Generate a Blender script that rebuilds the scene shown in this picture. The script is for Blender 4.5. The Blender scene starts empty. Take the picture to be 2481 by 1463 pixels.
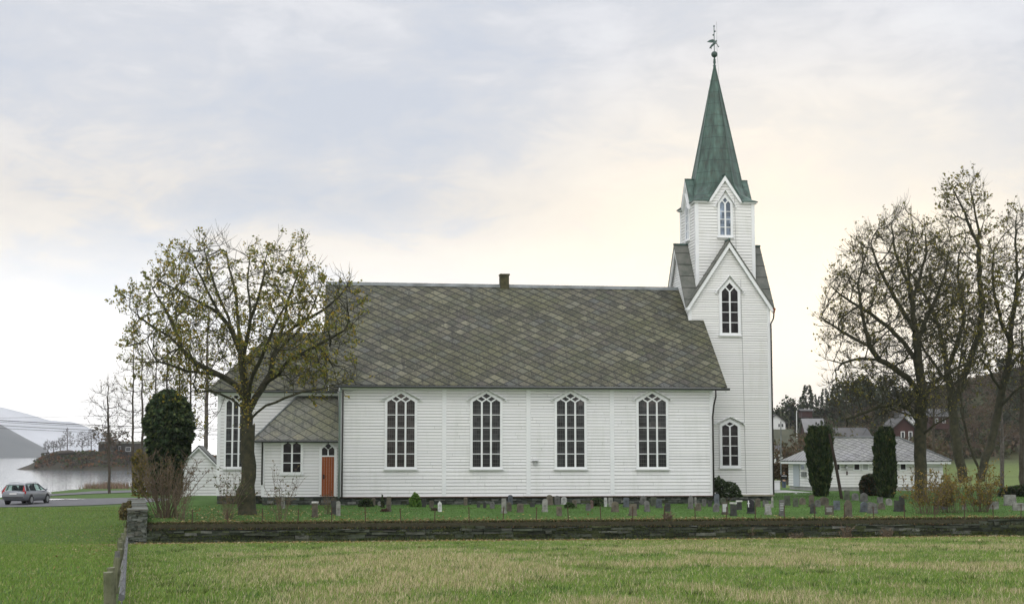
import bpy, bmesh, math, random
import numpy as np
from mathutils import Vector, Matrix
R = math.radians
random.seed(7); rng = np.random.default_rng(7)
S = bpy.context.scene
COL = S.collection

# ------------------------------------------------------------------ camera
FPX, PSI, YH = 3695.9, 0.143, 1103.2
PIT = math.atan((YH - 731.5) / FPX)
cam_d = bpy.data.cameras.new('camera'); cam = bpy.data.objects.new('camera', cam_d); COL.objects.link(cam)
cam_d.sensor_width = 36; cam_d.lens = 36 * FPX / 2481; cam_d.clip_start = 0.5; cam_d.clip_end = 40000
cam.rotation_euler = (math.pi / 2 + PIT, 0, -PSI); cam.location = (0, 0, 0)
S.camera = cam
# ------------------------------------------------------------------ world / sky
SUN_AZ, SUN_EL = R(205), R(48)          # azimuth clockwise from +Y
W = bpy.data.worlds.new("World"); S.world = W; W.use_nodes = True
nt = W.node_tree; nt.nodes.clear()
def N(t, ty, **kw):
    n = t.nodes.new(ty)
    for k, v in kw.items(): setattr(n, k, v)
    return n
def ramp(t, fac, stops, interp='LINEAR'):
    r = N(t, 'ShaderNodeValToRGB'); cr = r.color_ramp; cr.interpolation = interp
    while len(cr.elements) < len(stops): cr.elements.new(0.5)
    for e, (p, c) in zip(cr.elements, stops):
        e.position = p; e.color = (*c, 1) if len(c) == 3 else c
    t.links.new(fac, r.inputs[0]); return r.outputs[0]
def mth(t, op, a, b=None, clamp=False):
    m = N(t, 'ShaderNodeMath', operation=op, use_clamp=clamp)
    for i, x in enumerate((a, b)):
        if x is None: continue
        if isinstance(x, (int, float)): m.inputs[i].default_value = x
        else: t.links.new(x, m.inputs[i])
    return m.outputs[0]
def mixc(t, fac, a, b, bt='MIX'):
    m = N(t, 'ShaderNodeMix', data_type='RGBA', blend_type=bt)
    for s, x in ((m.inputs[0], fac), (m.inputs[6], a), (m.inputs[7], b)):
        if isinstance(x, (int, float)): s.default_value = x
        elif isinstance(x, tuple): s.default_value = (*x, 1) if len(x) == 3 else x
        else: t.links.new(x, s)
    return m.outputs[2]
def noise(t, vec, scale, detail=4, rough=.55, dist=0):
    n = N(t, 'ShaderNodeTexNoise'); n.inputs['Scale'].default_value = scale; n.inputs['Detail'].default_value = detail
    n.inputs['Roughness'].default_value = rough; n.inputs['Distortion'].default_value = dist
    if vec is not None: t.links.new(vec, n.inputs['Vector'])
    return n.outputs['Fac']
sky = N(nt, 'ShaderNodeTexSky', sky_type='NISHITA', sun_disc=False)
sky.sun_elevation = SUN_EL; sky.sun_rotation = SUN_AZ
tc = N(nt, 'ShaderNodeTexCoord'); sep = N(nt, 'ShaderNodeSeparateXYZ'); nt.links.new(tc.outputs['Generated'], sep.inputs[0])
el = sep.outputs[2]
mp = N(nt, 'ShaderNodeMapping'); nt.links.new(tc.outputs['Generated'], mp.inputs[0])
mp.inputs['Rotation'].default_value = (0, R(7), 0); mp.inputs['Scale'].default_value = (1, 1, 2.5); mp.inputs['Location'].default_value = (3.1, 1.7, .4)
n1 = noise(nt, mp.outputs[0], 4.6, 7, .56, .5); n2 = noise(nt, mp.outputs[0], 15, 6, .62, .6)
dens = mth(nt, 'ADD', mth(nt, 'MULTIPLY', n1, .66), mth(nt, 'MULTIPLY', n2, .34))
K = 10.0     # colours are divided by the background strength (0.1)
c3 = lambda r, g, b: (r * K, g * K, b * K)
hi = ramp(nt, dens, [(.38, c3(.84, .85, .88)), (.47, c3(.77, .78, .82)), (.53, c3(.69, .71, .76)), (.62, c3(.62, .66, .74))])
lo = ramp(nt, dens, [(.38, c3(.99, .89, .74)), (.47, c3(.92, .84, .72)), (.53, c3(.78, .77, .76)), (.62, c3(.66, .70, .76))])
cl = mixc(nt, mth(nt, 'MULTIPLY', mth(nt, 'SUBTRACT', el, .10), 6.5, True), lo, hi)
# bright band at the horizon, warm where the low sun stands behind the cloud
hz = mth(nt, 'POWER', mth(nt, 'SUBTRACT', 1, mth(nt, 'MULTIPLY', el, 6.0), True), 1.5)
cl = mixc(nt, mth(nt, 'MULTIPLY', hz, .97, True), cl, c3(2.7, 2.65, 2.55))
gd = Vector((math.sin(R(18.6)) * math.cos(R(3.2)), math.cos(R(18.6)) * math.cos(R(3.2)), math.sin(R(3.2))))
vd = N(nt, 'ShaderNodeVectorMath', operation='DOT_PRODUCT'); nt.links.new(tc.outputs['Generated'], vd.inputs[0]); vd.inputs[1].default_value = gd
gl = mth(nt, 'POWER', mth(nt, 'MULTIPLY', mth(nt, 'SUBTRACT', vd.outputs['Value'], .962), 26, True), 2.2)
cl = mixc(nt, mth(nt, 'MULTIPLY', gl, .62), cl, c3(1.75, 1.45, .96))
# an overcast sky is brightest overhead
zen = mth(nt, 'MULTIPLY', mth(nt, 'SUBTRACT', el, .30), 2.2, True)
cl = mixc(nt, zen, cl, c3(1.30, 1.33, 1.42))
skc = mixc(nt, .97, sky.outputs[0], cl)
bg = N(nt, 'ShaderNodeBackground'); bg.inputs[1].default_value = 0.1
nt.links.new(skc, bg.inputs[0]); wo = N(nt, 'ShaderNodeOutputWorld'); nt.links.new(bg.outputs[0], wo.inputs[0])
# ------------------------------------------------------------------ sun lamp: added soft fill from behind the camera, wide and weak
sl = bpy.data.lights.new('added_fill', 'SUN'); so = bpy.data.objects.new('added_fill', sl); COL.objects.link(so)
sl.energy = 0.85; sl.angle = R(35); sl.color = (1, .96, .90)
sd = Vector((math.sin(SUN_AZ) * math.cos(SUN_EL), math.cos(SUN_AZ) * math.cos(SUN_EL), math.sin(SUN_EL)))
so.rotation_euler = sd.to_track_quat('Z', 'Y').to_euler(); so.location = (0, -30, 60)
vs = S.view_settings
S.display_settings.display_device = 'sRGB'; vs.view_transform = 'Standard'; vs.look = 'None'; vs.exposure = 0.08; vs.gamma = 1
S.cycles.max_bounces = 6; S.cycles.diffuse_bounces = 3; S.cycles.glossy_bounces = 3; S.cycles.transparent_max_bounces = 8
S.cycles.volume_bounces = 0

# ------------------------------------------------------------------ projection helpers: a picture point + a distance -> a place in the world
Fv = Vector((math.sin(PSI) * math.cos(PIT), math.cos(PSI) * math.cos(PIT), math.sin(PIT)))
Rv = Vector((math.cos(PSI), -math.sin(PSI), 0)); Uv = Rv.cross(Fv)
def ray(px, py): return Fv + Rv * ((px - 1240.5) / FPX) - Uv * ((py - 731.5) / FPX)
def atV(px, py, v): d = ray(px, py); return d * (v / d.y)
def atU(px, py, u): d = ray(px, py); return d * (u / d.x)
def atD(px, py, D):
    d = ray(px, py); return d * (D / (math.cos(PSI) * d.y + math.sin(PSI) * d.x))
# ------------------------------------------------------------------ terrain height
_lat = {}
def vnoise(x, y, seed=0):
    x = np.asarray(x, float); y = np.asarray(y, float)
    if seed not in _lat: _lat[seed] = np.random.default_rng(100 + seed).random((256, 256))
    L = _lat[seed]; xi = np.floor(x).astype(int); yi = np.floor(y).astype(int); fx = x - xi; fy = y - yi
    fx = fx * fx * (3 - 2 * fx); fy = fy * fy * (3 - 2 * fy)
    a = L[xi % 256, yi % 256]; b = L[(xi + 1) % 256, yi % 256]; c = L[xi % 256, (yi + 1) % 256]; d = L[(xi + 1) % 256, (yi + 1) % 256]
    return (a * (1 - fx) + b * fx) * (1 - fy) + (c * (1 - fx) + d * fx) * fy
def fbm(x, y, seed=0, o=3):
    s = 0; a = .5; t = 0
    for i in range(o): s = s + a * vnoise(np.asarray(x) * 2 ** i, np.asarray(y) * 2 ** i, seed + i); t += a; a *= .5
    return s / t
def sst(x, a, b):
    t = np.clip((x - a) / (b - a), 0, 1); return t * t * (3 - 2 * t)
VW0 = 62.0
def height(u, v):
    u = np.asarray(u, float); v = np.asarray(v, float)
    q_ = (-1.0 - 0.0378 * v + 3.43) / .10; f = -3.43 + .10 * np.where(q_ > 30, q_, np.log1p(np.exp(np.minimum(q_, 30)))) + .10 * (fbm(u * .13, v * .13, 3) - .5)
    f = f - .13 * sst(v, 53, 61.4) * (1 - sst(v, 63, 70))
    ter = -2.73 + .28 * np.clip((v - 62.4) / 14.0, 0, 1) + .05 * (fbm(u * .4, v * .4, 9) - .5)
    ter = ter - .8 * sst(v, 112, 135) * sst(u, 10, 24) - .95 * sst(v, 95, 120) * (1 - sst(u, 10, 24))
    edge = np.where(v < 79, sst(u, -.1016 * v + .25, -.1016 * v + .45), sst(u, -.1016 * v - .6, -.1016 * v + 4))
    m = sst(v, VW0 + .28, VW0 + .5) * edge
    h = f * (1 - m) + ter * m
    amp = np.clip(5.5 + (u - 140) * .23, 0, 70) * sst(u, 60, 135)
    amp = np.clip(10.5 + (u - 140) * .215, 0, 60) * sst(u, 60, 135) * (1 - sst(v, 480, 760)) * 1.0
    hl = amp * sst(v, 165, 430) + 5 * (fbm(u * .02, v * .02, 5) - .5) * sst(v, 170, 300) * sst(u, 60, 110)
    h = h + hl
    vsr = 131 + 46 * sst(u, -24.5, -20.5) + 900 * sst(u, 20, 60)
    h = h - 4.2 * sst(v, vsr - 3, vsr + 14)
    h = h - 30 * sst(v, 620, 900) - 3 * sst(-u, 60, 160)
    return h
def hgt(u, v): return float(height(u, v))
def hit(px, py, dmin=10, dmax=400):
    d = ray(px, py); D = dmin
    while D < dmax:
        p = d * (D / (math.cos(PSI) * d.y + math.sin(PSI) * d.x))
        if p.z <= hgt(p.x, p.y): break
        D += .15
    return Vector((p.x, p.y, hgt(p.x, p.y)))

# ------------------------------------------------------------------ materials
def mat(name, col, rough=.7, var=None, vscale=3, bump=0, bscale=20, attr=None, spec=.4, metal=0, vec='Object', detail=5, stretch=None):
    m = bpy.data.materials.new(name); m.use_nodes = True; t = m.node_tree; b = t.nodes['Principled BSDF']
    b.inputs['Roughness'].default_value = rough; b.inputs['Metallic'].default_value = metal
    b.inputs['Specular IOR Level'].default_value = spec
    c = N(t, 'ShaderNodeTexCoord').outputs[vec]
    if stretch:
        q = N(t, 'ShaderNodeMapping'); q.inputs['Scale'].default_value = stretch; t.links.new(c, q.inputs[0]); c = q.outputs[0]
    base = None
    if attr: base = N(t, 'ShaderNodeAttribute', attribute_name=attr).outputs['Color']
    if var is not None:
        f = noise(t, c, vscale, detail, .6)
        if attr: base = mixc(t, 1.0, base, ramp(t, f, [(.25, (1 - var,) * 3), (.75, (1 + var,) * 3)]), 'MULTIPLY')
        else: base = ramp(t, f, [(.32, col), (.68, var)])
    if base is not None: t.links.new(base, b.inputs['Base Color'])
    else: b.inputs['Base Color'].default_value = (*col, 1)
    if bump:
        bn = N(t, 'ShaderNodeBump'); bn.inputs['Strength'].default_value = bump; bn.inputs['Distance'].default_value = .03
        t.links.new(noise(t, c, bscale, 4), bn.inputs['Height']); t.links.new(bn.outputs[0], b.inputs['Normal'])
    return m
def slate_mat(name, w, h, cols, moss, line=.045, linec=(.028, .032, .022)):
    """diamond slates laid out in metres on the UV map; every slate has a tone of its own"""
    m = bpy.data.materials.new(name); m.use_nodes = True; t = m.node_tree; b = t.nodes['Principled BSDF']
    uv = N(t, 'ShaderNodeUVMap'); s = N(t, 'ShaderNodeSeparateXYZ'); t.links.new(uv.outputs[0], s.inputs[0])
    wob = noise(t, uv.outputs[0], .8, 2)
    x = mth(t, 'DIVIDE', mth(t, 'ADD', s.outputs[0], mth(t, 'MULTIPLY', wob, .10)), w); y = mth(t, 'DIVIDE', mth(t, 'ADD', s.outputs[1], mth(t, 'MULTIPLY', wob, .07)), h)
    p = mth(t, 'ADD', x, y); q = mth(t, 'SUBTRACT', x, y)
    cx = N(t, 'ShaderNodeCombineXYZ'); t.links.new(mth(t, 'FLOOR', p), cx.inputs[0]); t.links.new(mth(t, 'FLOOR', q), cx.inputs[1])
    wn = N(t, 'ShaderNodeTexWhiteNoise', noise_dimensions='2D'); t.links.new(cx.outputs[0], wn.inputs['Vector'])
    fp = mth(t, 'FRACT', p); fq = mth(t, 'FRACT', q)
    base = ramp(t, wn.outputs['Value'], [(i / (len(cols) - 1), c) for i, c in enumerate(cols)])
    big = noise(t, uv.outputs[0], .33, 4); fine = noise(t, uv.outputs[0], 9, 6, .7); spk = noise(t, uv.outputs[0], 16, 2, .5)
    mp = N(t, 'ShaderNodeMapping'); mp.inputs['Scale'].default_value = (2.2, .35, 1); t.links.new(uv.outputs[0], mp.inputs[0])
    strk = noise(t, mp.outputs[0], 2.0, 4, .6)
    base = mixc(t, mth(t, 'MULTIPLY', mth(t, 'SUBTRACT', mth(t, 'ADD', big, mth(t, 'MULTIPLY', fine, .6)), .62, True), 2.0, True), base, moss)
    base = mixc(t, mth(t, 'MULTIPLY', mth(t, 'SUBTRACT', strk, .52, True), 4.5, True), base, tuple(x * .42 for x in cols[1]))
    pat = noise(t, uv.outputs[0], .55, 5, .65, .4)
    base = mixc(t, mth(t, 'MULTIPLY', mth(t, 'SUBTRACT', pat, .53, True), 5.0, True), base, tuple(x * .5 for x in cols[1]))
    base = mixc(t, mth(t, 'MULTIPLY', mth(t, 'SUBTRACT', spk, .62, True), 7, True), base, (.34, .33, .24))
    base = mixc(t, 1.0, base, ramp(t, fine, [(.3, (.60,) * 3), (.7, (1.40,) * 3)]), 'MULTIPLY')
    l1 = mth(t, 'LESS_THAN', fq, line * 1.15); l2 = mth(t, 'LESS_THAN', fp, line * 1.7)
    base = mixc(t, mth(t, 'MULTIPLY', mth(t, 'MAXIMUM', mth(t, 'MULTIPLY', l1, .72), l2), .95), base, linec)
    t.links.new(base, b.inputs['Base Color']); b.inputs['Roughness'].default_value = .62; b.inputs['Specular IOR Level'].default_value = .35
    hh = mth(t, 'ADD', mth(t, 'MULTIPLY', fq, -1.0), mth(t, 'MULTIPLY', fp, -1.0))
    hh = mth(t, 'ADD', hh, mth(t, 'MULTIPLY', fine, .5))
    bn = N(t, 'ShaderNodeBump'); bn.inputs['Strength'].default_value = .5; bn.inputs['Distance'].default_value = .02
    t.links.new(hh, bn.inputs['Height']); t.links.new(bn.outputs[0], b.inputs['Normal'])
    return m
M = {}
def boards(name, c1, c2, dirt):
    m = bpy.data.materials.new(name); m.use_nodes = True; t = m.node_tree; b = t.nodes['Principled BSDF']
    c = N(t, 'ShaderNodeTexCoord').outputs['Object']
    q = N(t, 'ShaderNodeMapping'); q.inputs['Scale'].default_value = (.25, .25, 5); t.links.new(c, q.inputs[0])
    f = noise(t, q.outputs[0], 1.4, 5, .6); f2 = noise(t, c, .5, 4, .6)
    q2 = N(t, 'ShaderNodeMapping'); q2.inputs['Scale'].default_value = (2.5, 2.5, .25); t.links.new(c, q2.inputs[0])
    f3 = noise(t, q2.outputs[0], 1.0, 5, .65)
    base = ramp(t, f, [(.3, c1), (.7, c2)])
    base = mixc(t, mth(t, 'MULTIPLY', mth(t, 'SUBTRACT', mth(t, 'MULTIPLY', mth(t, 'ADD', f2, f3), .5), .51, True), 3.2, True), base, dirt)
    base = mixc(t, 1.0, base, N(t, 'ShaderNodeAttribute', attribute_name='Col').outputs['Color'], 'MULTIPLY')
    t.links.new(base, b.inputs['Base Color']); b.inputs['Roughness'].default_value = .55; b.inputs['Specular IOR Level'].default_value = .3
    return m
M['white'] = boards('white painted boards', (.76, .77, .78), (.82, .82, .82), (.62, .64, .60))
M['tower'] = boards('white tower boards', (.76, .765, .75), (.81, .81, .80), (.64, .64, .58))
M['trim'] = mat('white painted trim', (.74, .76, .77), .5, var=(.80, .81, .81), vscale=2)
M['groove'] = mat('shadow gap wood', (.40, .41, .40), .8)
M['slate'] = slate_mat('nave slate', .73, .55, [(.040, .040, .031), (.070, .068, .049), (.125, .116, .080), (.060, .053, .051), (.185, .177, .122), (.086, .090, .090), (.062, .067, .040)], (.085, .087, .034), .115, (.007, .009, .005))
M['slate_s'] = slate_mat('sacristy slate', .74, .66, [(.12, .125, .11), (.17, .17, .15), (.15, .15, .155), (.20, .19, .14)], (.16, .165, .085), .075, (.03, .035, .025))
M['slate_h'] = slate_mat('outbuilding slate', .60, .56, [(.24, .24, .24), (.30, .30, .30), (.27, .27, .28), (.33, .33, .32)], (.22, .23, .19), .09, (.05, .05, .05))
M['slab'] = mat('tower roof slates', (.075, .085, .07), .6, var=(.15, .15, .13), vscale=2.2, bump=.2, detail=6)
M['gut'] = mat('dark gutter', (.035, .04, .035), .5)
M['pipe_l'] = mat('grey green pipe', (.30, .36, .35), .5)
M['pipe_d'] = mat('dark brown pipe', (.035, .03, .028), .45)
M['zinc'] = mat('ridge flashing', (.20, .22, .22), .5, var=(.09, .10, .09), vscale=1.5)
M['copperdark'] = mat('dark copper', (.03, .05, .045), .45, var=(.06, .12, .10), vscale=6)
M['bark_orange'] = mat('door wood', (.30, .085, .022), .45, var=(.22, .055, .015), vscale=3, stretch=(6, 6, .6))
M['rust'] = mat('rusty iron', (.045, .028, .02), .8, var=(.09, .045, .025), vscale=9)
M['iron'] = mat('dark iron', (.02, .02, .02), .6)
def copper_mat():
    m = bpy.data.materials.new('green copper'); m.use_nodes = True; t = m.node_tree; b = t.nodes['Principled BSDF']
    c = N(t, 'ShaderNodeTexCoord').outputs['Object']
    q = N(t, 'ShaderNodeMapping'); q.inputs['Scale'].default_value = (2.6, 2.6, .30); t.links.new(c, q.inputs[0])
    f = noise(t, q.outputs[0], 1.3, 6, .62); g = noise(t, c, 3.2, 5, .6)
    base = ramp(t, f, [(.28, (.028, .038, .030)), (.42, (.042, .072, .058)), (.56, (.068, .122, .098)), (.74, (.105, .180, .146))])
    base = mixc(t, mth(t, 'MULTIPLY', mth(t, 'SUBTRACT', g, .5, True), 2.2, True), base, (.06, .062, .042))
    s = N(t, 'ShaderNodeSeparateXYZ'); t.links.new(c, s.inputs[0])
    seam = mth(t, 'LESS_THAN', mth(t, 'FRACT', mth(t, 'DIVIDE', s.outputs[2], .68)), .055)
    base = mixc(t, mth(t, 'MULTIPLY', seam, .7), base, (.02, .035, .03))
    t.links.new(base, b.inputs['Base Color']); b.inputs['Roughness'].default_value = .5; b.inputs['Metallic'].default_value = .15
    return m
M['copper'] = copper_mat()
def glass_mat(name, c, lead=None, reflect_tint=None):
    m = bpy.data.materials.new(name); m.use_nodes = True; t = m.node_tree; b = t.nodes['Principled BSDF']
    co = N(t, 'ShaderNodeTexCoord').outputs['Object']
    f = noise(t, co, .8, 3)
    base = ramp(t, f, [(.45, c), (.62, tuple(x * 2.2 for x in c)), (.74, (c[0] * 6.5, c[1] * 5.2, c[2] * 4.8))])  # paler pinkish patches: cloud reflections put into the glass colour
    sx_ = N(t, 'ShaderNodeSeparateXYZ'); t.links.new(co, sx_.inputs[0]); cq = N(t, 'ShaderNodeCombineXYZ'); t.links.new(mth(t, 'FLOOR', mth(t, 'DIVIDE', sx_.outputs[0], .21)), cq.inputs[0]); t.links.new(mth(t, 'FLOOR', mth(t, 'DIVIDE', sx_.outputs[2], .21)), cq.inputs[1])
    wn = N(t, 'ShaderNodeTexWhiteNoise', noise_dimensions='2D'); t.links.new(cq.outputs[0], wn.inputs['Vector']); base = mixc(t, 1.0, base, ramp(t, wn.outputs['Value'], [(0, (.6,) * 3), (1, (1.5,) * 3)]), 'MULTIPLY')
    if lead:
        s = N(t, 'ShaderNodeSeparateXYZ'); t.links.new(co, s.inputs[0])
        lx = mth(t, 'LESS_THAN', mth(t, 'FRACT', mth(t, 'DIVIDE', s.outputs[0], lead[0])), .13)
        lz = mth(t, 'LESS_THAN', mth(t, 'FRACT', mth(t, 'DIVIDE', s.outputs[2], lead[1])), .10)
        base = mixc(t, mth(t, 'MULTIPLY', mth(t, 'MAXIMUM', lx, lz), .8), base, (.09, .09, .085))
    t.links.new(base, b.inputs['Base Color']); b.inputs['Roughness'].default_value = .12; b.inputs['Specular IOR Level'].default_value = .13
    bn = N(t, 'ShaderNodeBump'); bn.inputs['Strength'].default_value = .25; bn.inputs['Distance'].default_value = .02
    t.links.new(noise(t, co, 3.5, 2), bn.inputs['Height']); t.links.new(bn.outputs[0], b.inputs['Normal'])
    return m
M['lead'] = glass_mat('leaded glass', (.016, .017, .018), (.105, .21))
M['lead_p'] = glass_mat('leaded glass with painted reflection', (.028, .024, .023), (.105, .21))  # paler, pinker base colour imitates reflected cloud in the first window
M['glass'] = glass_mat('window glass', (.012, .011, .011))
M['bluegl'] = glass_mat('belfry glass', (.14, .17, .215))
M['stone'] = mat('dry stone', (1, 1, 1), .85, var=.45, vscale=6, attr='Col', bump=.5, bscale=14)
M['grave'] = mat('gravestone', (1, 1, 1), .8, var=.62, vscale=5, attr='Col', bump=.3, bscale=22, detail=7)
M['polish'] = mat('polished black granite', (.012, .013, .018), .22, spec=.6)
M['plaque'] = mat('pale plaque', (.42, .43, .43), .6)
M['leaf'] = mat('leaves', (1, 1, 1), .6, var=.25, vscale=3, attr='Col', spec=.25)
def translucent(m, amt):
    t = m.node_tree; b = t.nodes['Principled BSDF']; o = t.nodes['Material Output']; tr = N(t, 'ShaderNodeBsdfTranslucent'); mx = N(t, 'ShaderNodeMixShader'); mx.inputs[0].default_value = amt
    t.links.new(b.inputs['Base Color'].links[0].from_socket, tr.inputs['Color']); t.links.new(b.outputs[0], mx.inputs[1]); t.links.new(tr.outputs[0], mx.inputs[2]); t.links.new(mx.outputs[0], o.inputs[0])
translucent(M['leaf'], .45)
M['needle'] = mat('needles', (1, 1, 1), .7, var=.35, vscale=2.5, attr='Col', spec=.15)
M['bark'] = mat('mossy bark', (.018, .021, .010), .9, var=(.060, .054, .028), vscale=4, bump=.6, bscale=18)
M['bark2'] = mat('brown bark', (.045, .036, .026), .9, var=(.085, .072, .052), vscale=6, bump=.4, bscale=18)
M['birch'] = mat('birch bark', (.06, .048, .04), .8, var=(.17, .15, .13), vscale=5)
M['twig'] = mat('twig wood', (.10, .075, .05), .9, var=(.16, .12, .08), vscale=8)
M['grass'] = mat('grass blades', (1, 1, 1), .7, attr='Col', spec=.15)
M['wood'] = mat('weathered post', (.10, .11, .06), .85, var=(.19, .19, .12), vscale=8, bump=.3)
M['wood_g'] = mat('grey post', (.09, .09, .08), .85, var=(.16, .16, .15), vscale=10)
M['asphalt'] = mat('asphalt', (.085, .085, .09), .8, var=(.13, .13, .132), vscale=1.2, bump=.2, bscale=40)
M['redwall'] = mat('red boards', (.068, .031, .026), .88, var=(.045, .025, .022), vscale=.6)
M['farwhite'] = mat('white boards far', (.66, .67, .66), .7)
M['roofgrey'] = mat('grey roof', (.06, .06, .06), .8, var=(.10, .098, .092), vscale=.5)
M['roofgreen'] = mat('mossy roof', (.055, .062, .038), .85, var=(.085, .085, .055), vscale=.5)
M['slabroof'] = mat('light slate roof', (.16, .16, .16), .7, var=(.22, .22, .215), vscale=.6)
M['farglass'] = mat('far glass', (.03, .035, .04), .2)
M['concrete'] = mat('pale concrete', (.30, .30, .29), .85, var=(.40, .40, .38), vscale=2)

# ------------------------------------------------------------------ mesh builder
class Fr:      # a wall frame: origin, direction along the wall, outward normal
    def __init__(s, o, a, n): s.o = Vector((o[0], o[1], 0)); s.a = Vector((a[0], a[1], 0)); s.n = Vector((n[0], n[1], 0))
    def p(s, a, z, d): q = s.o + s.a * a + s.n * d; return (q.x, q.y, z)
LOC = {}
class MB:
    def __init__(s): s.v = []; s.f = []; s.m = []; s.c = []; s.uv = {}
    def add(s, vs, fs, mi=0, col=None):
        o = len(s.v); s.v += [tuple(x) for x in vs]
        for f in fs: s.f.append([o + i for i in f]); s.m.append(mi); s.c.append(col)
    def prism(s, fr, poly, d0, d1, mi=0, col=None):
        n = len(poly); vs = [fr.p(a, z, d0) for a, z in poly] + [fr.p(a, z, d1) for a, z in poly]
        s.add(vs, [list(range(n))[::-1], list(range(n, 2 * n))] + [[i, (i + 1) % n, n + (i + 1) % n, n + i] for i in range(n)], mi, col)
    def rect(s, fr, a0, a1, z0, z1, d0, d1, mi=0, col=None): s.prism(fr, [(a0, z0), (a1, z0), (a1, z1), (a0, z1)], d0, d1, mi, col)
    def bar(s, fr, p, q, w, d0, d1, mi=0):
        t = Vector((q[0] - p[0], q[1] - p[1])); t.normalize(); n = Vector((-t.y, t.x)) * w / 2
        s.prism(fr, [(p[0] - n.x, p[1] - n.y), (q[0] - n.x, q[1] - n.y), (q[0] + n.x, q[1] + n.y), (p[0] + n.x, p[1] + n.y)], d0, d1, mi)
    def box(s, x0, x1, y0, y1, z0, z1, mi=0, col=None, jit=0):
        P = [(x, y, z) for z in (z0, z1) for y in (y0, y1) for x in (x0, x1)]
        if jit: P = [tuple(c + random.uniform(-jit, jit) for c in p) for p in P]
        s.add(P, [[0, 2, 3, 1], [4, 5, 7, 6], [0, 1, 5, 4], [2, 6, 7, 3], [0, 4, 6, 2], [1, 3, 7, 5]], mi, col)
    def tube(s, pts, rad, k=6, mi=0, col=None, cap=True):
        pts = [Vector(p) for p in pts]; rad = rad if isinstance(rad, (list, tuple)) else [rad] * len(pts)
        o = len(s.v); prev = None
        for i, p in enumerate(pts):
            t = (pts[min(i + 1, len(pts) - 1)] - pts[max(i - 1, 0)])
            if t.length < 1e-9: t = Vector((0, 0, 1))
            t.normalize()
            if prev is None: a = t.orthogonal().normalized()
            else:
                a = prev - t * prev.dot(t)
                a = a.normalized() if a.length > 1e-6 else t.orthogonal().normalized()
            prev = a; b = t.cross(a)
            for j in range(k):
                th = 2 * math.pi * j / k; s.v.append(tuple(p + (a * math.cos(th) + b * math.sin(th)) * rad[i]))
        for i in range(len(pts) - 1):
            for j in range(k):
                s.f.append([o + i * k + j, o + i * k + (j + 1) % k, o + (i + 1) * k + (j + 1) % k, o + (i + 1) * k + j]); s.m.append(mi); s.c.append(col)
        if cap:
            s.f.append([o + j for j in range(k)][::-1]); s.m.append(mi); s.c.append(col)
            e = o + (len(pts) - 1) * k; s.f.append([e + j for j in range(k)]); s.m.append(mi); s.c.append(col)
    def sphere(s, c, r, k=10, mi=0, col=None, sc=(1, 1, 1)):
        rings = k // 2 + 1; o = len(s.v)
        for i in range(rings):
            ph = math.pi * i / (rings - 1)
            for j in range(k):
                th = 2 * math.pi * j / k
                s.v.append((c[0] + r * sc[0] * math.sin(ph) * math.cos(th), c[1] + r * sc[1] * math.sin(ph) * math.sin(th), c[2] + r * sc[2] * math.cos(ph)))
        for i in range(rings - 1):
            for j in range(k):
                s.f.append([o + i * k + j, o + (i + 1) * k + j, o + (i + 1) * k + (j + 1) % k, o + i * k + (j + 1) % k]); s.m.append(mi); s.c.append(col)
    def slab(s, P, th, mi=0):
        """a roof plane: polygon P (seen from outside, anticlockwise), thickness below; UV in metres"""
        P = [Vector(p) for p in P]; n = Vector((0, 0, 0))
        for i in range(len(P)): n += P[i].cross(P[(i + 1) % len(P)])
        n.normalize()
        if n.z < 0: n = -n; P = P[::-1]
        e1 = Vector((0, 0, 1)).cross(n)
        e1 = e1.normalized() if e1.length > 1e-5 else Vector((1, 0, 0)); e2 = n.cross(e1)
        k = len(P); o = len(s.v); Q = [p - n * th for p in P]
        fs = [list(range(k)), list(range(k, 2 * k))[::-1]] + [[i, k + i, k + (i + 1) % k, (i + 1) % k] for i in range(k)]
        s.add(P + Q, fs, mi)
        for i, p in enumerate(P + Q): s.uv[o + i] = (p.dot(e1), p.dot(e2))
    def build(s, name, mats, parent=None, smooth=False, fix=True, bevel=0, loc=None):
        me = bpy.data.meshes.new(name); ml = mats if isinstance(mats, (list, tuple)) else [mats]
        off = Vector((0, 0, 0)); root = parent
        while root is not None and root.parent is not None: root = root.parent
        if root is not None: off = Vector(root.location)
        elif loc is not None: off = Vector(loc)
        va = np.array(s.v, float) - np.array(off)
        me.from_pydata(va.tolist(), [], s.f)
        for m in ml: me.materials.append(m)
        me.polygons.foreach_set('material_index', s.m)
        if any(c is not None for c in s.c):
            at = me.color_attributes.new('Col', 'FLOAT_COLOR', 'CORNER'); buf = np.empty((len(me.loops), 4), np.float32); i = 0
            for f, c in zip(s.f, s.c):
                cc = c if c is not None else (1, 1, 1); buf[i:i + len(f)] = (*cc, 1); i += len(f)
            at.data.foreach_set('color', buf.ravel())
        if s.uv:
            ul = me.uv_layers.new(name='UVMap'); li = np.empty(len(me.loops), np.int32); me.loops.foreach_get('vertex_index', li)
            ua = np.zeros((len(s.v), 2), np.float32)
            for k2, w in s.uv.items(): ua[k2] = w
            ul.data.foreach_set('uv', ua[li].ravel())
        if fix or bevel:
            bm = bmesh.new(); bm.from_mesh(me)
            if fix: bmesh.ops.recalc_face_normals(bm, faces=bm.faces)
            if bevel: bmesh.ops.bevel(bm, geom=[e for e in bm.edges if len(e.link_faces) == 2 and e.calc_face_angle(0) > .5], offset=bevel, segments=2, affect='EDGES')
            bm.to_mesh(me); bm.free()
        if smooth: me.polygons.foreach_set('use_smooth', [True] * len(me.polygons))
        o = bpy.data.objects.new(name, me); COL.objects.link(o)
        if parent is not None: o.parent = parent
        elif loc is not None: o.location = loc
        return o
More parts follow.
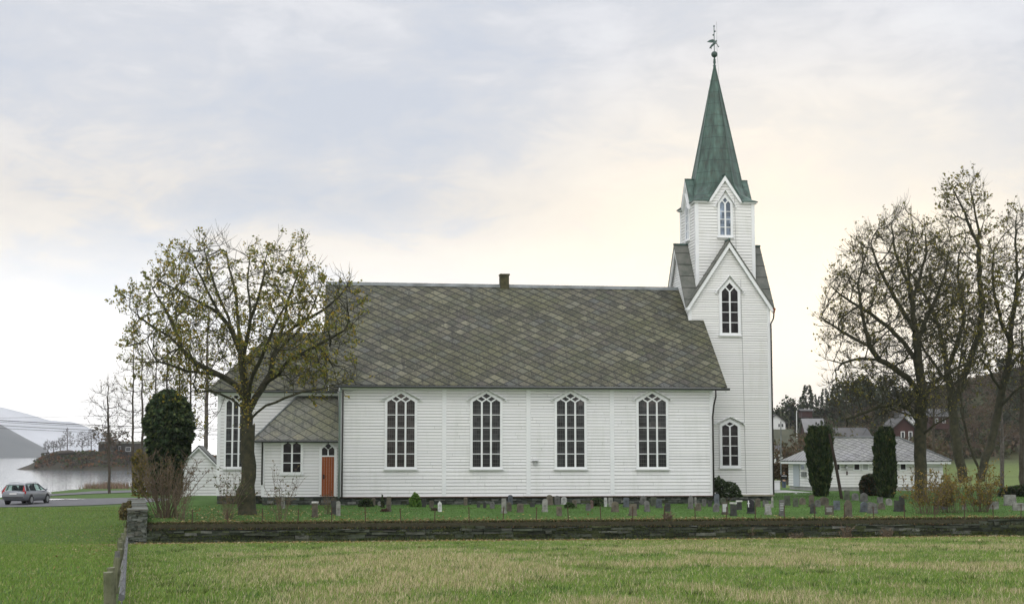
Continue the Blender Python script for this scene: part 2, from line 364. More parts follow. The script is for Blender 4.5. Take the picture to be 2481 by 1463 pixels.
def tag(o, label, cat, group=None, kind=None):
    if label: o['label'] = label
    if cat: o['category'] = cat
    if group: o['group'] = group
    if kind: o['kind'] = kind
    return o
def thing(name, loc, label, cat, group=None, rz=0):
    o = bpy.data.objects.new(name, None); COL.objects.link(o); o.location = loc; o.rotation_euler = (0, 0, rz); o.empty_display_size = .3
    return tag(o, label, cat, group)
def quads(name, V, C, mats, parent=None, loc=None):
    """V (n,k,3) polygons with k corners, C (n,3) colours -> one mesh, built with numpy"""
    n, k = V.shape[:2]; me = bpy.data.meshes.new(name)
    off = np.zeros(3); root = parent
    while root is not None and root.parent is not None: root = root.parent
    if root is not None: off = np.array(root.location)
    elif loc is not None: off = np.array(loc)
    me.vertices.add(n * k); me.vertices.foreach_set('co', (V - off).astype(np.float32).ravel())
    me.loops.add(n * k); me.loops.foreach_set('vertex_index', np.arange(n * k, dtype=np.int32))
    me.polygons.add(n); me.polygons.foreach_set('loop_start', np.arange(0, n * k, k, dtype=np.int32))
    me.update(calc_edges=True)
    at = me.color_attributes.new('Col', 'FLOAT_COLOR', 'CORNER')
    cc = np.ones((n, k, 4), np.float32); cc[:, :, :3] = C[:, None, :]; at.data.foreach_set('color', cc.ravel())
    me.materials.append(mats); o = bpy.data.objects.new(name, me); COL.objects.link(o)
    if parent is not None: o.parent = parent
    elif loc is not None: o.location = loc
    return o

# ------------------------------------------------------------------ ground
def lines(parts):
    out = []
    for a, b, st in parts: out += list(np.arange(a, b - 1e-6, st))
    return np.array(out + [parts[-1][1]])
UL = lines([(-400, -60, 20), (-60, -26, 2), (-26, 44, .45), (44, 80, 2), (80, 300, 5), (300, 700, 25)])
VL = lines([(-30, 12, 3), (12, 61.9, .5), (61.9, 62.9, .11), (62.9, 80, .5), (80, 190, 1.2), (190, 460, 6), (460, 1200, 30)])
GU, GV = np.meshgrid(UL, VL); GZ = height(GU, GV)
def straw(u, v):
    """how dry the meadow is here, 0..1"""
    p = fbm(u * .30, v * .17, 21, 4) + .42 * (fbm(u * 1.1, v * .6, 31, 2) - .5)
    near = 1 - sst(v, 40, 57); s = sst(p, .41, .60) * (.28 + .72 * near)
    return np.clip(s * sst(u, -.082 * v - 1.0 + 1.2, -.082 * v + 2.6), 0, 1)
GREEN = np.array((.060, .112, .026)); GREEN2 = np.array((.085, .130, .036)); STRAW = np.array((.34, .285, .155)); LAWN = np.array((.065, .125, .028)); SOIL = np.array((.05, .06, .022))
def ground_col(u, v):
    n = fbm(u * .5, v * .5, 41, 3)[..., None]; g = GREEN * (1 - n) + GREEN2 * n
    st = straw(u, v)[..., None]; f = g * (1 - .75 * st) + STRAW * .8 * .75 * st
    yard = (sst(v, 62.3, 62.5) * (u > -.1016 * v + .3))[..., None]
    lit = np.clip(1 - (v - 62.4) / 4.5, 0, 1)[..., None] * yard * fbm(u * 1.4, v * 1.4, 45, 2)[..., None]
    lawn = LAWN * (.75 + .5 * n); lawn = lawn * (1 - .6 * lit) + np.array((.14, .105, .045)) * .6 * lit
    c = f * (1 - yard) + lawn * yard
    mead = (sst(v, 120, 140) * (1 - sst(v, 240, 290)) * sst(u, 30, 50))[..., None]; c = c * (1 - mead) + np.array((.125, .165, .05)) * (.8 + .4 * n) * mead
    far = sst(v, 230, 290)[..., None] * sst(u, 40, 70)[..., None]; k = fbm(u * .05, v * .05, 51, 3)[..., None]
    hill = np.array((.065, .075, .032)) * k + np.array((.065, .050, .030)) * (1 - k)
    return c * (1 - far) + hill * far
me = bpy.data.meshes.new('ground'); nu, nv = len(UL), len(VL)
verts = np.stack([GU, GV, GZ], -1).reshape(-1, 3)
idx = np.arange(nu * nv).reshape(nv, nu)
qf = np.stack([idx[:-1, :-1], idx[:-1, 1:], idx[1:, 1:], idx[1:, :-1]], -1).reshape(-1, 4)
me.from_pydata(verts.tolist(), [], qf.tolist())
at = me.color_attributes.new('Col', 'FLOAT_COLOR', 'POINT'); cc = np.ones((nu * nv, 4), np.float32); cc[:, :3] = ground_col(GU, GV).reshape(-1, 3)
at.data.foreach_set('color', cc.ravel()); me.polygons.foreach_set('use_smooth', [True] * len(me.polygons))
M['ground'] = mat('turf', (1, 1, 1), .9, var=.40, vscale=2.6, attr='Col', bump=.6, bscale=9, spec=.1)
me.materials.append(M['ground']); g = bpy.data.objects.new('ground', me); COL.objects.link(g); g['kind'] = 'structure'

def sheet(name, m, pts_fn, nu_, nv_, dz, kind='structure', label=None):
    b = MB()
    P = []
    for j in range(nv_ + 1):
        for i in range(nu_ + 1):
            x, y = pts_fn(i / nu_, j / nv_); P.append((x, y, hgt(x, y) + dz))
    F = [[j * (nu_ + 1) + i, j * (nu_ + 1) + i + 1, (j + 1) * (nu_ + 1) + i + 1, (j + 1) * (nu_ + 1) + i] for j in range(nv_) for i in range(nu_)]
    b.add(P, F); o = b.build(name, m, smooth=True); o['kind'] = kind; return o
def band(c0, c1):     # a strip between two ground polylines given as world points
    def fn(s, t):
        def at(c):
            k = s * (len(c) - 1); i = min(int(k), len(c) - 2); f = k - i; return Vector(c[i]).lerp(Vector(c[i + 1]), f)
        p = at(c0).lerp(at(c1), t); return p.x, p.y
    return fn
G = lambda x, y: tuple(hit(x, y, 60).xy)
rd_n = [(-60, 99), (-30, 102), G(120, 1227), G(230, 1224), G(318, 1219), (-6, 112), (2, 118)]
rd_f = [(-60, 118), (-30, 121), G(120, 1207), G(200, 1208), G(318, 1206), (-6, 121), (2, 124)]
sheet('road', M['asphalt'], band(rd_n, rd_f), 60, 10, .035)
pt_n = [G(60, 1205), G(150, 1200), G(230, 1196), G(318, 1193), (-4, 141)]
pt_f = [G(60, 1200), G(150, 1196), G(230, 1190), G(318, 1188), (-4, 150)]
sheet('path', M['asphalt'], band(pt_n, pt_f), 40, 5, .045)
M['puddle'] = mat('puddle water', (.02, .025, .03), .02, spec=.9)
def puddle():
    b = MB(); c = hit(95, 1212, 60); P = []
    for k in range(28):
        th = 2 * math.pi * k / 28; r = 1 + .22 * math.sin(3 * th + 1) + .12 * math.sin(5 * th)
        P.append((c.x + 2.6 * r * math.cos(th), c.y + 1.6 * r * math.sin(th) + .55 * r * math.cos(th), 0))
    z = max(hgt(p[0], p[1]) for p in P) + .06
    b.add([(p[0], p[1], z) for p in P], [list(range(28))]); o = b.build('puddle', M['puddle'], fix=False); o['kind'] = 'structure'
puddle()
# water, far shores
def water_mat():
    m = bpy.data.materials.new('fjord water'); m.use_nodes = True; t = m.node_tree; b = t.nodes['Principled BSDF']
    b.inputs['Base Color'].default_value = (.20, .23, .25, 1); b.inputs['Roughness'].default_value = .10; b.inputs['Specular IOR Level'].default_value = .8
    c = N(t, 'ShaderNodeTexCoord').outputs['Object']; q = N(t, 'ShaderNodeMapping'); q.inputs['Scale'].default_value = (.05, .22, 1); t.links.new(c, q.inputs[0])
    bn = N(t, 'ShaderNodeBump'); bn.inputs['Strength'].default_value = .10; bn.inputs['Distance'].default_value = .3
    t.links.new(noise(t, q.outputs[0], 1.0, 5), bn.inputs['Height']); t.links.new(bn.outputs[0], b.inputs['Normal'])
    return m
b = MB(); b.add([(-9000, 100, -5), (9000, 100, -5), (9000, 7600, -5), (-9000, 7600, -5)], [[0, 1, 2, 3]]); o = b.build('water', water_mat(), fix=False); o['kind'] = 'structure'
M['mount'] = mat('wooded mountain', (.05, .06, .055), .9, var=(.10, .10, .09), vscale=.004)
M['snowm'] = mat('snowy mountain', (.42, .44, .46), .9, var=(.82, .83, .85), vscale=.0022)
def mountain(name, m, prof, D, deep, seed):
    """a ridge whose skyline runs through prof (picture x, y) at distance D; it falls forward to the water"""
    b = MB(); xs = np.linspace(prof[0][0], prof[-1][0], 90); ys = np.interp(xs, [p[0] for p in prof], [p[1] for p in prof]); P = []; k = 9
    for i, (x, y) in enumerate(zip(xs, ys)):
        top = atD(x, y, D); foot = atD(x, YH, D - deep)
        for j in range(k):
            t = j / (k - 1); p = foot.lerp(top, t); zz = -9 + (top.z + 9) * (t ** 1.15)
            n = (float(fbm(i * .16, j * .9, seed)) - .5) * (top.z + 5) * .30 * math.sin(math.pi * t)
            P.append((p.x, p.y + n * 2, zz + n))
        bk = atD(x, YH, D + deep); P.append((bk.x, bk.y, -9))
    k += 1
    F = [[i * k + j, (i + 1) * k + j, (i + 1) * k + j + 1, i * k + j + 1] for i in range(89) for j in range(k - 1)]
    b.add(P, F); o = b.build(name, m, smooth=True); o['kind'] = 'structure'
mountain('mountain', M['mount'], [(-500, 930), (-250, 975), (-80, 1012), (0, 1027), (60, 1060), (110, 1086), (135, 1108), (150, 1112)], 3700, 500, 61)
mountain('mountain', M['snowm'], [(-700, 900), (-300, 950), (0, 985), (60, 1000), (120, 1018), (180, 1022), (240, 1045), (300, 1074), (350, 1098), (380, 1110)], 7200, 900, 64)

def headland():
    b = MB(); top = [(36, 1138), (70, 1126), (96, 1113), (112, 1101), (130, 1096), (200, 1094), (260, 1093), (340, 1091), (430, 1094), (520, 1104), (600, 1120), (680, 1138)]
    xs = np.linspace(36, 680, 120); ys = np.interp(xs, [p[0] for p in top], [p[1] for p in top]); k = 10; P = []
    for i, (x, y) in enumerate(zip(xs, ys)):
        D = 525 + 14 * math.sin(x * .02); t_ = atD(x, y, D + 14); f_ = atD(x, y, D); bk = atD(x, y, D + 60)
        for j in range(k):
            t = j / (k - 3)
            if t <= 1:
                p = f_.lerp(t_, t); z = -5.3 + (t_.z + 5.3) * min(1, (t * 1.0) ** .8); z += (float(fbm(i * .3, j * .8, 71)) - .5) * 1.1 * (t_.z + 5) / 6 * math.sin(math.pi * min(t, 1))
            else:
                s = (j - (k - 3)) / 2; p = t_.lerp(bk, s); z = t_.z * (1 - s) + -5.5 * s
            P.append((p.x, p.y, z))
    F = [[i * k + j, (i + 1) * k + j, (i + 1) * k + j + 1, i * k + j + 1] for i in range(119) for j in range(k - 1)]
    b.add(P, F); m = mat('heath and rock', (.022, .026, .014), .9, var=(.072, .055, .036), vscale=.16, bump=.4, bscale=.6, detail=8)
    o = b.build('headland', m, smooth=False); o['kind'] = 'structure'
headland()

# ------------------------------------------------------------------ church
uL, uR, ve, ze, vr, zr = 1.729, 22.269, 76.548, 3.528, 83.277, 9.376
uWL, uWR, VW, zb = 2.418, 21.552, 77.0, -2.045
ut, th_, ov, zp1, h2, o2, zp2, zt = 23.742, 2.2626, .2554, 11.829, 1.656, .1133, 15.593, 22.304
church = thing('church', (12, 80, -2.5), 'long white wooden church with slate roof, green copper spire and orange side door', 'church')
FN = Fr((0, VW), (1, 0), (0, -1))                    # nave front wall: a = u
def siding(b, fr, z0, z1, aL, aR, st, gap=.026, proud=.032, jit=True):
    """lapped boards with open shadow gaps, proud of the wall body"""
    z = z0
    while z < z1 - .02:
        s = st * random.uniform(.94, 1.06); zt_ = min(z + s, z1); zt2 = zt_ - (gap if zt_ < z1 else 0)
        l0, r0, l1, r1 = aL(z), aR(z), aL(zt2), aR(zt2)
        if r0 - l0 > .04:
            if r1 < l1: l1 = r1 = (l1 + r1) / 2
            cuts = [0.0]
            while (1 - cuts[-1]) * (r0 - l0) > 5.2: cuts.append(cuts[-1] + random.uniform(2.4, 4.6) / (r0 - l0))
            cuts.append(1.0)
            for q in range(len(cuts) - 1):          # boards butt end to end
                f0, f1 = cuts[q], cuts[q + 1]; g_ = .005 / (r0 - l0); f0 += g_ if q else 0; f1 -= g_ if q < len(cuts) - 2 else 0
                A0, A1, B0, B1 = l0 + (r0 - l0) * f0, l0 + (r0 - l0) * f1, l1 + (r1 - l1) * f0, l1 + (r1 - l1) * f1
                d = random.uniform(-.004, .004) if jit else 0; e = random.uniform(-.002, .002) if jit else 0
                vs = [fr.p(A0, z + e, 0), fr.p(A1, z - e, 0), fr.p(B1, zt2, 0), fr.p(B0, zt2, 0), fr.p(A0, z + e, proud + .010 + d), fr.p(A1, z - e, proud + .010 - d), fr.p(B1, zt2, proud - .008), fr.p(B0, zt2, proud - .008)]
                k_ = random.uniform(.95, 1.0) ** (2 if random.random() < .12 else 1); b.add(vs, [[0, 3, 2, 1], [4, 5, 6, 7], [0, 1, 5, 4], [1, 2, 6, 5], [2, 3, 7, 6], [3, 0, 4, 7]], 0, (k_, k_, k_ * random.uniform(.985, 1.0)))
        z = zt_
const = lambda x: (lambda z: x)
def window(fr, ac, w, zbot, zspring, zapex, lights, rows, parent, gl, casing=.13, hood=None, sill=True, name='window', bars=.045):
    """pointed window: casing, mullions, glazing bars, lozenges in the head, raked hood and sill"""
    hw = w / 2; a0, a1 = ac - hw, ac + hw; D0, D1 = .025, .095
    f = MB()
    f.rect(fr, a0 - casing, a0, zbot, zspring, D0, D1); f.rect(fr, a1, a1 + casing, zbot, zspring, D0, D1)
    rise = zapex - zspring; k = casing * math.hypot(hw, rise) / hw
    e = casing * rise / hw
    for sgn in (-1, 1):
        f.prism(fr, [(ac, zapex), (ac + sgn * hw, zspring), (ac + sgn * (hw + casing), zspring), (ac + sgn * (hw + casing), zspring + k - e), (ac, zapex + k)], D0, D1)
    f.rect(fr, a0 - casing, a1 + casing, zbot - casing * .8, zbot, D0, D1 - .003)
    fo = f.build('window_frame' if name == 'window' else name + '_frame', M['trim'], parent)
    s = MB(); lw = w / lights
    for i in range(1, lights):
        a = a0 + i * lw; s.rect(fr, a - bars, a + bars, zbot, zspring - .01, .05, .088)
    for j in range(1, rows):
        z = zbot + (zspring - zbot) * j / rows
        for i in range(lights): s.rect(fr, a0 + i * lw + (bars if i else 0), a0 + (i + 1) * lw - (bars if i < lights - 1 else 0), z - .018, z + .018, .05, .080)
    if rise > .05:
        sl = rise / hw
        for i in range(lights):                 # crossing raked bars make the lozenges
            c = a0 + (i + .5) * lw
        for i in range(1, lights):
            a = a0 + i * lw
            zl = zapex - sl * 0; z0 = zspring - .01
            # two bars start at each mullion and rise parallel to the head
            L = (a1 - a) / 2; s.bar(fr, (a, z0), (a + L, z0 + sl * L), bars * 1.5, .05, .086 + .001 * i)
            L = (a - a0) / 2; s.bar(fr, (a, z0), (a - L, z0 + sl * L), bars * 1.5, .05, .084 + .001 * i)
    s.build('glazing_bars', M['trim'], fo)
    g = MB(); g.prism(fr, [(a0, zbot), (a1, zbot), (a1, zspring), (ac, zapex), (a0, zspring)], .028, .052); g.build('glass', gl, fo)
    if hood:
        hz, ha, he = hood                        # apex height, half width, foot height
        hb = MB()
        for sgn in (-1, 1):
            t = Vector((sgn * ha, he - hz)); ln = t.length; t /= ln; n = Vector((-t.y, t.x)) * sgn
            if n.y < 0: n = -n
            th = .035; hb.prism(fr, [(ac, hz), (ac + sgn * ha, he), (ac + sgn * ha, he + th), (ac, hz + th * 1.3)], D0, .20)
            hb.rect(fr, ac + sgn * ha - .05, ac + sgn * ha + .05, he - .06, he - .004, D0, .15)
        hb.build('hood', M['trim'], fo)
    if sill:
        sb = MB(); sb.rect(fr, a0 - casing - .05, a1 + casing + .05, zbot - casing * .8 - .06, zbot - casing * .8 - .002, D0, .15); sb.build('sill', M['trim'], fo)
    return fo
def nz(y, x=1240): return atV(x, y, VW).z
# nave body
b = MB()
b.box(uWL, uWR, VW, 2 * vr - VW, zb, ze - .25, 1)
b.add([(uWL, VW + .05, ze - .25), (uWL, 2 * vr - VW - .05, ze - .25), (uWL, vr, zr - .35), (uWR, VW + .05, ze - .25), (uWR, 2 * vr - VW - .05, ze - .25), (uWR, vr, zr - .35)],
      [[0, 1, 2], [3, 5, 4], [0, 2, 5, 3], [1, 4, 5, 2], [0, 3, 4, 1]], 1)
siding(b, FN, zb, nz(1140), const(uWL + .12), const(uWR - .12), .176)
siding(b, FN, nz(1140), ze - .12, const(uWL + .12), const(uWR - .12), .151)
FE = Fr((uWL, 0), (0, -1), (-1, 0))                  # east gable (left end)
gabR = lambda z: -(VW + .12) if z < ze - .3 else -(VW + (z - ze + .45) / (zr - ze) * (vr - ve))
siding(b, FE, zb, ze - .2, const(-(2 * vr - VW - .1)), const(-(VW + .12)), .16)
siding(b, FE, ze - .2, zr - .45, lambda z: -(2 * vr) - gabR(z), gabR, .16)
b.build('nave_wall', [M['white'], M['groove']], church)
for x in (1076, 1280, 1482.5):
    b = MB(); a = atV(x, 1050, VW).x; b.rect(FN, a - .105, a + .105, zb, ze - .12, .01, .062); b.build('pilaster', M['trim'], church)
for a0, a1 in ((uWL - .05, uWL + .12), (uWR - .12, uWR + .045)):
    b = MB(); b.box(a0, a1, VW - .055, VW + .12, zb, ze - .2); b.build('corner_board', M['trim'], church)
b = MB(); b.rect(FN, uWL, uWR, ze - .20, ze - .06, .0, .10); b.rect(FN, uWL - .3, uWR + .4, ze - .05, ze - .0, -.3, .42); b.build('eaves_board', M['trim'], church)
b = MB(); b.rect(FN, uWL - .06, uWR + .06, zb - .05, zb - .003, -.05, .11); b.build('water_board', M['rust'], church)
for x in (971, 1178, 1382, 1580):
    a = atV(x, 1050, VW).x
    w = atV(x + 33.2, 1050, VW).x - atV(x - 33.2, 1050, VW).x
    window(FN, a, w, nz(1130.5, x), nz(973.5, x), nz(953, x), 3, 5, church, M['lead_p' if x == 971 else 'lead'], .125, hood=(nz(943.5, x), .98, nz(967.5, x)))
v_ = MB(); p = atV(1296, 1121, VW); v_.tube([(p.x, VW - .02, p.z), (p.x, VW - .12, p.z)], .11, 10, 0); v_.rect(FN, p.x - .16, p.x + .16, p.z + .09, p.z + .13, .02, .2); v_.build('vent', M['plaque'], church)
# nave roof
def rz(v): return ze + (v - ve) / (vr - ve) * (zr - ze)
vT = vr - th_ - .02; uT = ut - th_ + .02
b = MB()
b.slab([(uL, ve, ze), (uR, ve, ze), (uR, vT, rz(vT)), (uT, vT, rz(vT)), (uT, vr, zr), (uL, vr, zr)], .085)
b.slab([(uL, vr, zr), (uT, vr, zr), (uT, 2 * vr - vT, rz(vT)), (uR, 2 * vr - vT, rz(vT)), (uR, 2 * vr - ve, ze), (uL, 2 * vr - ve, ze)], .085)
nroof = b.build('nave_roof', M['slate'], church)
b = MB(); b.add([(uL, vr - .20, zr - .14), (uT, vr - .20, zr - .14), (uT, vr, zr + .06), (uL, vr, zr + .06), (uL, vr + .20, zr - .14), (uT, vr + .20, zr - .14)], [[0, 1, 2, 3], [3, 2, 5, 4]])
b.build('ridge_cap', M['zinc'], nroof, fix=False)
b = MB(); p0 = atV(1211, 664, vr); p1 = atV(1232.5, 664, vr); w = p1.x - p0.x
b.box(p0.x, p1.x, vr - w / 2, vr + w / 2, zr - .5, p0.z - .10, jit=.015); b.box(p0.x - .03, p1.x + .03, vr - w / 2 - .03, vr + w / 2 + .03, p0.z - .098, p0.z, jit=.012)
b.build('chimney', mat('mossy chimney', (.030, .033, .016), .9, var=(.095, .085, .04), vscale=4, bump=.6), nroof, bevel=.02)
# raking boards at both ends
for u0 in (uL + .03, uR - .07):
    for v0, z0, v1, z1 in ((ve, ze, vr, zr), (2 * vr - ve, ze, vr, zr)):
        if u0 > 10: v1, z1 = (vT, rz(vT)) if v0 < vr else (2 * vr - vT, rz(vT))
        b = MB(); b.add([(u0, v0, z0 - .30), (u0 + .04, v0, z0 - .30), (u0 + .04, v0, z0 - .09), (u0, v0, z0 - .09), (u0, v1, z1 - .30), (u0 + .04, v1, z1 - .30), (u0 + .04, v1, z1 - .09), (u0, v1, z1 - .09)],
              [[0, 1, 2, 3], [4, 7, 6, 5], [0, 4, 5, 1], [1, 5, 6, 2], [2, 6, 7, 3], [3, 7, 4, 0]]); b.build('barge_board', M['trim'], church)
def gutter(p, q, r=.06):
    b = MB(); b.tube([p, q], r, 8); return b.build('gutter', M['gut'], church)
gutter((uL + .3, ve - .05, ze - .10), (uR + .12, ve - .05, ze - .12))
def pipe(pts, m, r=.045):
    b = MB(); b.tube(pts, r, 8); return b.build('downpipe', m, church, smooth=True)
pe = atV(1733.5, 946, ve)
pipe([(pe.x, ve - .05, ze - .1), (pe.x, ve - .05, ze - .5), (pe.x - .07, ve + .1, ze - .95), (uWR + .02, VW - .10, ze - 1.55), (uWR + .02, VW - .12, ze - 2.0), (uWR + .02, VW - .12, zb - .1)], M['pipe_d'])
pipe([(uWL + .0, ve - .05, ze - .12), (uWL - .05, VW - .2, ze - .45), (uWL - .05, VW - .13, zb - .05)], M['pipe_l'], .05)
pipe([(uWL + .10, VW - .13, ze - .3), (uWL + .10, VW - .13, zb - .05)], M['pipe_d'], .04)

# chancel
vcW = 79.95; vcE = 79.55; FC = Fr((0, vcW), (1, 0), (0, -1))
ucL = atV(528, 1080, vcW).x; zcR = atV(760, 806, vr).z; ucR0 = atV(662, 806, vr).x; pE = atV(502, 943, vcE); zcE = pE.z; ucE = pE.x
vcB = 2 * vr - vcW
b = MB(); b.add([(ucL, vcW, zb), (uWL, vcW, zb), (uWL, vcB, zb), (ucL, vcB, zb), (ucL, vcW, zcE - .1), (uWL, vcW, zcE - .1), (uWL, vcB, zcE - .1), (ucL, vcB, zcE - .1)],
      [[0, 1, 5, 4], [1, 2, 6, 5], [2, 3, 7, 6], [3, 0, 4, 7], [4, 5, 6, 7]], 1)
siding(b, FC, zb, zcE - .1, const(ucL + .12), const(uWL), .158)
FCE = Fr((ucL, 0), (0, -1), (-1, 0)); siding(b, FCE, zb, zcE - .1, const(-vcB), const(-vcW - .1), .158)
b.build('chancel_wall', [M['white'], M['groove']], church)
b = MB(); b.box(ucL - .05, ucL + .12, vcW - .055, vcW + .1, zb, zcE - .1); b.build('corner_board', M['trim'], church)
b = MB()
b.slab([(ucE, vcE, zcE), (uWL, vcE, zcE), (uWL, vr, zcR), (ucR0, vr, zcR)], .08)
b.slab([(ucR0, vr, zcR), (uWL, vr, zcR), (uWL, 2 * vr - vcE, zcE), (ucE, 2 * vr - vcE, zcE)], .08)
b.slab([(ucE, 2 * vr - vcE, zcE), (ucE, vcE, zcE), (ucR0, vr, zcR)], .08)
b.build('chancel_roof', M['slate'], church)
b = MB(); b.rect(FC, ucL - .1, uWL, zcE - .30, zcE - .10, .0, .12); b.rect(FC, ucE + .1, uWL, zcE - .1, zcE - .06, .0, .36); b.build('eaves_board', M['trim'], church)
gutter((ucE - .05, vcE - .05, zcE - .10), (uWL - .1, vcE - .05, zcE - .10))
cz = lambda y: atV(570, y, vcW).z
aw0, aw1 = atV(548, 1050, vcW).x, atV(592, 1050, vcW).x
window(FC, (aw0 + aw1) / 2 + .02, (aw1 - aw0) + .04, cz(1130), cz(975), cz(955), 3, 5, church, M['lead'], .10, hood=(cz(945), .8, cz(968)))
# sacristy in the corner
vsW = 77.55; vsE = 77.2; FS = Fr((0, vsW), (1, 0), (0, -1)); usL = atV(636, 1130, vsW).x
zsE = atV(720, 1065, vsE).z; zsT = atV(760, 961, vcW - .05).z; usE = atV(612, 1065, vsE).x; usT = atV(720, 961, vcW - .05).x
b = MB(); b.box(usL, uWL - .001, vsW, vcW - .04, zb, zsE - .02, 1)
siding(b, FS, zb, zsE - .06, const(usL + .10), const(uWL - .02), .150)
FSE = Fr((usL, 0), (0, -1), (-1, 0)); siding(b, FSE, zb, zsE - .06, const(-vcW), const(-vsW - .1), .15)
b.build('sacristy_wall', [M['white'], M['groove']], church)
b = MB(); b.box(usL - .05, usL + .10, vsW - .055, vsW + .1, zb, zsE - .1); b.build('corner_board', M['trim'], church)
b = MB(); uS = uWL - .06
b.slab([(usE, vsE, zsE), (uS, vsE, zsE), (uS, vcW - .05, zsT), (usT, vcW - .05, zsT)], .07)
b.slab([(usE, vcW - .05, zsE), (usE, vsE, zsE), (usT, vcW - .05, zsT)], .07)
sr = b.build('sacristy_roof', M['slate_s'], church)
b = MB(); b.tube([(usE, vsE, zsE + .03), (usT, vcW - .06, zsT + .03)], .05, 6); b.tube([(usT, vcW - .08, zsT + .04), (uS, vcW - .08, zsT + .04)], .045, 6); b.build('lead_flashing', M['zinc'], sr)
gutter((usE - .05, vsE - .04, zsE - .09), (uS - .05, vsE - .04, zsE - .09), .05)
b = MB(); b.rect(FS, usE + .05, uS, zsE - .07, zsE - .03, -2.2, .33); b.build('eaves_board', M['trim'], church)
pipe([(usL - .02, vsE - .02, zsE - .1), (usL - .02, vsW - .10, zsE - .3), (usL - .02, vsW - .10, atV(636, 1174, vsW).z)], M['pipe_d'], .04)
sz = lambda y: atV(700, y, vsW).z
sx = lambda x: atV(x, 1130, vsW).x
# sacristy window: two lights with small pointed heads
f = MB(); a0, a1 = sx(686), sx(728); zc0, zc1 = sz(1143), sz(1071)
for q0, q1 in ((a0 - .12, a0), (a1, a1 + .12)): f.rect(FS, q0, q1, zc0, zc1 + .03, .025, .09)
f.rect(FS, a0 - .16, a1 + .16, zc0 - .16, zc0, .025, .11); am = (a0 + a1) / 2
for c0, c1 in ((a0, am), (am, a1)):
    cm = (c0 + c1) / 2; f.prism(FS, [(c0, zc1), (c0, zc1 - .13), (cm, zc1 - .005)], .03, .088); f.prism(FS, [(c1, zc1 - .13), (c1, zc1), (cm, zc1 - .005)], .03, .088)
fo = f.build('window_frame', M['trim'], church)
s_ = MB(); s_.rect(FS, am - .045, am + .045, zc0, zc1, .05, .085)
for zz in (sz(1097.5), sz(1121)):
    s_.rect(FS, a0, am - .045, zz - .018, zz + .018, .05, .078); s_.rect(FS, am + .045, a1, zz - .018, zz + .018, .05, .078)
s_.build('glazing_bars', M['trim'], fo)
g_ = MB(); g_.rect(FS, a0, a1, zc0, zc1, .028, .05); g_.build('glass', M['glass'], fo)
# door with a two-light fanlight
d0, d1 = sx(779.5), sx(809.5); zd1 = sz(1106); zf1 = sz(1087); dm = (d0 + d1) / 2
f = MB(); f.rect(FS, d0 - .14, d0, zb, zf1, .025, .09); f.rect(FS, d1, d1 + .14, zb, zf1, .025, .09); f.rect(FS, d0, d1, zd1, zd1 + .07, .025, .085)
f.prism(FS, [(d0 - .14, zf1), (d0, zf1), (dm, zf1 + .28), (dm, zf1 + .46)], .025, .09); f.prism(FS, [(d1, zf1), (d1 + .14, zf1), (dm, zf1 + .46), (dm, zf1 + .28)], .025, .09)
f.bar(FS, (dm, zd1 + .07), (dm, zf1), .06, .05, .085); f.bar(FS, (dm, zf1 - .02), (dm - .22, zf1 + .14), .06, .05, .084); f.bar(FS, (dm, zf1 - .02), (dm + .22, zf1 + .14), .06, .05, .083)
df = f.build('door_frame', M['trim'], church)
g_ = MB(); g_.prism(FS, [(d0, zd1 + .07), (d1, zd1 + .07), (d1, zf1), (dm, zf1 + .28), (d0, zf1)], .028, .05); g_.build('glass', M['glass'], df)
dr = MB(); nb = 5
for i in range(nb):
    w = (d1 - d0) / nb; dr.rect(FS, d0 + i * w + .004, d0 + (i + 1) * w - .004, zb + .02, zd1, .03, .066 + .004 * (i % 2))
dr = dr.build('door', M['bark_orange'], church)
h_ = MB(); hz_ = zb + 1.0; h_.tube([FS.p(d0 + .1, hz_, .07), FS.p(d0 + .1, hz_, .13), FS.p(d0 + .24, hz_, .13)], .014, 6); h_.rect(FS, d0 + .06, d0 + .14, hz_ - .12, hz_ + .1, .066, .078); h_.build('handle', M['iron'], dr)
l_ = MB(); lz = sz(1080); l_.tube([FS.p(dm, lz + .16, .05), FS.p(dm, lz + .18, .2), FS.p(dm, lz + .1, .22)], .015, 6)
l_.tube([FS.p(dm, lz + .1, .22), FS.p(dm, lz + .06, .22), FS.p(dm, lz - .12, .22), FS.p(dm, lz - .15, .22)], [.03, .10, .07, .03], 6); l_.build('wall_lamp', M['iron'], church)

# tower
FT = Fr((ut, vr - th_), (1, 0), (0, -1)); FTL = Fr((ut - th_, vr), (0, -1), (-1, 0)); FTR = Fr((ut + th_, vr), (0, 1), (1, 0)); FTB = Fr((ut, vr + th_), (-1, 0), (0, 1))
Hh = th_ + ov; zfoot = atV(1879, 747, vr - Hh).z; sl1 = (zp1 - zfoot) / Hh; zbt = zb - .06
b = MB()
zg = lambda a: zp1 - .16 - sl1 * abs(a)
for fr in (FT, FTL, FTR, FTB):
    b.prism(fr, [(-th_, zbt), (th_, zbt), (th_, zg(th_)), (0, zg(0)), (-th_, zg(th_))], -.12, 0, 1)
    lim = lambda z: min(th_ - .10, max(0.0, (zp1 - .20 - z) / sl1))
    siding(b, fr, zbt, zp1 - .3, lambda z: -lim(z), lim, .1305, gap=.024)
b.build('tower_wall', [M['tower'], M['groove']], church)
for sx_ in (-1, 1):
    for sy in (-1, 1):
        b = MB(); x = ut + sx_ * (th_ + .005); y = vr + sy * (th_ + .005)
        b.box(x - .12 if sx_ > 0 else x - .05, x + .05 if sx_ > 0 else x + .12, y - .12 if sy > 0 else y - .05, y + .05 if sy > 0 else y + .12, zbt, zg(th_) - .02)
        b.build('corner_board', M['trim'], church)
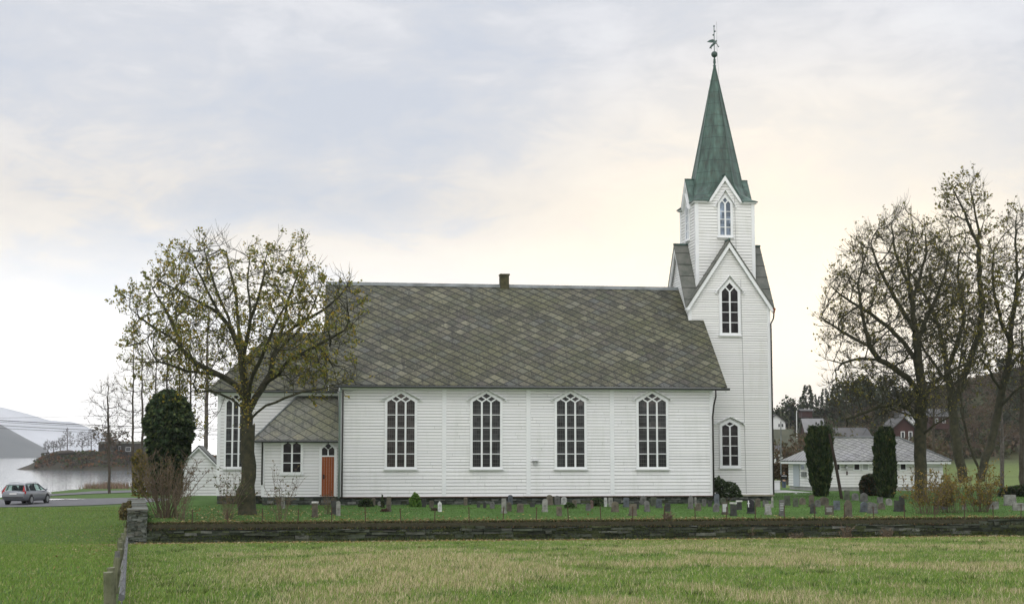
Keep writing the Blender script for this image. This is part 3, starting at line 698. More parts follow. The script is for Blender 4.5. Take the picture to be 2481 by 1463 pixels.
b = MB(); b.box(ut - th_ - .10, ut + th_ + .10, vr - th_ - .11, vr - th_ + .05, zbt - .09, zbt - .003); b.build('water_board', mat('weathered board', (.22, .19, .12), .8, var=(.36, .34, .28), vscale=2), church)
# helm roof of the lower stage: four cross gables
b = MB(); C_ = (ut, vr)
def helm(b, H, zpk, sl, th, inner=0.0):
    for ax in range(4):
        ca, sa = [(1, 0), (0, 1), (-1, 0), (0, -1)][ax]
        def T(a, n, z): return (C_[0] + a * ca - n * sa * -1 if False else C_[0] + a * ca + n * sa, C_[1] + a * sa - n * ca, z)
        for sg in (-1, 1):
            b.slab([T(0, H, zpk), T(sg * H, H, zpk - sl * H), T(0, inner, zpk)] if inner == 0 else [T(0, H, zpk), T(sg * H, H, zpk - sl * H), T(sg * inner, inner, zpk - sl * inner), T(0, inner, zpk)], th)
helm(b, Hh, zp1, sl1, .07)
hr = b.build('gable_roof', M['slab'], church)
# slate courses: a lip every half metre down the slope
for ax in range(4):
    ca, sa = [(1, 0), (0, 1), (-1, 0), (0, -1)][ax]
    T = lambda a, n, z: (C_[0] + a * ca + n * sa, C_[1] + a * sa - n * ca, z)
    for sg in (-1, 1):
        k = .34
        while k < Hh - .1:
            z = zp1 - sl1 * k; e = .012; i0 = max(k, 0)
            b = MB(); b.tube([T(sg * k, Hh + .01, z + .012), T(sg * k, i0, z + .012)], .020, 4); b.build('slate_course', M['gut'], hr); k += .47
for ax in range(4):
    ca, sa = [(1, 0), (0, 1), (-1, 0), (0, -1)][ax]
    T = lambda a, n, z: (C_[0] + a * ca + n * sa, C_[1] + a * sa - n * ca, z)
    b = MB(); b.tube([T(0, Hh + .02, zp1 + .03), T(0, h2 - .1, zp1 + .03)], .06, 6); b.build('ridge_cap', M['copperdark'], hr)
for fr in (FT, FTL, FTR, FTB):
    b = MB()
    for sg in (-1, 1):
        zz = lambda a: zp1 - .10 - sl1 * abs(a)
        b.prism(fr, [(0, zz(0)), (sg * Hh, zz(Hh)), (sg * (Hh - .13), zz(Hh) - .14), (0, zz(0) - .34)], ov - .10, ov - .03)
        b.prism(fr, [(0, zz(0)), (sg * Hh, zz(Hh)), (sg * Hh, zz(Hh) - .05), (0, zz(0) - .06)], .03, ov - .10)
    b.build('barge_board', M['trim'], church)
for fr, ys in ((FT, None),):
    tz = lambda y: atV(1768, y, vr - th_).z; tx = lambda x, y: atV(x, y, vr - th_).x - ut
    window(fr, tx(1768, 1080), tx(1786.8, 1080) - tx(1749, 1080), tz(1127), tz(1032.5), tz(1022), 2, 4, church, M['glass'], .15, hood=(tz(1010), .80, tz(1026)))
    window(fr, tx(1767.5, 750), tx(1788, 750) - tx(1749.5, 750), tz(806.5), tz(707), tz(685.5), 2, 4, church, M['glass'], .15, hood=(tz(668.5), .78, tz(708.5)))
gp = atV(1873, 764, vr - Hh)
pipe([(ut + Hh - .02, vr - Hh + .06, zfoot - .03), (ut + Hh - .04, vr - Hh + .08, zfoot - .35), (ut + Hh - .06, vr - Hh + .08, zfoot - .55), (ut + th_ + .06, vr - th_ - .1, zfoot - .85), (ut + th_ + .07, vr - th_ - .10, zfoot - 1.2), (ut + th_ + .07, vr - th_ - .10, zbt)], M['pipe_d'], .042)
b = MB(); b.tube([(ut + Hh - .02, vr - Hh + .06, zfoot + .02), (ut + Hh - .04, vr - Hh + .08, zfoot - .3)], [.10, .04], 8); b.build('rainwater_head', mat('rusty head', (.20, .06, .02), .8), church)
b = MB(); cb0 = atV(1800, 640, vr - th_).x; b.tube([(ut + .55, vr - h2 - .05, zp2 - 1.2), (ut + .62, vr - h2 - .06, zp1 - .9), (ut + .66, vr - th_ - .06, zp1 - 2.2), (ut + .80, vr - th_ - .06, zb)], .012, 4); b.build('lightning_cable', M['plaque'], church)
# belfry stage
F2 = Fr((ut, vr - h2), (1, 0), (0, -1)); F2L = Fr((ut - h2, vr), (0, -1), (-1, 0)); F2R = Fr((ut + h2, vr), (0, 1), (1, 0)); F2B = Fr((ut, vr + h2), (-1, 0), (0, 1))
H2 = h2 + .16; zE2 = atV(1833, 489, vr - H2).z; gw = .98; sl2 = (zp2 - zE2) / gw; z2b = zfoot + .4
b = MB()
for fr in (F2, F2L, F2R, F2B):
    b.prism(fr, [(-h2, z2b), (h2, z2b), (h2, zE2), (gw - .12, zE2), (0, zp2 - .2), (-gw + .12, zE2), (-h2, zE2)], -.10, 0, 1)
    def lim2(z): return h2 - .11 if z < zE2 - .03 else max(0.0, (zp2 - .24 - z) / sl2)
    siding(b, fr, z2b, zp2 - .45, lambda z: -lim2(z), lim2, .166, gap=.026)
b.build('belfry_wall', [M['tower'], M['groove']], church)
for sx_ in (-1, 1):
    for sy in (-1, 1):
        b = MB(); x = ut + sx_ * (h2 + .005); y = vr + sy * (h2 + .005)
        b.box(x - .14 if sx_ > 0 else x - .05, x + .05 if sx_ > 0 else x + .14, y - .14 if sy > 0 else y - .05, y + .05 if sy > 0 else y + .14, z2b, zE2 - .02); b.build('corner_board', M['trim'], church)
uz = lambda y: atV(1756, y, vr - h2).z; ux = lambda x: atV(x, 530, vr - h2).x - ut
for fr in (F2, F2L, F2R):
    window(fr, ux(1756.3), ux(1769) - ux(1743.7), uz(570), uz(494), uz(479.5), 2, 4, church, M['bluegl'], .13, hood=(uz(461.5), .58, uz(500)))
for fr in (F2, F2L, F2R, F2B):
    b = MB()
    for sg in (-1, 1):
        zz = lambda a: zp2 - .035 - sl2 * abs(a)
        b.prism(fr, [(0, zz(0)), (sg * gw, zz(gw)), (sg * (gw - .15), zz(gw) - .02), (0, zz(0) - .31)], .03, .172)
        b.rect(fr, sg * gw - (.13 if sg > 0 else 0), sg * gw + (0 if sg > 0 else .13), zE2 - .11, zE2 - .03, .03, .13)
        a0, a1 = (gw, H2) if sg > 0 else (-H2, -gw)
        b.rect(fr, a0, a1, zE2 - .11, zE2 - .015, .03, .15)
    b.build('barge_board', M['trim'], church)
# spire: square eaves running into an octagon, with four copper gablets
b = MB(); rings = []
def ring(R_, cut, z):
    """octagon with half width R_, corner cut (0 = square, 0.586 = regular)"""
    e = R_ * (1 - cut); return [(ut + x, vr + y, z) for x, y in ((e, -R_), (R_, -e), (R_, e), (e, R_), (-e, R_), (-R_, e), (-R_, -e), (-e, -R_))]
def ring_notched(R_, cut, z):
    """the same outline with each face set back between the gables' slopes, so the white gable walls stand free"""
    e = R_ * (1 - cut); g = min(e * .9, max(.03, (zp2 - .08 - z) / sl2)); ri = min(R_, h2 - .18); P = []
    for ca, sa in ((1, 0), (0, 1), (-1, 0), (0, -1)):
        for a, n in ((-e, R_), (-g, R_), (-g + .01, ri), (g - .01, ri), (g, R_), (e, R_)): P.append((ut + a * ca + n * sa, vr + a * sa - n * ca, z))
    return P
zs1 = atV(1735, 431, vr).z
prof = [(H2 + .06, .02, zE2 - .03), (H2 + .05, .03, zE2 + .02), (H2 - .14, .16, zE2 + .16), (H2 - .32, .42, zE2 + .48), (1.395, .56, zE2 + .95)]
slope = 1.265 / (zt - zs1)
for z in np.linspace(zE2 + 1.3, zt - .02, 14): prof.append((slope * (zt - z) + .012, .586, z))
kk = 24; b.v = [p for R_, c, z in prof for p in ring_notched(R_, c, z)]
for i in range(len(prof) - 1):
    for j in range(kk): b.f.append([i * kk + j, i * kk + (j + 1) % kk, (i + 1) * kk + (j + 1) % kk, (i + 1) * kk + j]); b.m.append(0); b.c.append(None)
b.f.append([(len(prof) - 1) * kk + j for j in range(kk)]); b.m.append(0); b.c.append(None)
b.f.append(list(range(kk))[::-1]); b.m.append(0); b.c.append(None)
spire = b.build('spire', M['copper'], church)
b = MB()
for k in range(8):
    i0 = 4; pts = [Vector(ring(R_ + .008, c, z)[k]) for R_, c, z in prof[3:]]; b.tube(pts, [.026] * len(pts), 5)
b.build('seam', M['copper'], spire)
for k in range(9):
    b = MB()
    z = zs1 + .6 + k * .62; R_ = slope * (zt - z); q = Vector((ut - R_ * .95, vr - .1, z)); b.tube([q, q + Vector((-.10, 0, -.02)), q + Vector((-.12, 0, .08))], .012, 5); b.build('ladder_hook', M['copperdark'], spire)
for ax in range(4):
    b = MB(); ca, sa = [(1, 0), (0, 1), (-1, 0), (0, -1)][ax]
    T = lambda a, n, z: (C_[0] + a * ca + n * sa, C_[1] + a * sa - n * ca, z)
    for sg in (-1, 1):
        b.slab([T(0, H2 + .02, zp2), T(sg * (gw + .05), H2 + .02, zp2 - sl2 * (gw + .05)), T(sg * (gw + .05), .7, zp2 - sl2 * (gw + .05)), T(0, .7, zp2)], .03)
    b.tube([T(0, H2 + .03, zp2 + .02), T(0, .9, zp2 + .02)], .03, 5)
    b.build('gablet_roof', M['copper'], church)
# weather vane
vb = MB(); vz = lambda y: atV(1729, y, vr).z; vx = lambda x: atV(x, 100, vr).x
ax_ = vx(1728.5)
vane = MB(); vane.tube([(ut, vr, zt - .3), (ut, vr, vz(140))], [.06, .045], 8); vane.tube([(ut, vr, vz(125)), (ut, vr, vz(64))], .022, 6)
for y in (153, 150, 146, 160): vane.tube([(ut, vr, vz(y) - .02), (ut, vr, vz(y) + .02)], .085 if y != 160 else .10, 8)
vane = vane.build('weather_vane', M['copperdark'], church)
q = MB(); q.sphere((ut, vr, vz(132.3)), .185, 16); q.build('ball', mat('ball copper', (.025, .045, .038), .4, var=(.05, .09, .075), vscale=5), vane, smooth=True)
FV = Fr((ut, vr), (1, 0), (0, -1))
for dx, y in ((0, 64), (.05, 76.5), (-.05, 85.5)): q = MB(); q.sphere((ut + dx, vr, vz(y)), .05, 10); q.build('bead', M['copperdark'], vane, smooth=True)
q = MB(); S_ = lambda x, y: ((x - 1728.7) / 43.0, vz(y))
q.prism(FV, [S_(1710, 103), S_(1716, 98.5), S_(1724, 96), S_(1730, 97.5), S_(1731, 103), S_(1726, 104), S_(1719, 104)], -.02, .02)      # wing
q.tube([FV.p(*S_(1732, 101), 0), FV.p(*S_(1729, 106), 0), FV.p(*S_(1723, 111), 0), FV.p(*S_(1717, 118), 0)], [.05, .075, .065, .03], 7)         # body and legs
q.tube([FV.p(*S_(1725, 110), .03), FV.p(*S_(1720, 114), .03), FV.p(*S_(1720.5, 120), .03)], [.05, .04, .02], 6)
q.sphere(FV.p(*S_(1734, 99.5), 0), .055, 8)
q.tube([FV.p(*S_(1731, 104), .0), FV.p(*S_(1735, 108), .02)], [.03, .02], 5); q.tube([FV.p(*S_(1734, 102), .0), FV.p(*S_(1738, 112), .0), FV.p(*S_(1740.5, 113.5), 0)], [.012, .02, .05], 6)
q.build('angel_figure', M['copperdark'], vane)
q = MB(); q.tube([(ut + .14, vr - .05, vz(53)), (ut + .15, vr - .05, vz(130)), (ut + .21, vr - .15, vz(190))], .011, 5); q.build('lightning_rod', M['plaque'], church)

# stone foundations
def drystone(b, fr, a0, a1, z0f, z1f, depth, hmin, hmax, wmin, wmax, pal, core=True, jit=.012):
    """coursed rough slabs laid between z0f(a) and z1f(a)"""
    zmin = min(z0f(a0), z0f(a1)) - .15; z = zmin; ztop = max(z1f(a0), z1f(a1), z1f((a0 + a1) / 2))
    while z < ztop:
        hh = random.uniform(hmin, hmax); a = a0 - random.uniform(0, wmax * .5)
        while a < a1:
            w = random.uniform(wmin, wmax); l, r = max(a, a0), min(a + w, a1)
            if r - l > .05 and z < z1f((l + r) / 2) - .02:
                t = min(z + hh * random.uniform(.82, .98), z1f((l + r) / 2)); c = random.choice(pal); k = random.uniform(.7, 1.25); c = tuple(x * k for x in c)
                j = lambda s=jit: random.uniform(-s, s) * (1.7 if hmax > .17 else 1); d = random.uniform(-.06, .04) if hmax > .17 else random.uniform(-.035, .03)
                vs = [fr.p(l + .006 + j(), z + j(), -depth), fr.p(r - .006 + j(), z + j(), -depth), fr.p(r - .006 + j(), t + j(), -depth), fr.p(l + .006 + j(), t + j(), -depth),
                      fr.p(l + .008 + j(), z + j(), d + j(.02)), fr.p(r - .008 + j(), z + j(), d + j(.02)), fr.p(r - .008 + j(), t + j(), d + j(.02)), fr.p(l + .008 + j(), t + j(), d + j(.02))]
                b.add(vs, [[0, 3, 2, 1], [4, 5, 6, 7], [0, 1, 5, 4], [1, 2, 6, 5], [2, 3, 7, 6], [3, 0, 4, 7]], 0, c)
            a += w
        z += hh
PALD = [(.055, .065, .055), (.075, .085, .072), (.04, .05, .038), (.10, .11, .095), (.05, .06, .032), (.16, .165, .15)]
gz = lambda v: (lambda a: -2.62)
for fr, a0, a1, zt_ in ((Fr((0, VW + .03), (1, 0), (0, -1)), uWL, uWR, zb - .045), (Fr((0, vsW + .03), (1, 0), (0, -1)), usL, uWL, zb - .01), (Fr((0, vcW + .03), (1, 0), (0, -1)), ucL, usL, zb - .01), (Fr((0, vr - th_ + .03), (1, 0), (0, -1)), uWR, ut + th_, zbt - .09)):
    b = MB(); b.rect(fr, a0, a1, -3.0, zt_, -.6, -.06, 0, (.02, .022, .018)); drystone(b, fr, a0, a1, lambda a: -2.72, lambda a: zt_, .3, .07, .15, .18, .6, PALD)
    b.build('foundation', M['stone'], church, fix=False)

# ------------------------------------------------------------------ churchyard wall
wl = thing('stone_wall', (12, VW0, -3.4), 'long low mossy dry stone wall along the front of the churchyard', 'stone wall')
FW = Fr((0, VW0), (1, 0), (0, -1)); aW0 = -.1016 * VW0 + .70; aW1 = 46
b = MB(); b.rect(FW, aW0, aW1, -4.0, -2.86, -.62, -.08, 0, (.018, .02, .015))
b.rect(FW, aW0, aW1, -2.9, -2.70, -.62, -.16, 0, (.045, .042, .022))
base = lambda a: hgt(a, VW0 - .2)
top = lambda a: -2.90 + .035 * math.sin(a * 1.1) + .03 * math.sin(a * 2.7 + 1) - (.05 if a < 6 else 0) + (.16 if a > 29 else 0)
drystone(b, FW, aW0, aW1, lambda a: -3.60, top, .3, .085, .20, .18, .85, [(.033, .042, .026), (.046, .056, .036), (.022, .030, .016), (.060, .068, .048), (.042, .052, .018), (.095, .10, .082), (.030, .034, .022)])
b.build('masonry', M['stone'], wl, fix=False)
def tufts(name, n, area, hlo, hhi, cols, parent, z_fn, lean=.5, w=.02, seed=3, m='grass'):
    r = np.random.default_rng(seed); u = r.uniform(area[0], area[1], n); v = r.uniform(area[2], area[3], n); z = z_fn(u, v)
    h = r.uniform(hlo, hhi, n); an = r.uniform(0, 2 * np.pi, n); dx, dy = np.cos(an), np.sin(an); la = r.uniform(0, lean, n) * h; ph = r.uniform(0, 2 * np.pi, n)
    V = np.empty((n, 3, 3)); V[:, 0] = np.stack([u - dx * w / 2, v - dy * w / 2, z], 1); V[:, 1] = np.stack([u + dx * w / 2, v + dy * w / 2, z], 1)
    V[:, 2] = np.stack([u + la * np.cos(ph), v + la * np.sin(ph), z + h], 1)
    C = np.array(cols)[r.integers(0, len(cols), n)] * r.uniform(.7, 1.3, (n, 1)); return quads(name, V, C, M[m], parent)
# moss and dead stalks hanging over the coping
tufts('moss_cover', 34000, (aW0, aW1, VW0 + .02, VW0 + .60), .02, .13, [(.05, .060, .018), (.085, .062, .03), (.030, .040, .014), (.13, .085, .04), (.06, .08, .022)], wl, lambda u, v: np.where(v < VW0 + .17, -2.92, -2.71), lean=1.6, w=.05, seed=5)
tufts('wall_foot_grass', 9000, (aW0, aW1, VW0 - .22, VW0 - .02), .05, .24, [(.07, .12, .03), (.10, .14, .04), (.16, .14, .06), (.05, .08, .022)], wl, lambda u, v: height(u, v) - .02, lean=.8, w=.016, seed=6)
tufts('wall_moss', 5000, (aW0, aW1, VW0 - .05, VW0 - .01), .02, .07, [(.05, .065, .016), (.07, .085, .02), (.035, .05, .014)], wl, lambda u, v: -3.35 + .5 * np.abs(np.sin(u * 12.9898 + v * 78.2)) * fbm(u * .8, v * 3, 66, 2), lean=1.2, w=.05, seed=7)
# left return, running back along the field edge
sw = thing('stone_wall', (-7, 70, -3.4), 'taller grey slate wall running back from the wall corner beside the bare bush', 'stone wall')
dirv = Vector((-.1016, 1, 0)).normalized(); nl = Vector((dirv.y, -dirv.x, 0)); o0 = Vector((-.1016 * VW0, VW0 - .1, 0))
FSW0 = Fr(o0, nl, -dirv); FSWL = Fr(o0, -dirv, -nl)
PALG = [(.085, .095, .08), (.115, .125, .108), (.065, .073, .06), (.145, .152, .135), (.06, .066, .045), (.10, .10, .082)]
zsw = -2.13
b = MB(); b.prism(FSW0, [(.06, -3.8), (.66, -3.8), (.66, zsw - .06), (.06, zsw - .06)], -16.0, -.08, 0, (.03, .032, .028))
drystone(b, FSW0, 0.0, .74, lambda a: -3.5, lambda a: zsw - .03, .3, .05, .10, .16, .48, PALG, jit=.014)
FL2 = Fr(o0, dirv, -nl); FR2 = Fr(o0 + nl * .72, dirv, nl)
drystone(b, FL2, 0, 16, lambda a: -3.5, lambda a: zsw - .03, .25, .06, .12, .25, .7, PALG); drystone(b, FR2, 0, 16, lambda a: -2.9, lambda a: zsw - .03, .25, .06, .12, .25, .7, PALG)
a = 0
while a < 16:      # capping slabs
    w = random.uniform(.35, .8); c = random.choice(PALG); k = random.uniform(.9, 1.3)
    P = [o0 + dirv * (a + .01) - nl * .03, o0 + dirv * (a + w - .01) - nl * .03, o0 + dirv * (a + w - .01) + nl * .77, o0 + dirv * (a + .01) + nl * .77]
    zz = zsw + random.uniform(-.02, .02); b.add([(p.x + random.uniform(-.03, .03), p.y, zz + random.uniform(-.01, .01)) for p in P] + [(p.x, p.y, zz - .05) for p in P], [[0, 1, 2, 3], [4, 7, 6, 5], [0, 4, 5, 1], [1, 5, 6, 2], [2, 6, 7, 3], [3, 7, 4, 0]], 0, tuple(x * k * 1.15 for x in c)); a += w
b.build('masonry', M['stone'], sw, fix=False)

# ------------------------------------------------------------------ iron fence on the wall
fe = thing('iron_fence', (12, VW0 + .35, -2.75), 'thin rusty iron rods with a wire standing along the top of the low wall', 'fence')
xs = [466, 551, 636, 721, 804, 886, 972, 1052, 1137, 1218, 1299, 1378, 1456, 1533, 1609, 1685, 1760, 1829, 1900, 1974, 2047, 2118, 2192, 2265, 2337, 2407, 2474]
tops = []
for x in xs:
    p = atV(x, 1268, VW0 + .34); b = MB(); ln = random.uniform(-.05, .05); ht = random.uniform(.58, .66)
    b.tube([(p.x, VW0 + .34, -2.85), (p.x + ln, VW0 + .34 + random.uniform(-.02, .02), -2.72 + ht)], .020, 6); b.build('post', M['rust'], fe); tops.append((p.x + ln * .95, VW0 + .34, -2.72 + ht - .05))
b = MB(); b.tube([(tops[0][0] - 5, VW0 + .34, -2.15)] + tops + [(tops[-1][0] + 8, VW0 + .34, -2.15)], .0045, 4); b.build('wire', M['rust'], fe)
# ------------------------------------------------------------------ field fence at the left
ff = thing('wire_fence', (-4, 35, -2), 'row of old wooden posts with sagging netting leading up to the wall corner', 'fence')
p0 = Vector((-.1118 * 14.6, 14.6)); p1 = Vector((-.1016 * 61.3 - .12, 61.3)); n = 17; RW = []
for i in range(n):
    t = (i / (n - 1)); p = p0.lerp(p1, t); z = hgt(p.x, p.y); b = MB(); ht = random.uniform(.40, .52) if i < n - 1 else .62; r = random.uniform(.042, .052)
    lx = random.uniform(-.05, .03)
    b.tube([(p.x, p.y, z - .3), (p.x + lx * .4, p.y, z + ht * .5), (p.x + lx, p.y + random.uniform(-.04, .04), z + ht)], [r * 1.05, r, r * .95], 7)
    b.build('post', M['wood_g'] if i % 5 == 3 else M['wood'], ff)
    RW.append(Vector((p.x + .075, p.y, z)))
for k, zz in enumerate((.06, .12, .18, .24, .30, .36, .42)):
    b = MB(); pts = []
    for i in range(n - 1):
        pts.append(RW[i] + Vector((random.uniform(0, .03), 0, zz))); m_ = RW[i].lerp(RW[i + 1], .5); pts.append(Vector((m_.x + random.uniform(0, .05), m_.y, hgt(m_.x, m_.y) + zz - random.uniform(.0, .05))))
    b.tube(pts, .006, 4); b.build('wire', M['wood_g'], ff)
b = MB(); b.tube([q + Vector((.03, 0, .24 + .03 * math.sin(q.y))) for q in RW], .032, 7); b.build('rail', mat('grey rail', (.085, .088, .09), .85, var=(.15, .155, .16), vscale=6), ff)

# ------------------------------------------------------------------ gravestones
GC = dict(grey=(.15, .15, .14), brown=(.13, .115, .085), dark=(.055, .058, .052), pale=(.32, .32, .29), blue=(.11, .125, .14), green=(.095, .11, .075), white=(.55, .56, .54), pink=(.22, .15, .13), black=None)
def grave_profile(kind, w, h):
    a = w / 2
    if kind == 'round': return [(-a, 0), (a, 0)] + [(a * math.cos(t), h - a * .8 + a * .8 * math.sin(t)) for t in np.linspace(0, math.pi, 11)]
    if kind == 'shoulder': return [(-a, 0), (a, 0), (a, h * .80), (a * .72, h * .82)] + [(a * .72 * math.cos(t), h * .82 + h * .18 * math.sin(t)) for t in np.linspace(.3, math.pi - .3, 7)] + [(-a * .72, h * .82), (-a, h * .80)]
    if kind == 'pointed': return [(-a, 0), (a, 0), (a * .95, h * .78), (0, h), (-a * .95, h * .78)]
    if kind == 'slanted': return [(-a, 0), (a, 0), (a, h * .82), (-a * .5, h), (-a, h * .95)]
    if kind == 'rough': return [(-a, 0), (a, 0), (a * 1.02, h * .4), (a * .8, h * .85), (a * .25, h), (-a * .45, h * .93), (-a * .95, h * .6)]
    return [(-a, 0), (a, 0), (a * .96, h), (-a * .96, h)]
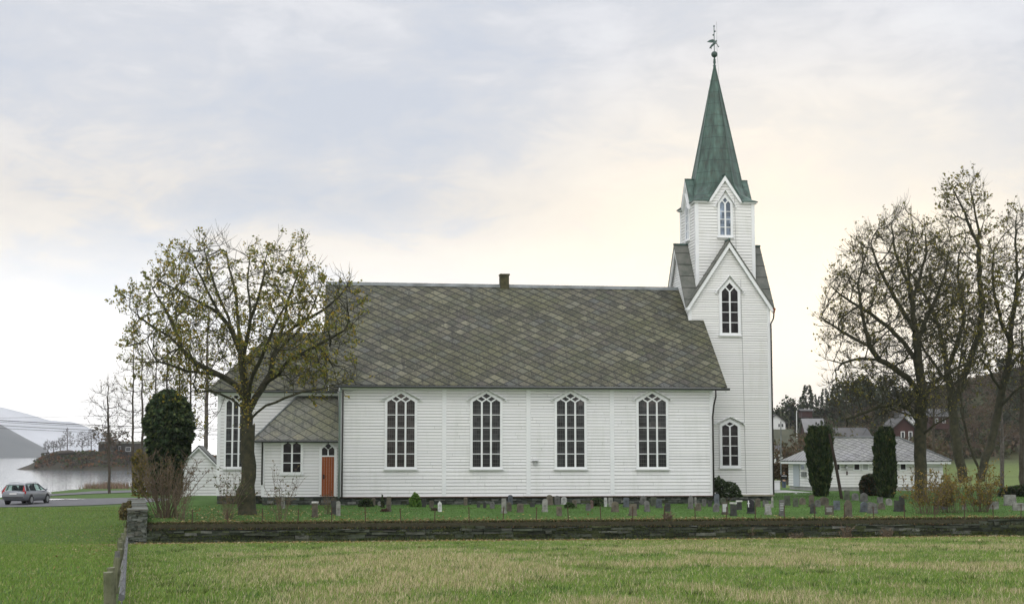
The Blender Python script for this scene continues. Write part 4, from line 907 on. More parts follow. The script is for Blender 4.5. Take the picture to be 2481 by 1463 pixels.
GR = [  # x, base y, width, height (picture), shape, colour, words that single it out
 (686, 1232, 9, 31, 'square', 'pale', 'slim pale gravestone with dark top behind the bare shrub left of the orange door'),
 (763, 1253, 14, 36, 'square', 'brown', 'brown grey gravestone with pale cap standing alone left of the orange door'),
 (808, 1246, 12, 34, 'square', 'dark', 'dark gravestone close beside a paler slim one below the orange door'),
 (820, 1249, 10, 36, 'round', 'pale', 'pale slim round topped gravestone below the downpipe beside the orange door'),
 (905, 1224, 9, 18, 'square', 'brown', 'small brown gravestone against the stone base left of the leftmost nave window'),
 (919, 1225, 8, 11, 'round', 'pale', 'tiny pale gravestone against the stone base just left of the small conical shrub'),
 (941, 1239, 11, 37, 'square', 'brown', 'tall brown grey gravestone behind the low reddish heather below the leftmost nave window'),
 (1027, 1228, 9, 20, 'square', 'dark', 'dark gravestone just right of the bright green shrub'),
 (1046, 1230, 10, 18, 'square', 'brown', 'brown gravestone beside the white one right of the bright green shrub'),
 (1066, 1239, 10, 26, 'pointed', 'white', 'white marble gravestone with pointed top below the leftmost pilaster'),
 (1128, 1224, 9, 20, 'round', 'brown', 'small round topped brown gravestone leaning against the stone base left of the second nave window'),
 (1159, 1229, 8, 13, 'square', 'dark', 'small dark gravestone leftmost of three below the second nave window'),
 (1174, 1230, 7, 14, 'square', 'dark', 'narrow dark gravestone middle of three below the second nave window'),
 (1193, 1232, 11, 16, 'round', 'grey', 'grey round topped gravestone rightmost of three below the second nave window'),
 (1221, 1243, 11, 36, 'square', 'pale', 'tall slim pale gravestone right below the second nave window'),
 (1234, 1238, 11, 22, 'round', 'brown', 'brown round topped gravestone close behind the tall slim pale one'),
 (1236, 1222, 12, 24, 'round', 'blue', 'gravestone with rounded head and blue grey face against the stone base'),
 (1260, 1241, 16, 21, 'square', 'brown', 'squat blocky brown gravestone left of the middle pilaster'),
 (1290, 1228, 12, 11, 'square', 'dark', 'low dark block gravestone below the oval wall vent'),
 (1320, 1240, 13, 32, 'round', 'pale', 'pale lichen covered round topped gravestone left of the third nave window'),
 (1332, 1223, 15, 25, 'round', 'brown', 'broad brown round topped gravestone behind the pale lichen covered one'),
 (1350, 1223, 13, 23, 'round', 'grey', 'grey round topped gravestone against the stone base below the third nave window'),
 (1366, 1222, 14, 19, 'round', 'white', 'bluish white rounded gravestone against the stone base below the third nave window'),
 (1355, 1250, 13, 24, 'square', 'brown', 'brown square topped gravestone near the low wall below the third nave window'),
 (1392, 1228, 11, 17, 'square', 'brown', 'small brown gravestone behind low green plants right of the third nave window'),
 (1425, 1237, 12, 18, 'shoulder', 'grey', 'light grey shouldered gravestone next to a narrow pink one'),
 (1434, 1231, 7, 21, 'slanted', 'pink', 'narrow pinkish leaning gravestone between third and fourth nave windows'),
 (1467, 1227, 7, 22, 'square', 'white', 'slim white post like gravestone below the right pilaster'),
 (1480, 1227, 11, 22, 'square', 'pale', 'pale square gravestone right beside the slim white post like one'),
 (1490, 1240, 17, 26, 'round', 'brown', 'broad brown grey round topped gravestone in front of the right pilaster'),
 (1517, 1228, 14, 23, 'square', 'blue', 'blue grey square gravestone left of the fourth nave window'),
 (1533, 1249, 18, 29, 'square', 'brown', 'big brown grey gravestone behind an iron rod left below the fourth nave window'),
 (1542, 1232, 12, 19, 'square', 'dark', 'dark gravestone close behind the big brown grey one by the fourth nave window'),
 (1559, 1223, 15, 23, 'shoulder', 'grey', 'grey shouldered gravestone against the stone base left under the fourth nave window'),
 (1568, 1239, 12, 26, 'round', 'grey', 'grey round topped gravestone between two rods under the fourth nave window'),
 (1583, 1226, 14, 22, 'square', 'green', 'greenish gravestone against the base under the fourth nave window'),
 (1597, 1230, 14, 23, 'round', 'blue', 'dark blue grey gravestone with yellow lichen on top right under the fourth nave window'),
 (1618, 1239, 14, 20, 'square', 'dark', 'dark square gravestone just behind the first cut back rose stump from the left'),
 (1673, 1232, 12, 33, 'shoulder', 'grey', 'tall grey shouldered gravestone left of the nave corner downpipe'),
 (1686, 1227, 5, 23, 'square', 'pale', 'very slim pale gravestone post left of the nave corner downpipe'),
 (1692, 1237, 13, 19, 'round', 'brown', 'brown round topped gravestone in front of the very slim pale post'),
 (1706, 1226, 10, 18, 'round', 'grey', 'small grey round topped gravestone left of the nave corner downpipe near the base'),
 (1720, 1227, 10, 15, 'square', 'dark', 'small dark gravestone at the foot of the nave corner downpipe'),
 (1737, 1225, 12, 30, 'round', 'blue', 'tall blue green round topped gravestone at the foot of the shrub by the tower'),
 (1752, 1223, 14, 19, 'rough', 'green', 'mossy rough boulder gravestone beside the tall blue green one'),
 (1735, 1240, 15, 22, 'rough', 'grey', 'grey rough hewn gravestone in front of the tall blue green one'),
 (1757, 1246, 15, 30, 'square', 'brown', 'brown gravestone with pale front plate below the tower window'),
 (1777, 1250, 15, 31, 'slanted', 'dark', 'dark gravestone with bright sloping top right below the tower window'),
 (1791, 1235, 13, 21, 'round', 'dark', 'dark round topped gravestone behind the one with bright sloping top'),
 (1820, 1244, 18, 35, 'round', 'black', 'polished black round topped gravestone with white cross'),
 (1836, 1227, 13, 21, 'round', 'brown', 'brown round topped gravestone behind the polished black one'),
 (1855, 1227, 14, 16, 'slanted', 'grey', 'low grey slant topped gravestone below the right edge of the tower'),
 (1861, 1246, 16, 26, 'square', 'pale', 'pale gravestone with inscription right of the polished black one'),
 (1871, 1229, 6, 27, 'pointed', 'pale', 'slim pale pointed gravestone at the right corner of the tower'),
 (1894, 1250, 13, 40, 'square', 'grey', 'tall narrow grey gravestone with pale inscription in front of the white terrace post'),
 (1907, 1224, 15, 24, 'square', 'green', 'greenish square gravestone below the terrace left of the white tap post'),
 (1928, 1227, 13, 21, 'square', 'green', 'dark greenish gravestone right below the white tap post'),
 (1944, 1222, 15, 17, 'round', 'brown', 'brown low gravestone below the terrace right of the white tap post'),
 (1966, 1227, 12, 29, 'round', 'brown', 'tall brown round topped gravestone left of the left yew column'),
 (1970, 1244, 13, 27, 'pointed', 'dark', 'dark narrow gravestone behind an iron rod left of the left yew column'),
 (1981, 1228, 14, 18, 'shoulder', 'grey', 'grey shouldered gravestone at the foot of the left yew column'),
 (1997, 1224, 21, 21, 'shoulder', 'brown', 'wide brown gravestone right at the foot of the left yew column'),
 (2009, 1247, 21, 23, 'square', 'brown', 'wide brown grey inscribed gravestone in front of the left yew column'),
 (2028, 1235, 16, 23, 'square', 'blue', 'blue grey square gravestone below the leaning pole'),
 (2055, 1252, 18, 42, 'shoulder', 'brown', 'tall brown gravestone with bare twigs before it nearest the wall right of the leaning pole'),
 (2052, 1211, 13, 24, 'square', 'green', 'dark green upright slab gravestone right at the foot of the leaning pole'),
 (2072, 1212, 16, 18, 'round', 'grey', 'grey round topped gravestone near the white outbuilding left of a taller grey one'),
 (2093, 1215, 18, 22, 'shoulder', 'grey', 'grey shouldered gravestone near the white outbuilding by the round dark shrub'),
 (2132, 1219, 14, 15, 'square', 'grey', 'small grey gravestone at the foot of the right yew column'),
 (2094, 1240, 18, 25, 'round', 'blue', 'blue grey round topped gravestone next to a bigger slanted one'),
 (2114, 1243, 23, 28, 'slanted', 'grey', 'big slanted grey gravestone next to the blue grey round topped one'),
 (2136, 1234, 17, 17, 'rough', 'brown', 'low rough stone gravestone in front of the right yew column'),
 (2154, 1224, 15, 17, 'round', 'pale', 'pale grey rounded gravestone at the right foot of the right yew column'),
 (2174, 1239, 16, 27, 'square', 'dark', 'blackish square gravestone left of the yellow shrubs'),
 (2186, 1239, 13, 38, 'square', 'dark', 'tall dark gravestone just left of the yellow shrubs'),
 (2268, 1234, 13, 21, 'square', 'dark', 'dark gravestone glimpsed between the first and second yellow shrub'),
 (2289, 1234, 16, 17, 'round', 'blue', 'blue grey low gravestone between the first and second yellow shrub'),
 (2336, 1234, 8, 17, 'square', 'pale', 'narrow pale gravestone between the second and third yellow shrub'),
 (2406, 1233, 26, 19, 'square', 'pale', 'wide pale low gravestone right of the yellow shrubs'),
 (2448, 1224, 29, 26, 'square', 'pale', 'wide tall pale gravestone by the dark hedge at the right edge'),
 (2469, 1236, 31, 18, 'square', 'pale', 'wide pale low gravestone nearest the right edge'),
]
for x, yb, w, h, kd, cn, lb in GR:
    p = hit(x, yb, 61.5, 140)
    if x < 1725 and p.y > 76.4: p = atV(x, yb, 76.3); p.z = hgt(p.x, 76.3)
    elif x < 1872 and p.y > 80.2: p = atV(x, yb, 80.1); p.z = hgt(p.x, 80.1)
    if p.y < VW0 + 1: p = atV(x, yb, VW0 + 1.2); p.z = hgt(p.x, p.y)
    D = math.cos(PSI) * p.y + math.sin(PSI) * p.x; k = D / FPX
    tz = atV(x, yb - h, p.y).z; ww = max(w * k, .10); hh = tz - p.z
    rz_ = random.uniform(-.50, .05); th = min(max(ww * .42, .11), .20)
    fr = Fr((p.x, p.y), (math.cos(rz_), math.sin(rz_)), (math.sin(rz_), -math.cos(rz_)))
    b = MB(); c = GC[cn]
    if c: f = random.uniform(.62, .98); c = (c[0] * f, c[1] * f, c[2] * f)
    ph = .12 if hh > .45 and kd != 'rough' else 0
    tilt = random.uniform(-.035, .035)
    prof_ = [(a + tilt * z, z + p.z + (ph if z < .01 and False else 0)) for a, z in grave_profile(kd, ww, hh)]
    prof_[0] = (prof_[0][0], p.z - .2); prof_[1] = (prof_[1][0], p.z - .2)
    b.prism(fr, prof_, -th / 2, th / 2, 0, c)
    o = b.build('gravestone', M['grave'] if c else M['polish'], loc=p, bevel=.012)
    tag(o, lb, 'gravestone', 'old gravestones in the churchyard')
    if ph and ww > .2:
        q = MB(); q.rect(fr, -ww / 2 - .025, ww / 2 + .025, p.z - .2, p.z + .09, -th / 2 - .03, th / 2 + .03, 0, tuple(v * .85 for v in (c or (.05, .05, .05)))); q.build('base', M['grave'], o, bevel=.012)
    if 'inscri' in lb or 'plate' in lb:
        q = MB(); n = 5; 
        if 'plate' in lb: q.rect(fr, -ww * .36, ww * .36, p.z + hh * .22, p.z + hh * .86, th / 2, th / 2 + .012)
        else:
            for i in range(n):
                zz = p.z + hh * (.34 + .10 * i); L = ww * random.uniform(.24, .38); q.rect(fr, -L, L, zz, zz + hh * .045, th / 2, th / 2 + .006)
        q.build('plaque' if 'plate' in lb else 'inscription', M['plaque'], o)
    if 'sloping top' in lb or 'pale cap' in lb:
        q = MB(); zz = p.z + hh; q.rect(fr, -ww / 2 - .01, ww / 2 + .01, zz - .02, zz + .05, -th / 2 - .02, th / 2 + .02, 0, (.5, .5, .47)); q.build('cap', M['grave'], o)
    if 'white cross' in lb:
        q = MB(); q.rect(fr, -ww * .36, -ww * .22, p.z + hh * .45, p.z + hh * .92, th / 2, th / 2 + .02); q.rect(fr, -ww * .44, -ww * .36, p.z + hh * .68, p.z + hh * .75, th / 2, th / 2 + .019); q.rect(fr, -ww * .22, -ww * .12, p.z + hh * .68, p.z + hh * .75, th / 2, th / 2 + .019); q.build('cross', M['farwhite'], o)

# ------------------------------------------------------------------ trees
def grow(limbs, attr, step=.45, kill=.6, iters=90, up=.10, reach=6.0):
    """space colonisation from given limbs towards attraction points; returns positions and parents"""
    P = []; par = []
    for L in limbs:
        for i, p in enumerate(L['pts']):
            P.append(np.array(p, float)); par.append(L['root'] if i == 0 else len(P) - 2)
        L['ids'] = list(range(len(P) - len(L['pts']), len(P)))
    P = list(P); A = attr.copy(); arr = np.array(P)
    d = ((A[:, None] - arr[None]) ** 2).sum(-1); near = d.argmin(1); nd = d.min(1)
    for it in range(iters):
        keep = nd > kill ** 2; A, near, nd = A[keep], near[keep], nd[keep]
        act = nd < reach ** 2
        if not act.any(): break
        acc = {}
        for i in np.nonzero(act)[0]:
            v = A[i] - P[near[i]]; v = v / (np.linalg.norm(v) + 1e-9)
            acc.setdefault(near[i], []).append(v)
        new = []
        for k, vs_ in acc.items():
            v = np.mean(vs_, 0) + np.array((0, 0, up)) + rng.normal(0, .12, 3); v = v / (np.linalg.norm(v) + 1e-9)
            new.append(P[k] + v * step); par.append(k)
        s0 = len(P); P += new; na = np.array(new)
        d = ((A[:, None] - na[None]) ** 2).sum(-1); m = d.min(1); j = d.argmin(1); better = m < nd
        near[better] = j[better] + s0; nd[better] = m[better]
    return P, par
def radii(P, par, tip=.010, e=2.3, trunk=None):
    n = len(P); r = [0.0] * n; ch = [[] for _ in range(n)]
    for i, p in enumerate(par):
        if p is not None and p >= 0: ch[p].append(i)
    order = []; st = [i for i in range(n) if par[i] is None or par[i] < 0]
    while st: i = st.pop(); order.append(i); st += ch[i]
    for i in reversed(order): r[i] = tip if not ch[i] else sum(r[c] ** e for c in ch[i]) ** (1 / e) + .0006
    return r, ch
def branch_mesh(b, P, par, r, ch, kmax=8, mi=0):
    roots = [i for i in range(len(P)) if par[i] is None or par[i] < 0]; st = [(i, None) for i in roots]
    while st:
        i, pr = st.pop(); chain = [] if pr is None else [pr]; c = i
        while True:
            chain.append(c)
            if not ch[c]: break
            m = max(ch[c], key=lambda q: r[q])
            for q in ch[c]:
                if q != m: st.append((q, c))
            c = m
        rr = [r[q] for q in chain]
        if pr is not None: rr[0] = min(rr[0], rr[1] * 1.15)
        if len(chain) > 1: b.tube([P[q] for q in chain], rr, kmax if rr[0] > .09 else (5 if rr[0] > .035 else 4 if rr[0] > .018 else 3), mi, cap=False)
def leaf_quads(pos, size, cols, droop=.3, seed=1, aspect=.75):
    r = np.random.default_rng(seed); n = len(pos)
    a = r.normal(0, 1, (n, 3)); a[:, 2] -= droop; a /= np.linalg.norm(a, axis=1)[:, None]
    t = r.normal(0, 1, (n, 3)); bb = np.cross(a, t); bb /= np.linalg.norm(bb, axis=1)[:, None]
    s = size * r.uniform(.6, 1.35, (n, 1)); a = a * s; bb = bb * s * aspect
    V = np.stack([pos - a * .5, pos + bb * .5 + a * .05, pos + a * .5, pos - bb * .5 + a * .05], 1)
    C = np.array(cols)[r.integers(0, len(cols), n)] * r.uniform(.65, 1.35, (n, 1)); return V, C
def poly_points(poly, n):
    xs = [p[0] for p in poly]; ys = [p[1] for p in poly]; out = []
    while len(out) < n:
        x = random.uniform(min(xs), max(xs)); y = random.uniform(min(ys), max(ys)); c = False
        for i in range(len(poly)):
            (x1, y1), (x2, y2) = poly[i], poly[i - 1]
            if (y1 > y) != (y2 > y) and x < (x2 - x1) * (y - y1) / (y2 - y1) + x1: c = not c
        if c: out.append((x, y))
    return out
def big_tree(name, label, base_px, D, limbs, poly, depth, n_attr, bark, lcols, n_leaf, lsize, trunk_r, group=None, tip=.011, twigs=2, twig_len=.75, leaf_zone=None, kill=.6, up=.12, seed=1, trunk_min=None, extra_bits=None, cat='tree', reach=6.0, leafy=.55, limb_pow=.92):
    """limbs: list of (parent limb index or None, [(px,py,depth offset)...]) ; poly: crown outline in the picture"""
    random.seed(seed); L = []; n0 = 0; allp = []
    for pi_, pts in limbs:
        w = [tuple(atD(x, y, D + d)) for x, y, d in pts]
        # resample the limb finely with a little wobble
        q = [Vector(w[0])]
        for s, e in zip(w[:-1], w[1:]):
            s, e = Vector(s), Vector(e); m = max(1, int((e - s).length / .45))
            for k in range(1, m + 1): q.append(s.lerp(e, k / m) + Vector((random.uniform(-.05, .05), random.uniform(-.08, .08), random.uniform(-.04, .04))) * (1 if k < m else 0))
        if pi_ is None: root = -1
        else:
            best = min(((Vector(p) - q[0]).length, i) for i, p in L[pi_]['flat']); root = best[1]
        d = dict(pts=[tuple(v) for v in q], root=root); d['flat'] = [(n0 + i, p) for i, p in enumerate(d['pts'])]; d['flat'] = [(Vector(p), n0 + i) for i, p in enumerate(d['pts'])]
        d['flat'] = [(i, p) for p, i in d['flat']]; n0 += len(q); L.append(d)
    pts = poly_points(poly, n_attr); xs = [p[0] for p in poly]; ys = [p[1] for p in poly]; cx, cy = (min(xs) + max(xs)) / 2, (min(ys) + max(ys)) / 2; hx, hy = (max(xs) - min(xs)) / 2, (max(ys) - min(ys)) / 2
    A = []
    for x, y in pts:
        if n_attr > 600 and float(fbm(x * .022 + seed, y * .022, 60 + seed, 2)) < .40 and random.random() < .85: continue
        rr = min(1, math.hypot((x - cx) / hx, (y - cy) / hy)); dd = depth * math.sqrt(max(.06, 1 - rr * rr)) * random.uniform(-1, 1); A.append(tuple(atD(x, y, D + dd)))
    P, par = grow([dict(pts=l['pts'], root=l['root']) for l in L], np.array(A), kill=kill, up=up, reach=reach)
    r, ch = radii(P, par, tip)
    tr0 = r[0]; f = trunk_r / tr0
    r = [tip + (trunk_r - tip) * (max(0.0, q - tip) / (tr0 - tip)) ** limb_pow if q > tip else q for q in r]
    base = Vector(P[0]); t = thing(name, (base.x, base.y, base.z), label, cat, group)
    b = MB(); branch_mesh(b, P, par, r, ch, 9)
    if extra_bits: extra_bits(b, base)
    # twigs
    tw = MB(); ends = []
    for i in range(len(P)):
        if r[i] < max(.034, tip * 1.6):
            for k in range(twigs if ch[i] else twigs + 1):
                p = Vector(P[i]); pp = Vector(P[par[i]]) if par[i] is not None and par[i] >= 0 else p - Vector((0, 0, 1)); d = (p - pp).normalized() + Vector((random.gauss(0, .45), random.gauss(0, .45), random.gauss(.35, .4))); d.normalize()
                ln = twig_len * random.uniform(.45, 1.3); m = p + d * ln * .5; d2 = (d + Vector((random.gauss(0, .2), random.gauss(0, .2), .45))).normalized(); e = m + d2 * ln * .5
                tw.tube([p, m, e], [tip * .95, tip * .75, tip * .35], 3, 0, cap=False); ends.append((m, e))
    ob = b.build('trunk', bark, t, smooth=True, fix=False); tw.build('twigs', bark, ob, fix=False)
    # leaves gather on some of the twigs only
    lp = []; rn = random.Random(seed)
    ends2 = [x for x in ends if float(fbm(x[1].x * .9 + 40, x[1].z * .9 + 40 + x[1].y * .5, 81 + seed, 2)) > leafy - .12 and (leaf_zone is None or leaf_zone(x[1]))] or ends
    while len(lp) < n_leaf:
        m, e = rn.choice(ends2); s = rn.random() ** .7; c = m.lerp(e, s)
        for k in range(rn.randint(1, 3)): lp.append((c.x + rn.gauss(0, .06), c.y + rn.gauss(0, .06), c.z + rn.gauss(0, .06)))
    V, C = leaf_quads(np.array(lp[:n_leaf]), lsize, lcols, seed=seed); quads('crown', V, C, M['leaf'], t)
    return t
LC_MAPLE = [(.20, .22, .04), (.25, .24, .045), (.15, .17, .035), (.32, .26, .045), (.36, .25, .04), (.17, .16, .035), (.13, .15, .03)]
tb = hit(598, 1246, 61, 90); DT = math.cos(PSI) * tb.y + math.sin(PSI) * tb.x
def sc(pts): return pts
limbsA = [
 (None, [(599, 1249, 0), (599, 1225, 0), (602, 1180, 0), (600, 1130, 0), (597, 1080, 0), (597, 1035, 0), (599, 1005, 0)]),
 (0, [(598, 1012, 0), (584, 985, -.1), (563, 968, -.3), (535, 955, -.5), (508, 945, -.9), (480, 952, -1.2), (455, 962, -1.4)]),
 (1, [(545, 960, -.4), (533, 995, -.5), (515, 1018, -.6), (500, 1030, -.6)]),
 (0, [(599, 1002, 0), (592, 965, .2), (575, 935, .4), (545, 915, .6), (510, 898, .8), (475, 880, 1), (440, 845, 1), (410, 815, .9), (375, 795, .8), (340, 770, .6), (314, 745, .5)]),
 (3, [(545, 915, .6), (500, 905, .1), (455, 900, -.6), (415, 885, -1.0), (380, 875, -1.3)]),
 (3, [(440, 845, 1), (420, 790, 1.5), (395, 740, 1.6), (370, 700, 1.6)]),
 (0, [(600, 1000, 0), (596, 950, -.2), (588, 900, -.4), (583, 848, -.4), (562, 800, -.6), (533, 762, -.8), (490, 735, -1.2), (455, 718, -1.5), (425, 700, -1.8)]),
 (6, [(583, 848, -.4), (578, 800, .2), (574, 750, .6), (568, 700, 1.0), (555, 650, 1.2), (548, 610, 1.3)]),
 (6, [(562, 800, -.6), (540, 740, -.2), (520, 690, 0), (505, 640, .2), (495, 605, .3)]),
 (6, [(533, 762, -.8), (500, 700, -1.3), (475, 650, -1.6), (460, 610, -1.8)]),
 (6, [(586, 880, -.4), (598, 820, -1), (606, 775, -1.4), (622, 735, -1.7), (634, 690, -1.9), (640, 640, -2), (650, 605, -2)]),
 (10, [(606, 775, -1.4), (604, 720, -1.0), (600, 670, -.8), (606, 625, -.7)]),
 (0, [(601, 1000, 0), (618, 965, .5), (639, 933, 1), (655, 905, 1.3), (662, 865, 1.6), (675, 820, 1.8), (690, 770, 2), (700, 720, 2.1), (720, 670, 2.1), (735, 620, 2.1)]),
 (12, [(639, 933, 1), (673, 908, .6), (700, 872, .3), (730, 858, 0), (765, 838, -.3), (800, 820, -.5), (835, 800, -.5)]),
 (12, [(675, 820, 1.8), (715, 790, 1.6), (750, 770, 1.4), (785, 750, 1.2), (820, 720, 1), (845, 690, 1)]),
 (12, [(662, 865, 1.6), (690, 830, 2.4), (725, 800, 2.8), (760, 740, 3), (780, 690, 3)]),
 (0, [(603, 1020, 0), (622, 1000, -.4), (645, 982, -.8), (690, 964, -1.2), (735, 948, -1.6), (785, 940, -1.9), (830, 928, -2.1), (862, 920, -2.2)]),
 (0, [(600, 985, 0), (606, 930, -.9), (622, 890, -1.5), (640, 850, -2), (660, 800, -2.4), (680, 760, -2.6)]),
]
crownA = [(296, 745), (300, 700), (325, 690), (350, 700), (380, 660), (410, 645), (432, 610), (428, 575), (460, 600), (485, 580), (520, 572), (545, 570), (565, 610), (585, 650), (600, 610), (630, 592), (660, 600), (690, 580), (712, 600), (738, 578), (770, 640), (785, 690), (815, 670), (850, 655), (862, 690), (872, 740), (872, 800), (860, 860), (872, 920), (850, 950), (780, 940), (700, 940), (640, 900), (600, 930), (540, 930), (480, 960), (420, 950), (380, 930), (330, 900), (300, 850), (318, 800)]
def burr(b, base):
    # swollen foot and burr of the old trunk
    rb = random.Random(8); pts = []; rd = []
    for z, dx, rad in ((-.3, .0, .50), (0, .0, .47), (.2, -.01, .42), (.45, -.03, .40), (.7, -.09, .43), (.92, -.10, .44), (1.12, -.05, .38), (1.35, .0, .335), (1.7, .03, .315), (2.2, .03, .30), (2.8, .0, .285), (3.4, -.01, .28), (4.0, -.01, .285)):
        pts.append((base.x + dx, base.y + rb.uniform(-.03, .03), base.z + z)); rd.append(rad * rb.uniform(.96, 1.04))
    b.tube(pts, rd, 14)
    o = len(b.v) - 14 * len(pts)
    for k in range(o, len(b.v)):
        x, y, z = b.v[k]; f = 1 + .16 * (float(fbm(x * 3.1 + 9, z * 2.3, 55, 3)) - .5) * 2; c = pts[(k - o) // 14]; b.v[k] = (c[0] + (x - c[0]) * f, c[1] + (y - c[1]) * f, z)
mt = big_tree('maple_tree', 'large spreading mossy tree with sparse yellow green leaves in front of the chancel', (599, 1246), DT, limbsA, crownA, 4.6, 3000, M['bark'], LC_MAPLE, 17000, .112, .275, seed=11, extra_bits=burr, limb_pow=1.0, tip=.0105, leafy=.50, kill=.42, twigs=2)
sp_ = []; rn_ = random.Random(3)
while len(sp_) < 900:
    y = rn_.triangular(790, 1060, 890); c_ = atD(598 + rn_.gauss(0, 14 if y < 1000 else 9), y, DT); sp_.append((c_.x, c_.y + rn_.gauss(-.2, .45), c_.z))
V_, C_l = leaf_quads(np.array(sp_), .10, LC_MAPLE[:5] + [(.26, .20, .035)], seed=5); quads('sprouts', V_, C_l, M['leaf'], mt)
# right hand group
LC_R = [(.16, .155, .036), (.20, .18, .04), (.12, .12, .034), (.25, .20, .042), (.13, .11, .04)]
limbsB = [
 (None, [(2231, 1222, 0), (2231, 1150, 0), (2230, 1080, 0), (2232, 1020, 0), (2232, 960, 0), (2228, 900, 0), (2224, 850, 0), (2218, 790, 0), (2208, 720, 0), (2200, 650, 0), (2196, 590, 0)]),
 (0, [(2230, 1030, 0), (2205, 990, -.5), (2170, 975, -.9), (2130, 985, -1.2), (2090, 1000, -1.5), (2050, 1015, -1.6)]),
 (0, [(2230, 960, 0), (2200, 915, -.7), (2165, 890, -1.2), (2130, 872, -1.6), (2108, 840, -1.8), (2095, 790, -2), (2085, 740, -2), (2078, 690, -2), (2090, 640, -2)]),
 (2, [(2130, 872, -1.6), (2085, 868, -1.8), (2040, 880, -2), (2000, 870, -2.1)]),
 (2, [(2108, 840, -1.8), (2060, 815, -1.4), (2020, 790, -1.2), (1990, 770, -1)]),
 (0, [(2226, 880, 0), (2190, 830, .6), (2150, 790, 1), (2110, 760, 1.3), (2060, 730, 1.5), (2020, 700, 1.6)]),
 (0, [(2220, 810, 0), (2180, 740, -.5), (2150, 690, -.8), (2125, 640, -1), (2110, 590, -1)]),
 (0, [(2222, 830, 0), (2245, 770, .8), (2270, 720, 1.2), (2290, 660, 1.4), (2300, 600, 1.5)]),
 (0, [(2210, 730, 0), (2230, 670, .8), (2245, 610, 1), (2240, 550, 1)]),
 (0, [(2230, 980, 0), (2260, 930, .8), (2300, 900, 1.3), (2345, 880, 1.6), (2390, 850, 1.8)]),
 (0, [(2231, 1060, 0), (2262, 1030, -.8), (2300, 1010, -1.4), (2335, 1012, -1.8)]),
 (0, [(2205, 700, 0), (2180, 640, .5), (2165, 590, .6), (2160, 550, .6)]),
]
crownB = [(1982, 770), (2005, 700), (2035, 640), (2075, 590), (2090, 550), (2130, 560), (2160, 520), (2200, 490), (2235, 520), (2262, 560), (2300, 590), (2330, 650), (2350, 740), (2390, 820), (2380, 900), (2330, 960), (2300, 1020), (2250, 1030), (2190, 1010), (2120, 1030), (2050, 1040), (2010, 980), (1985, 900), (2000, 830)]
big_tree('churchyard_tree', 'wide bare limbed tree right of the white outbuilding, largest of the right hand trees', (2231, 1222), 84, limbsB, crownB, 4.6, 3600, M['bark'], LC_R, 7600, .12, .34, seed=12, tip=.0115, kill=.42, twigs=4, up=.30, twig_len=.8, leafy=.56)
limbsC = [
 (None, [(2336, 1168, 0), (2326, 1120, 0), (2316, 1060, 0), (2308, 990, 0), (2300, 920, 0), (2288, 850, 0), (2270, 780, 0), (2248, 730, 0), (2225, 690, 0), (2200, 655, 0), (2185, 610, 0)]),
 (0, [(2308, 990, 0), (2330, 930, .7), (2350, 870, 1), (2370, 820, 1), (2380, 750, 1), (2375, 690, 1), (2370, 620, 1), (2372, 560, 1), (2360, 500, 1), (2350, 450, 1)]),
 (1, [(2372, 600, 1), (2350, 550, .6), (2330, 500, .4), (2310, 460, .4)]),
 (1, [(2374, 580, 1), (2386, 520, 1.3), (2385, 470, 1.4)]),
 (0, [(2296, 890, 0), (2320, 830, -1), (2335, 780, -1.4), (2330, 720, -1.6), (2320, 660, -1.7)]),
 (0, [(2304, 940, 0), (2270, 890, -1), (2240, 850, -1.5), (2215, 800, -1.6)]),
]
crownC = [(2180, 640), (2200, 600), (2260, 640), (2290, 600), (2284, 480), (2300, 440), (2340, 425), (2375, 430), (2392, 480), (2400, 560), (2425, 640), (2420, 760), (2400, 860), (2380, 940), (2320, 960), (2270, 930), (2220, 860), (2200, 760)]
big_tree('churchyard_tree', 'tallest leaning tree with leafy top behind the yellow shrubs at the right', (2336, 1168), 104, limbsC, crownC, 3.6, 2200, M['bark'], LC_R, 5600, .17, .33, seed=13, tip=.0115, twigs=3, twig_len=.95, leafy=.50, up=.30, kill=.5)
limbsD = [
 (None, [(2377, 1166, 0), (2376, 1150, 0), (2360, 1110, 0), (2343, 1060, 0), (2332, 1010, 0), (2328, 960, 0), (2322, 900, 0), (2330, 840, 0), (2345, 780, 0)]),
 (0, [(2377, 1150, 0), (2394, 1095, .5), (2408, 1048, .8), (2418, 1000, 1), (2426, 950, 1), (2440, 900, 1), (2448, 850, 1), (2450, 790, 1), (2462, 720, 1), (2465, 650, 1), (2460, 580, 1), (2462, 530, 1)]),
 (1, [(2426, 950, 1), (2400, 900, 0), (2375, 870, -.5), (2350, 855, -.8)]),
 (1, [(2440, 900, 1), (2470, 860, 1.5), (2500, 820, 1.8), (2530, 770, 2)]),
 (1, [(2448, 830, 1), (2425, 780, .2), (2410, 720, -.2), (2405, 660, -.4), (2410, 600, -.5)]),
 (1, [(2420, 990, 1), (2455, 950, 0), (2490, 930, -.5), (2520, 925, -.8)]),
 (1, [(2460, 700, 1), (2490, 640, 1.4), (2500, 580, 1.5)]),
]
crownD = [(2340, 900), (2330, 820), (2370, 720), (2400, 620), (2420, 560), (2450, 500), (2480, 490), (2520, 540), (2570, 650), (2600, 780), (2560, 900), (2500, 960), (2440, 960), (2390, 930)]
big_tree('churchyard_tree', 'forked tree with V shaped double trunk at the right edge', (2377, 1166), 108, limbsD, crownD, 3.6, 2200, M['bark'], LC_R, 5000, .17, .30, seed=14, tip=.0115, twigs=3, twig_len=.95, leafy=.50, up=.30, kill=.5)
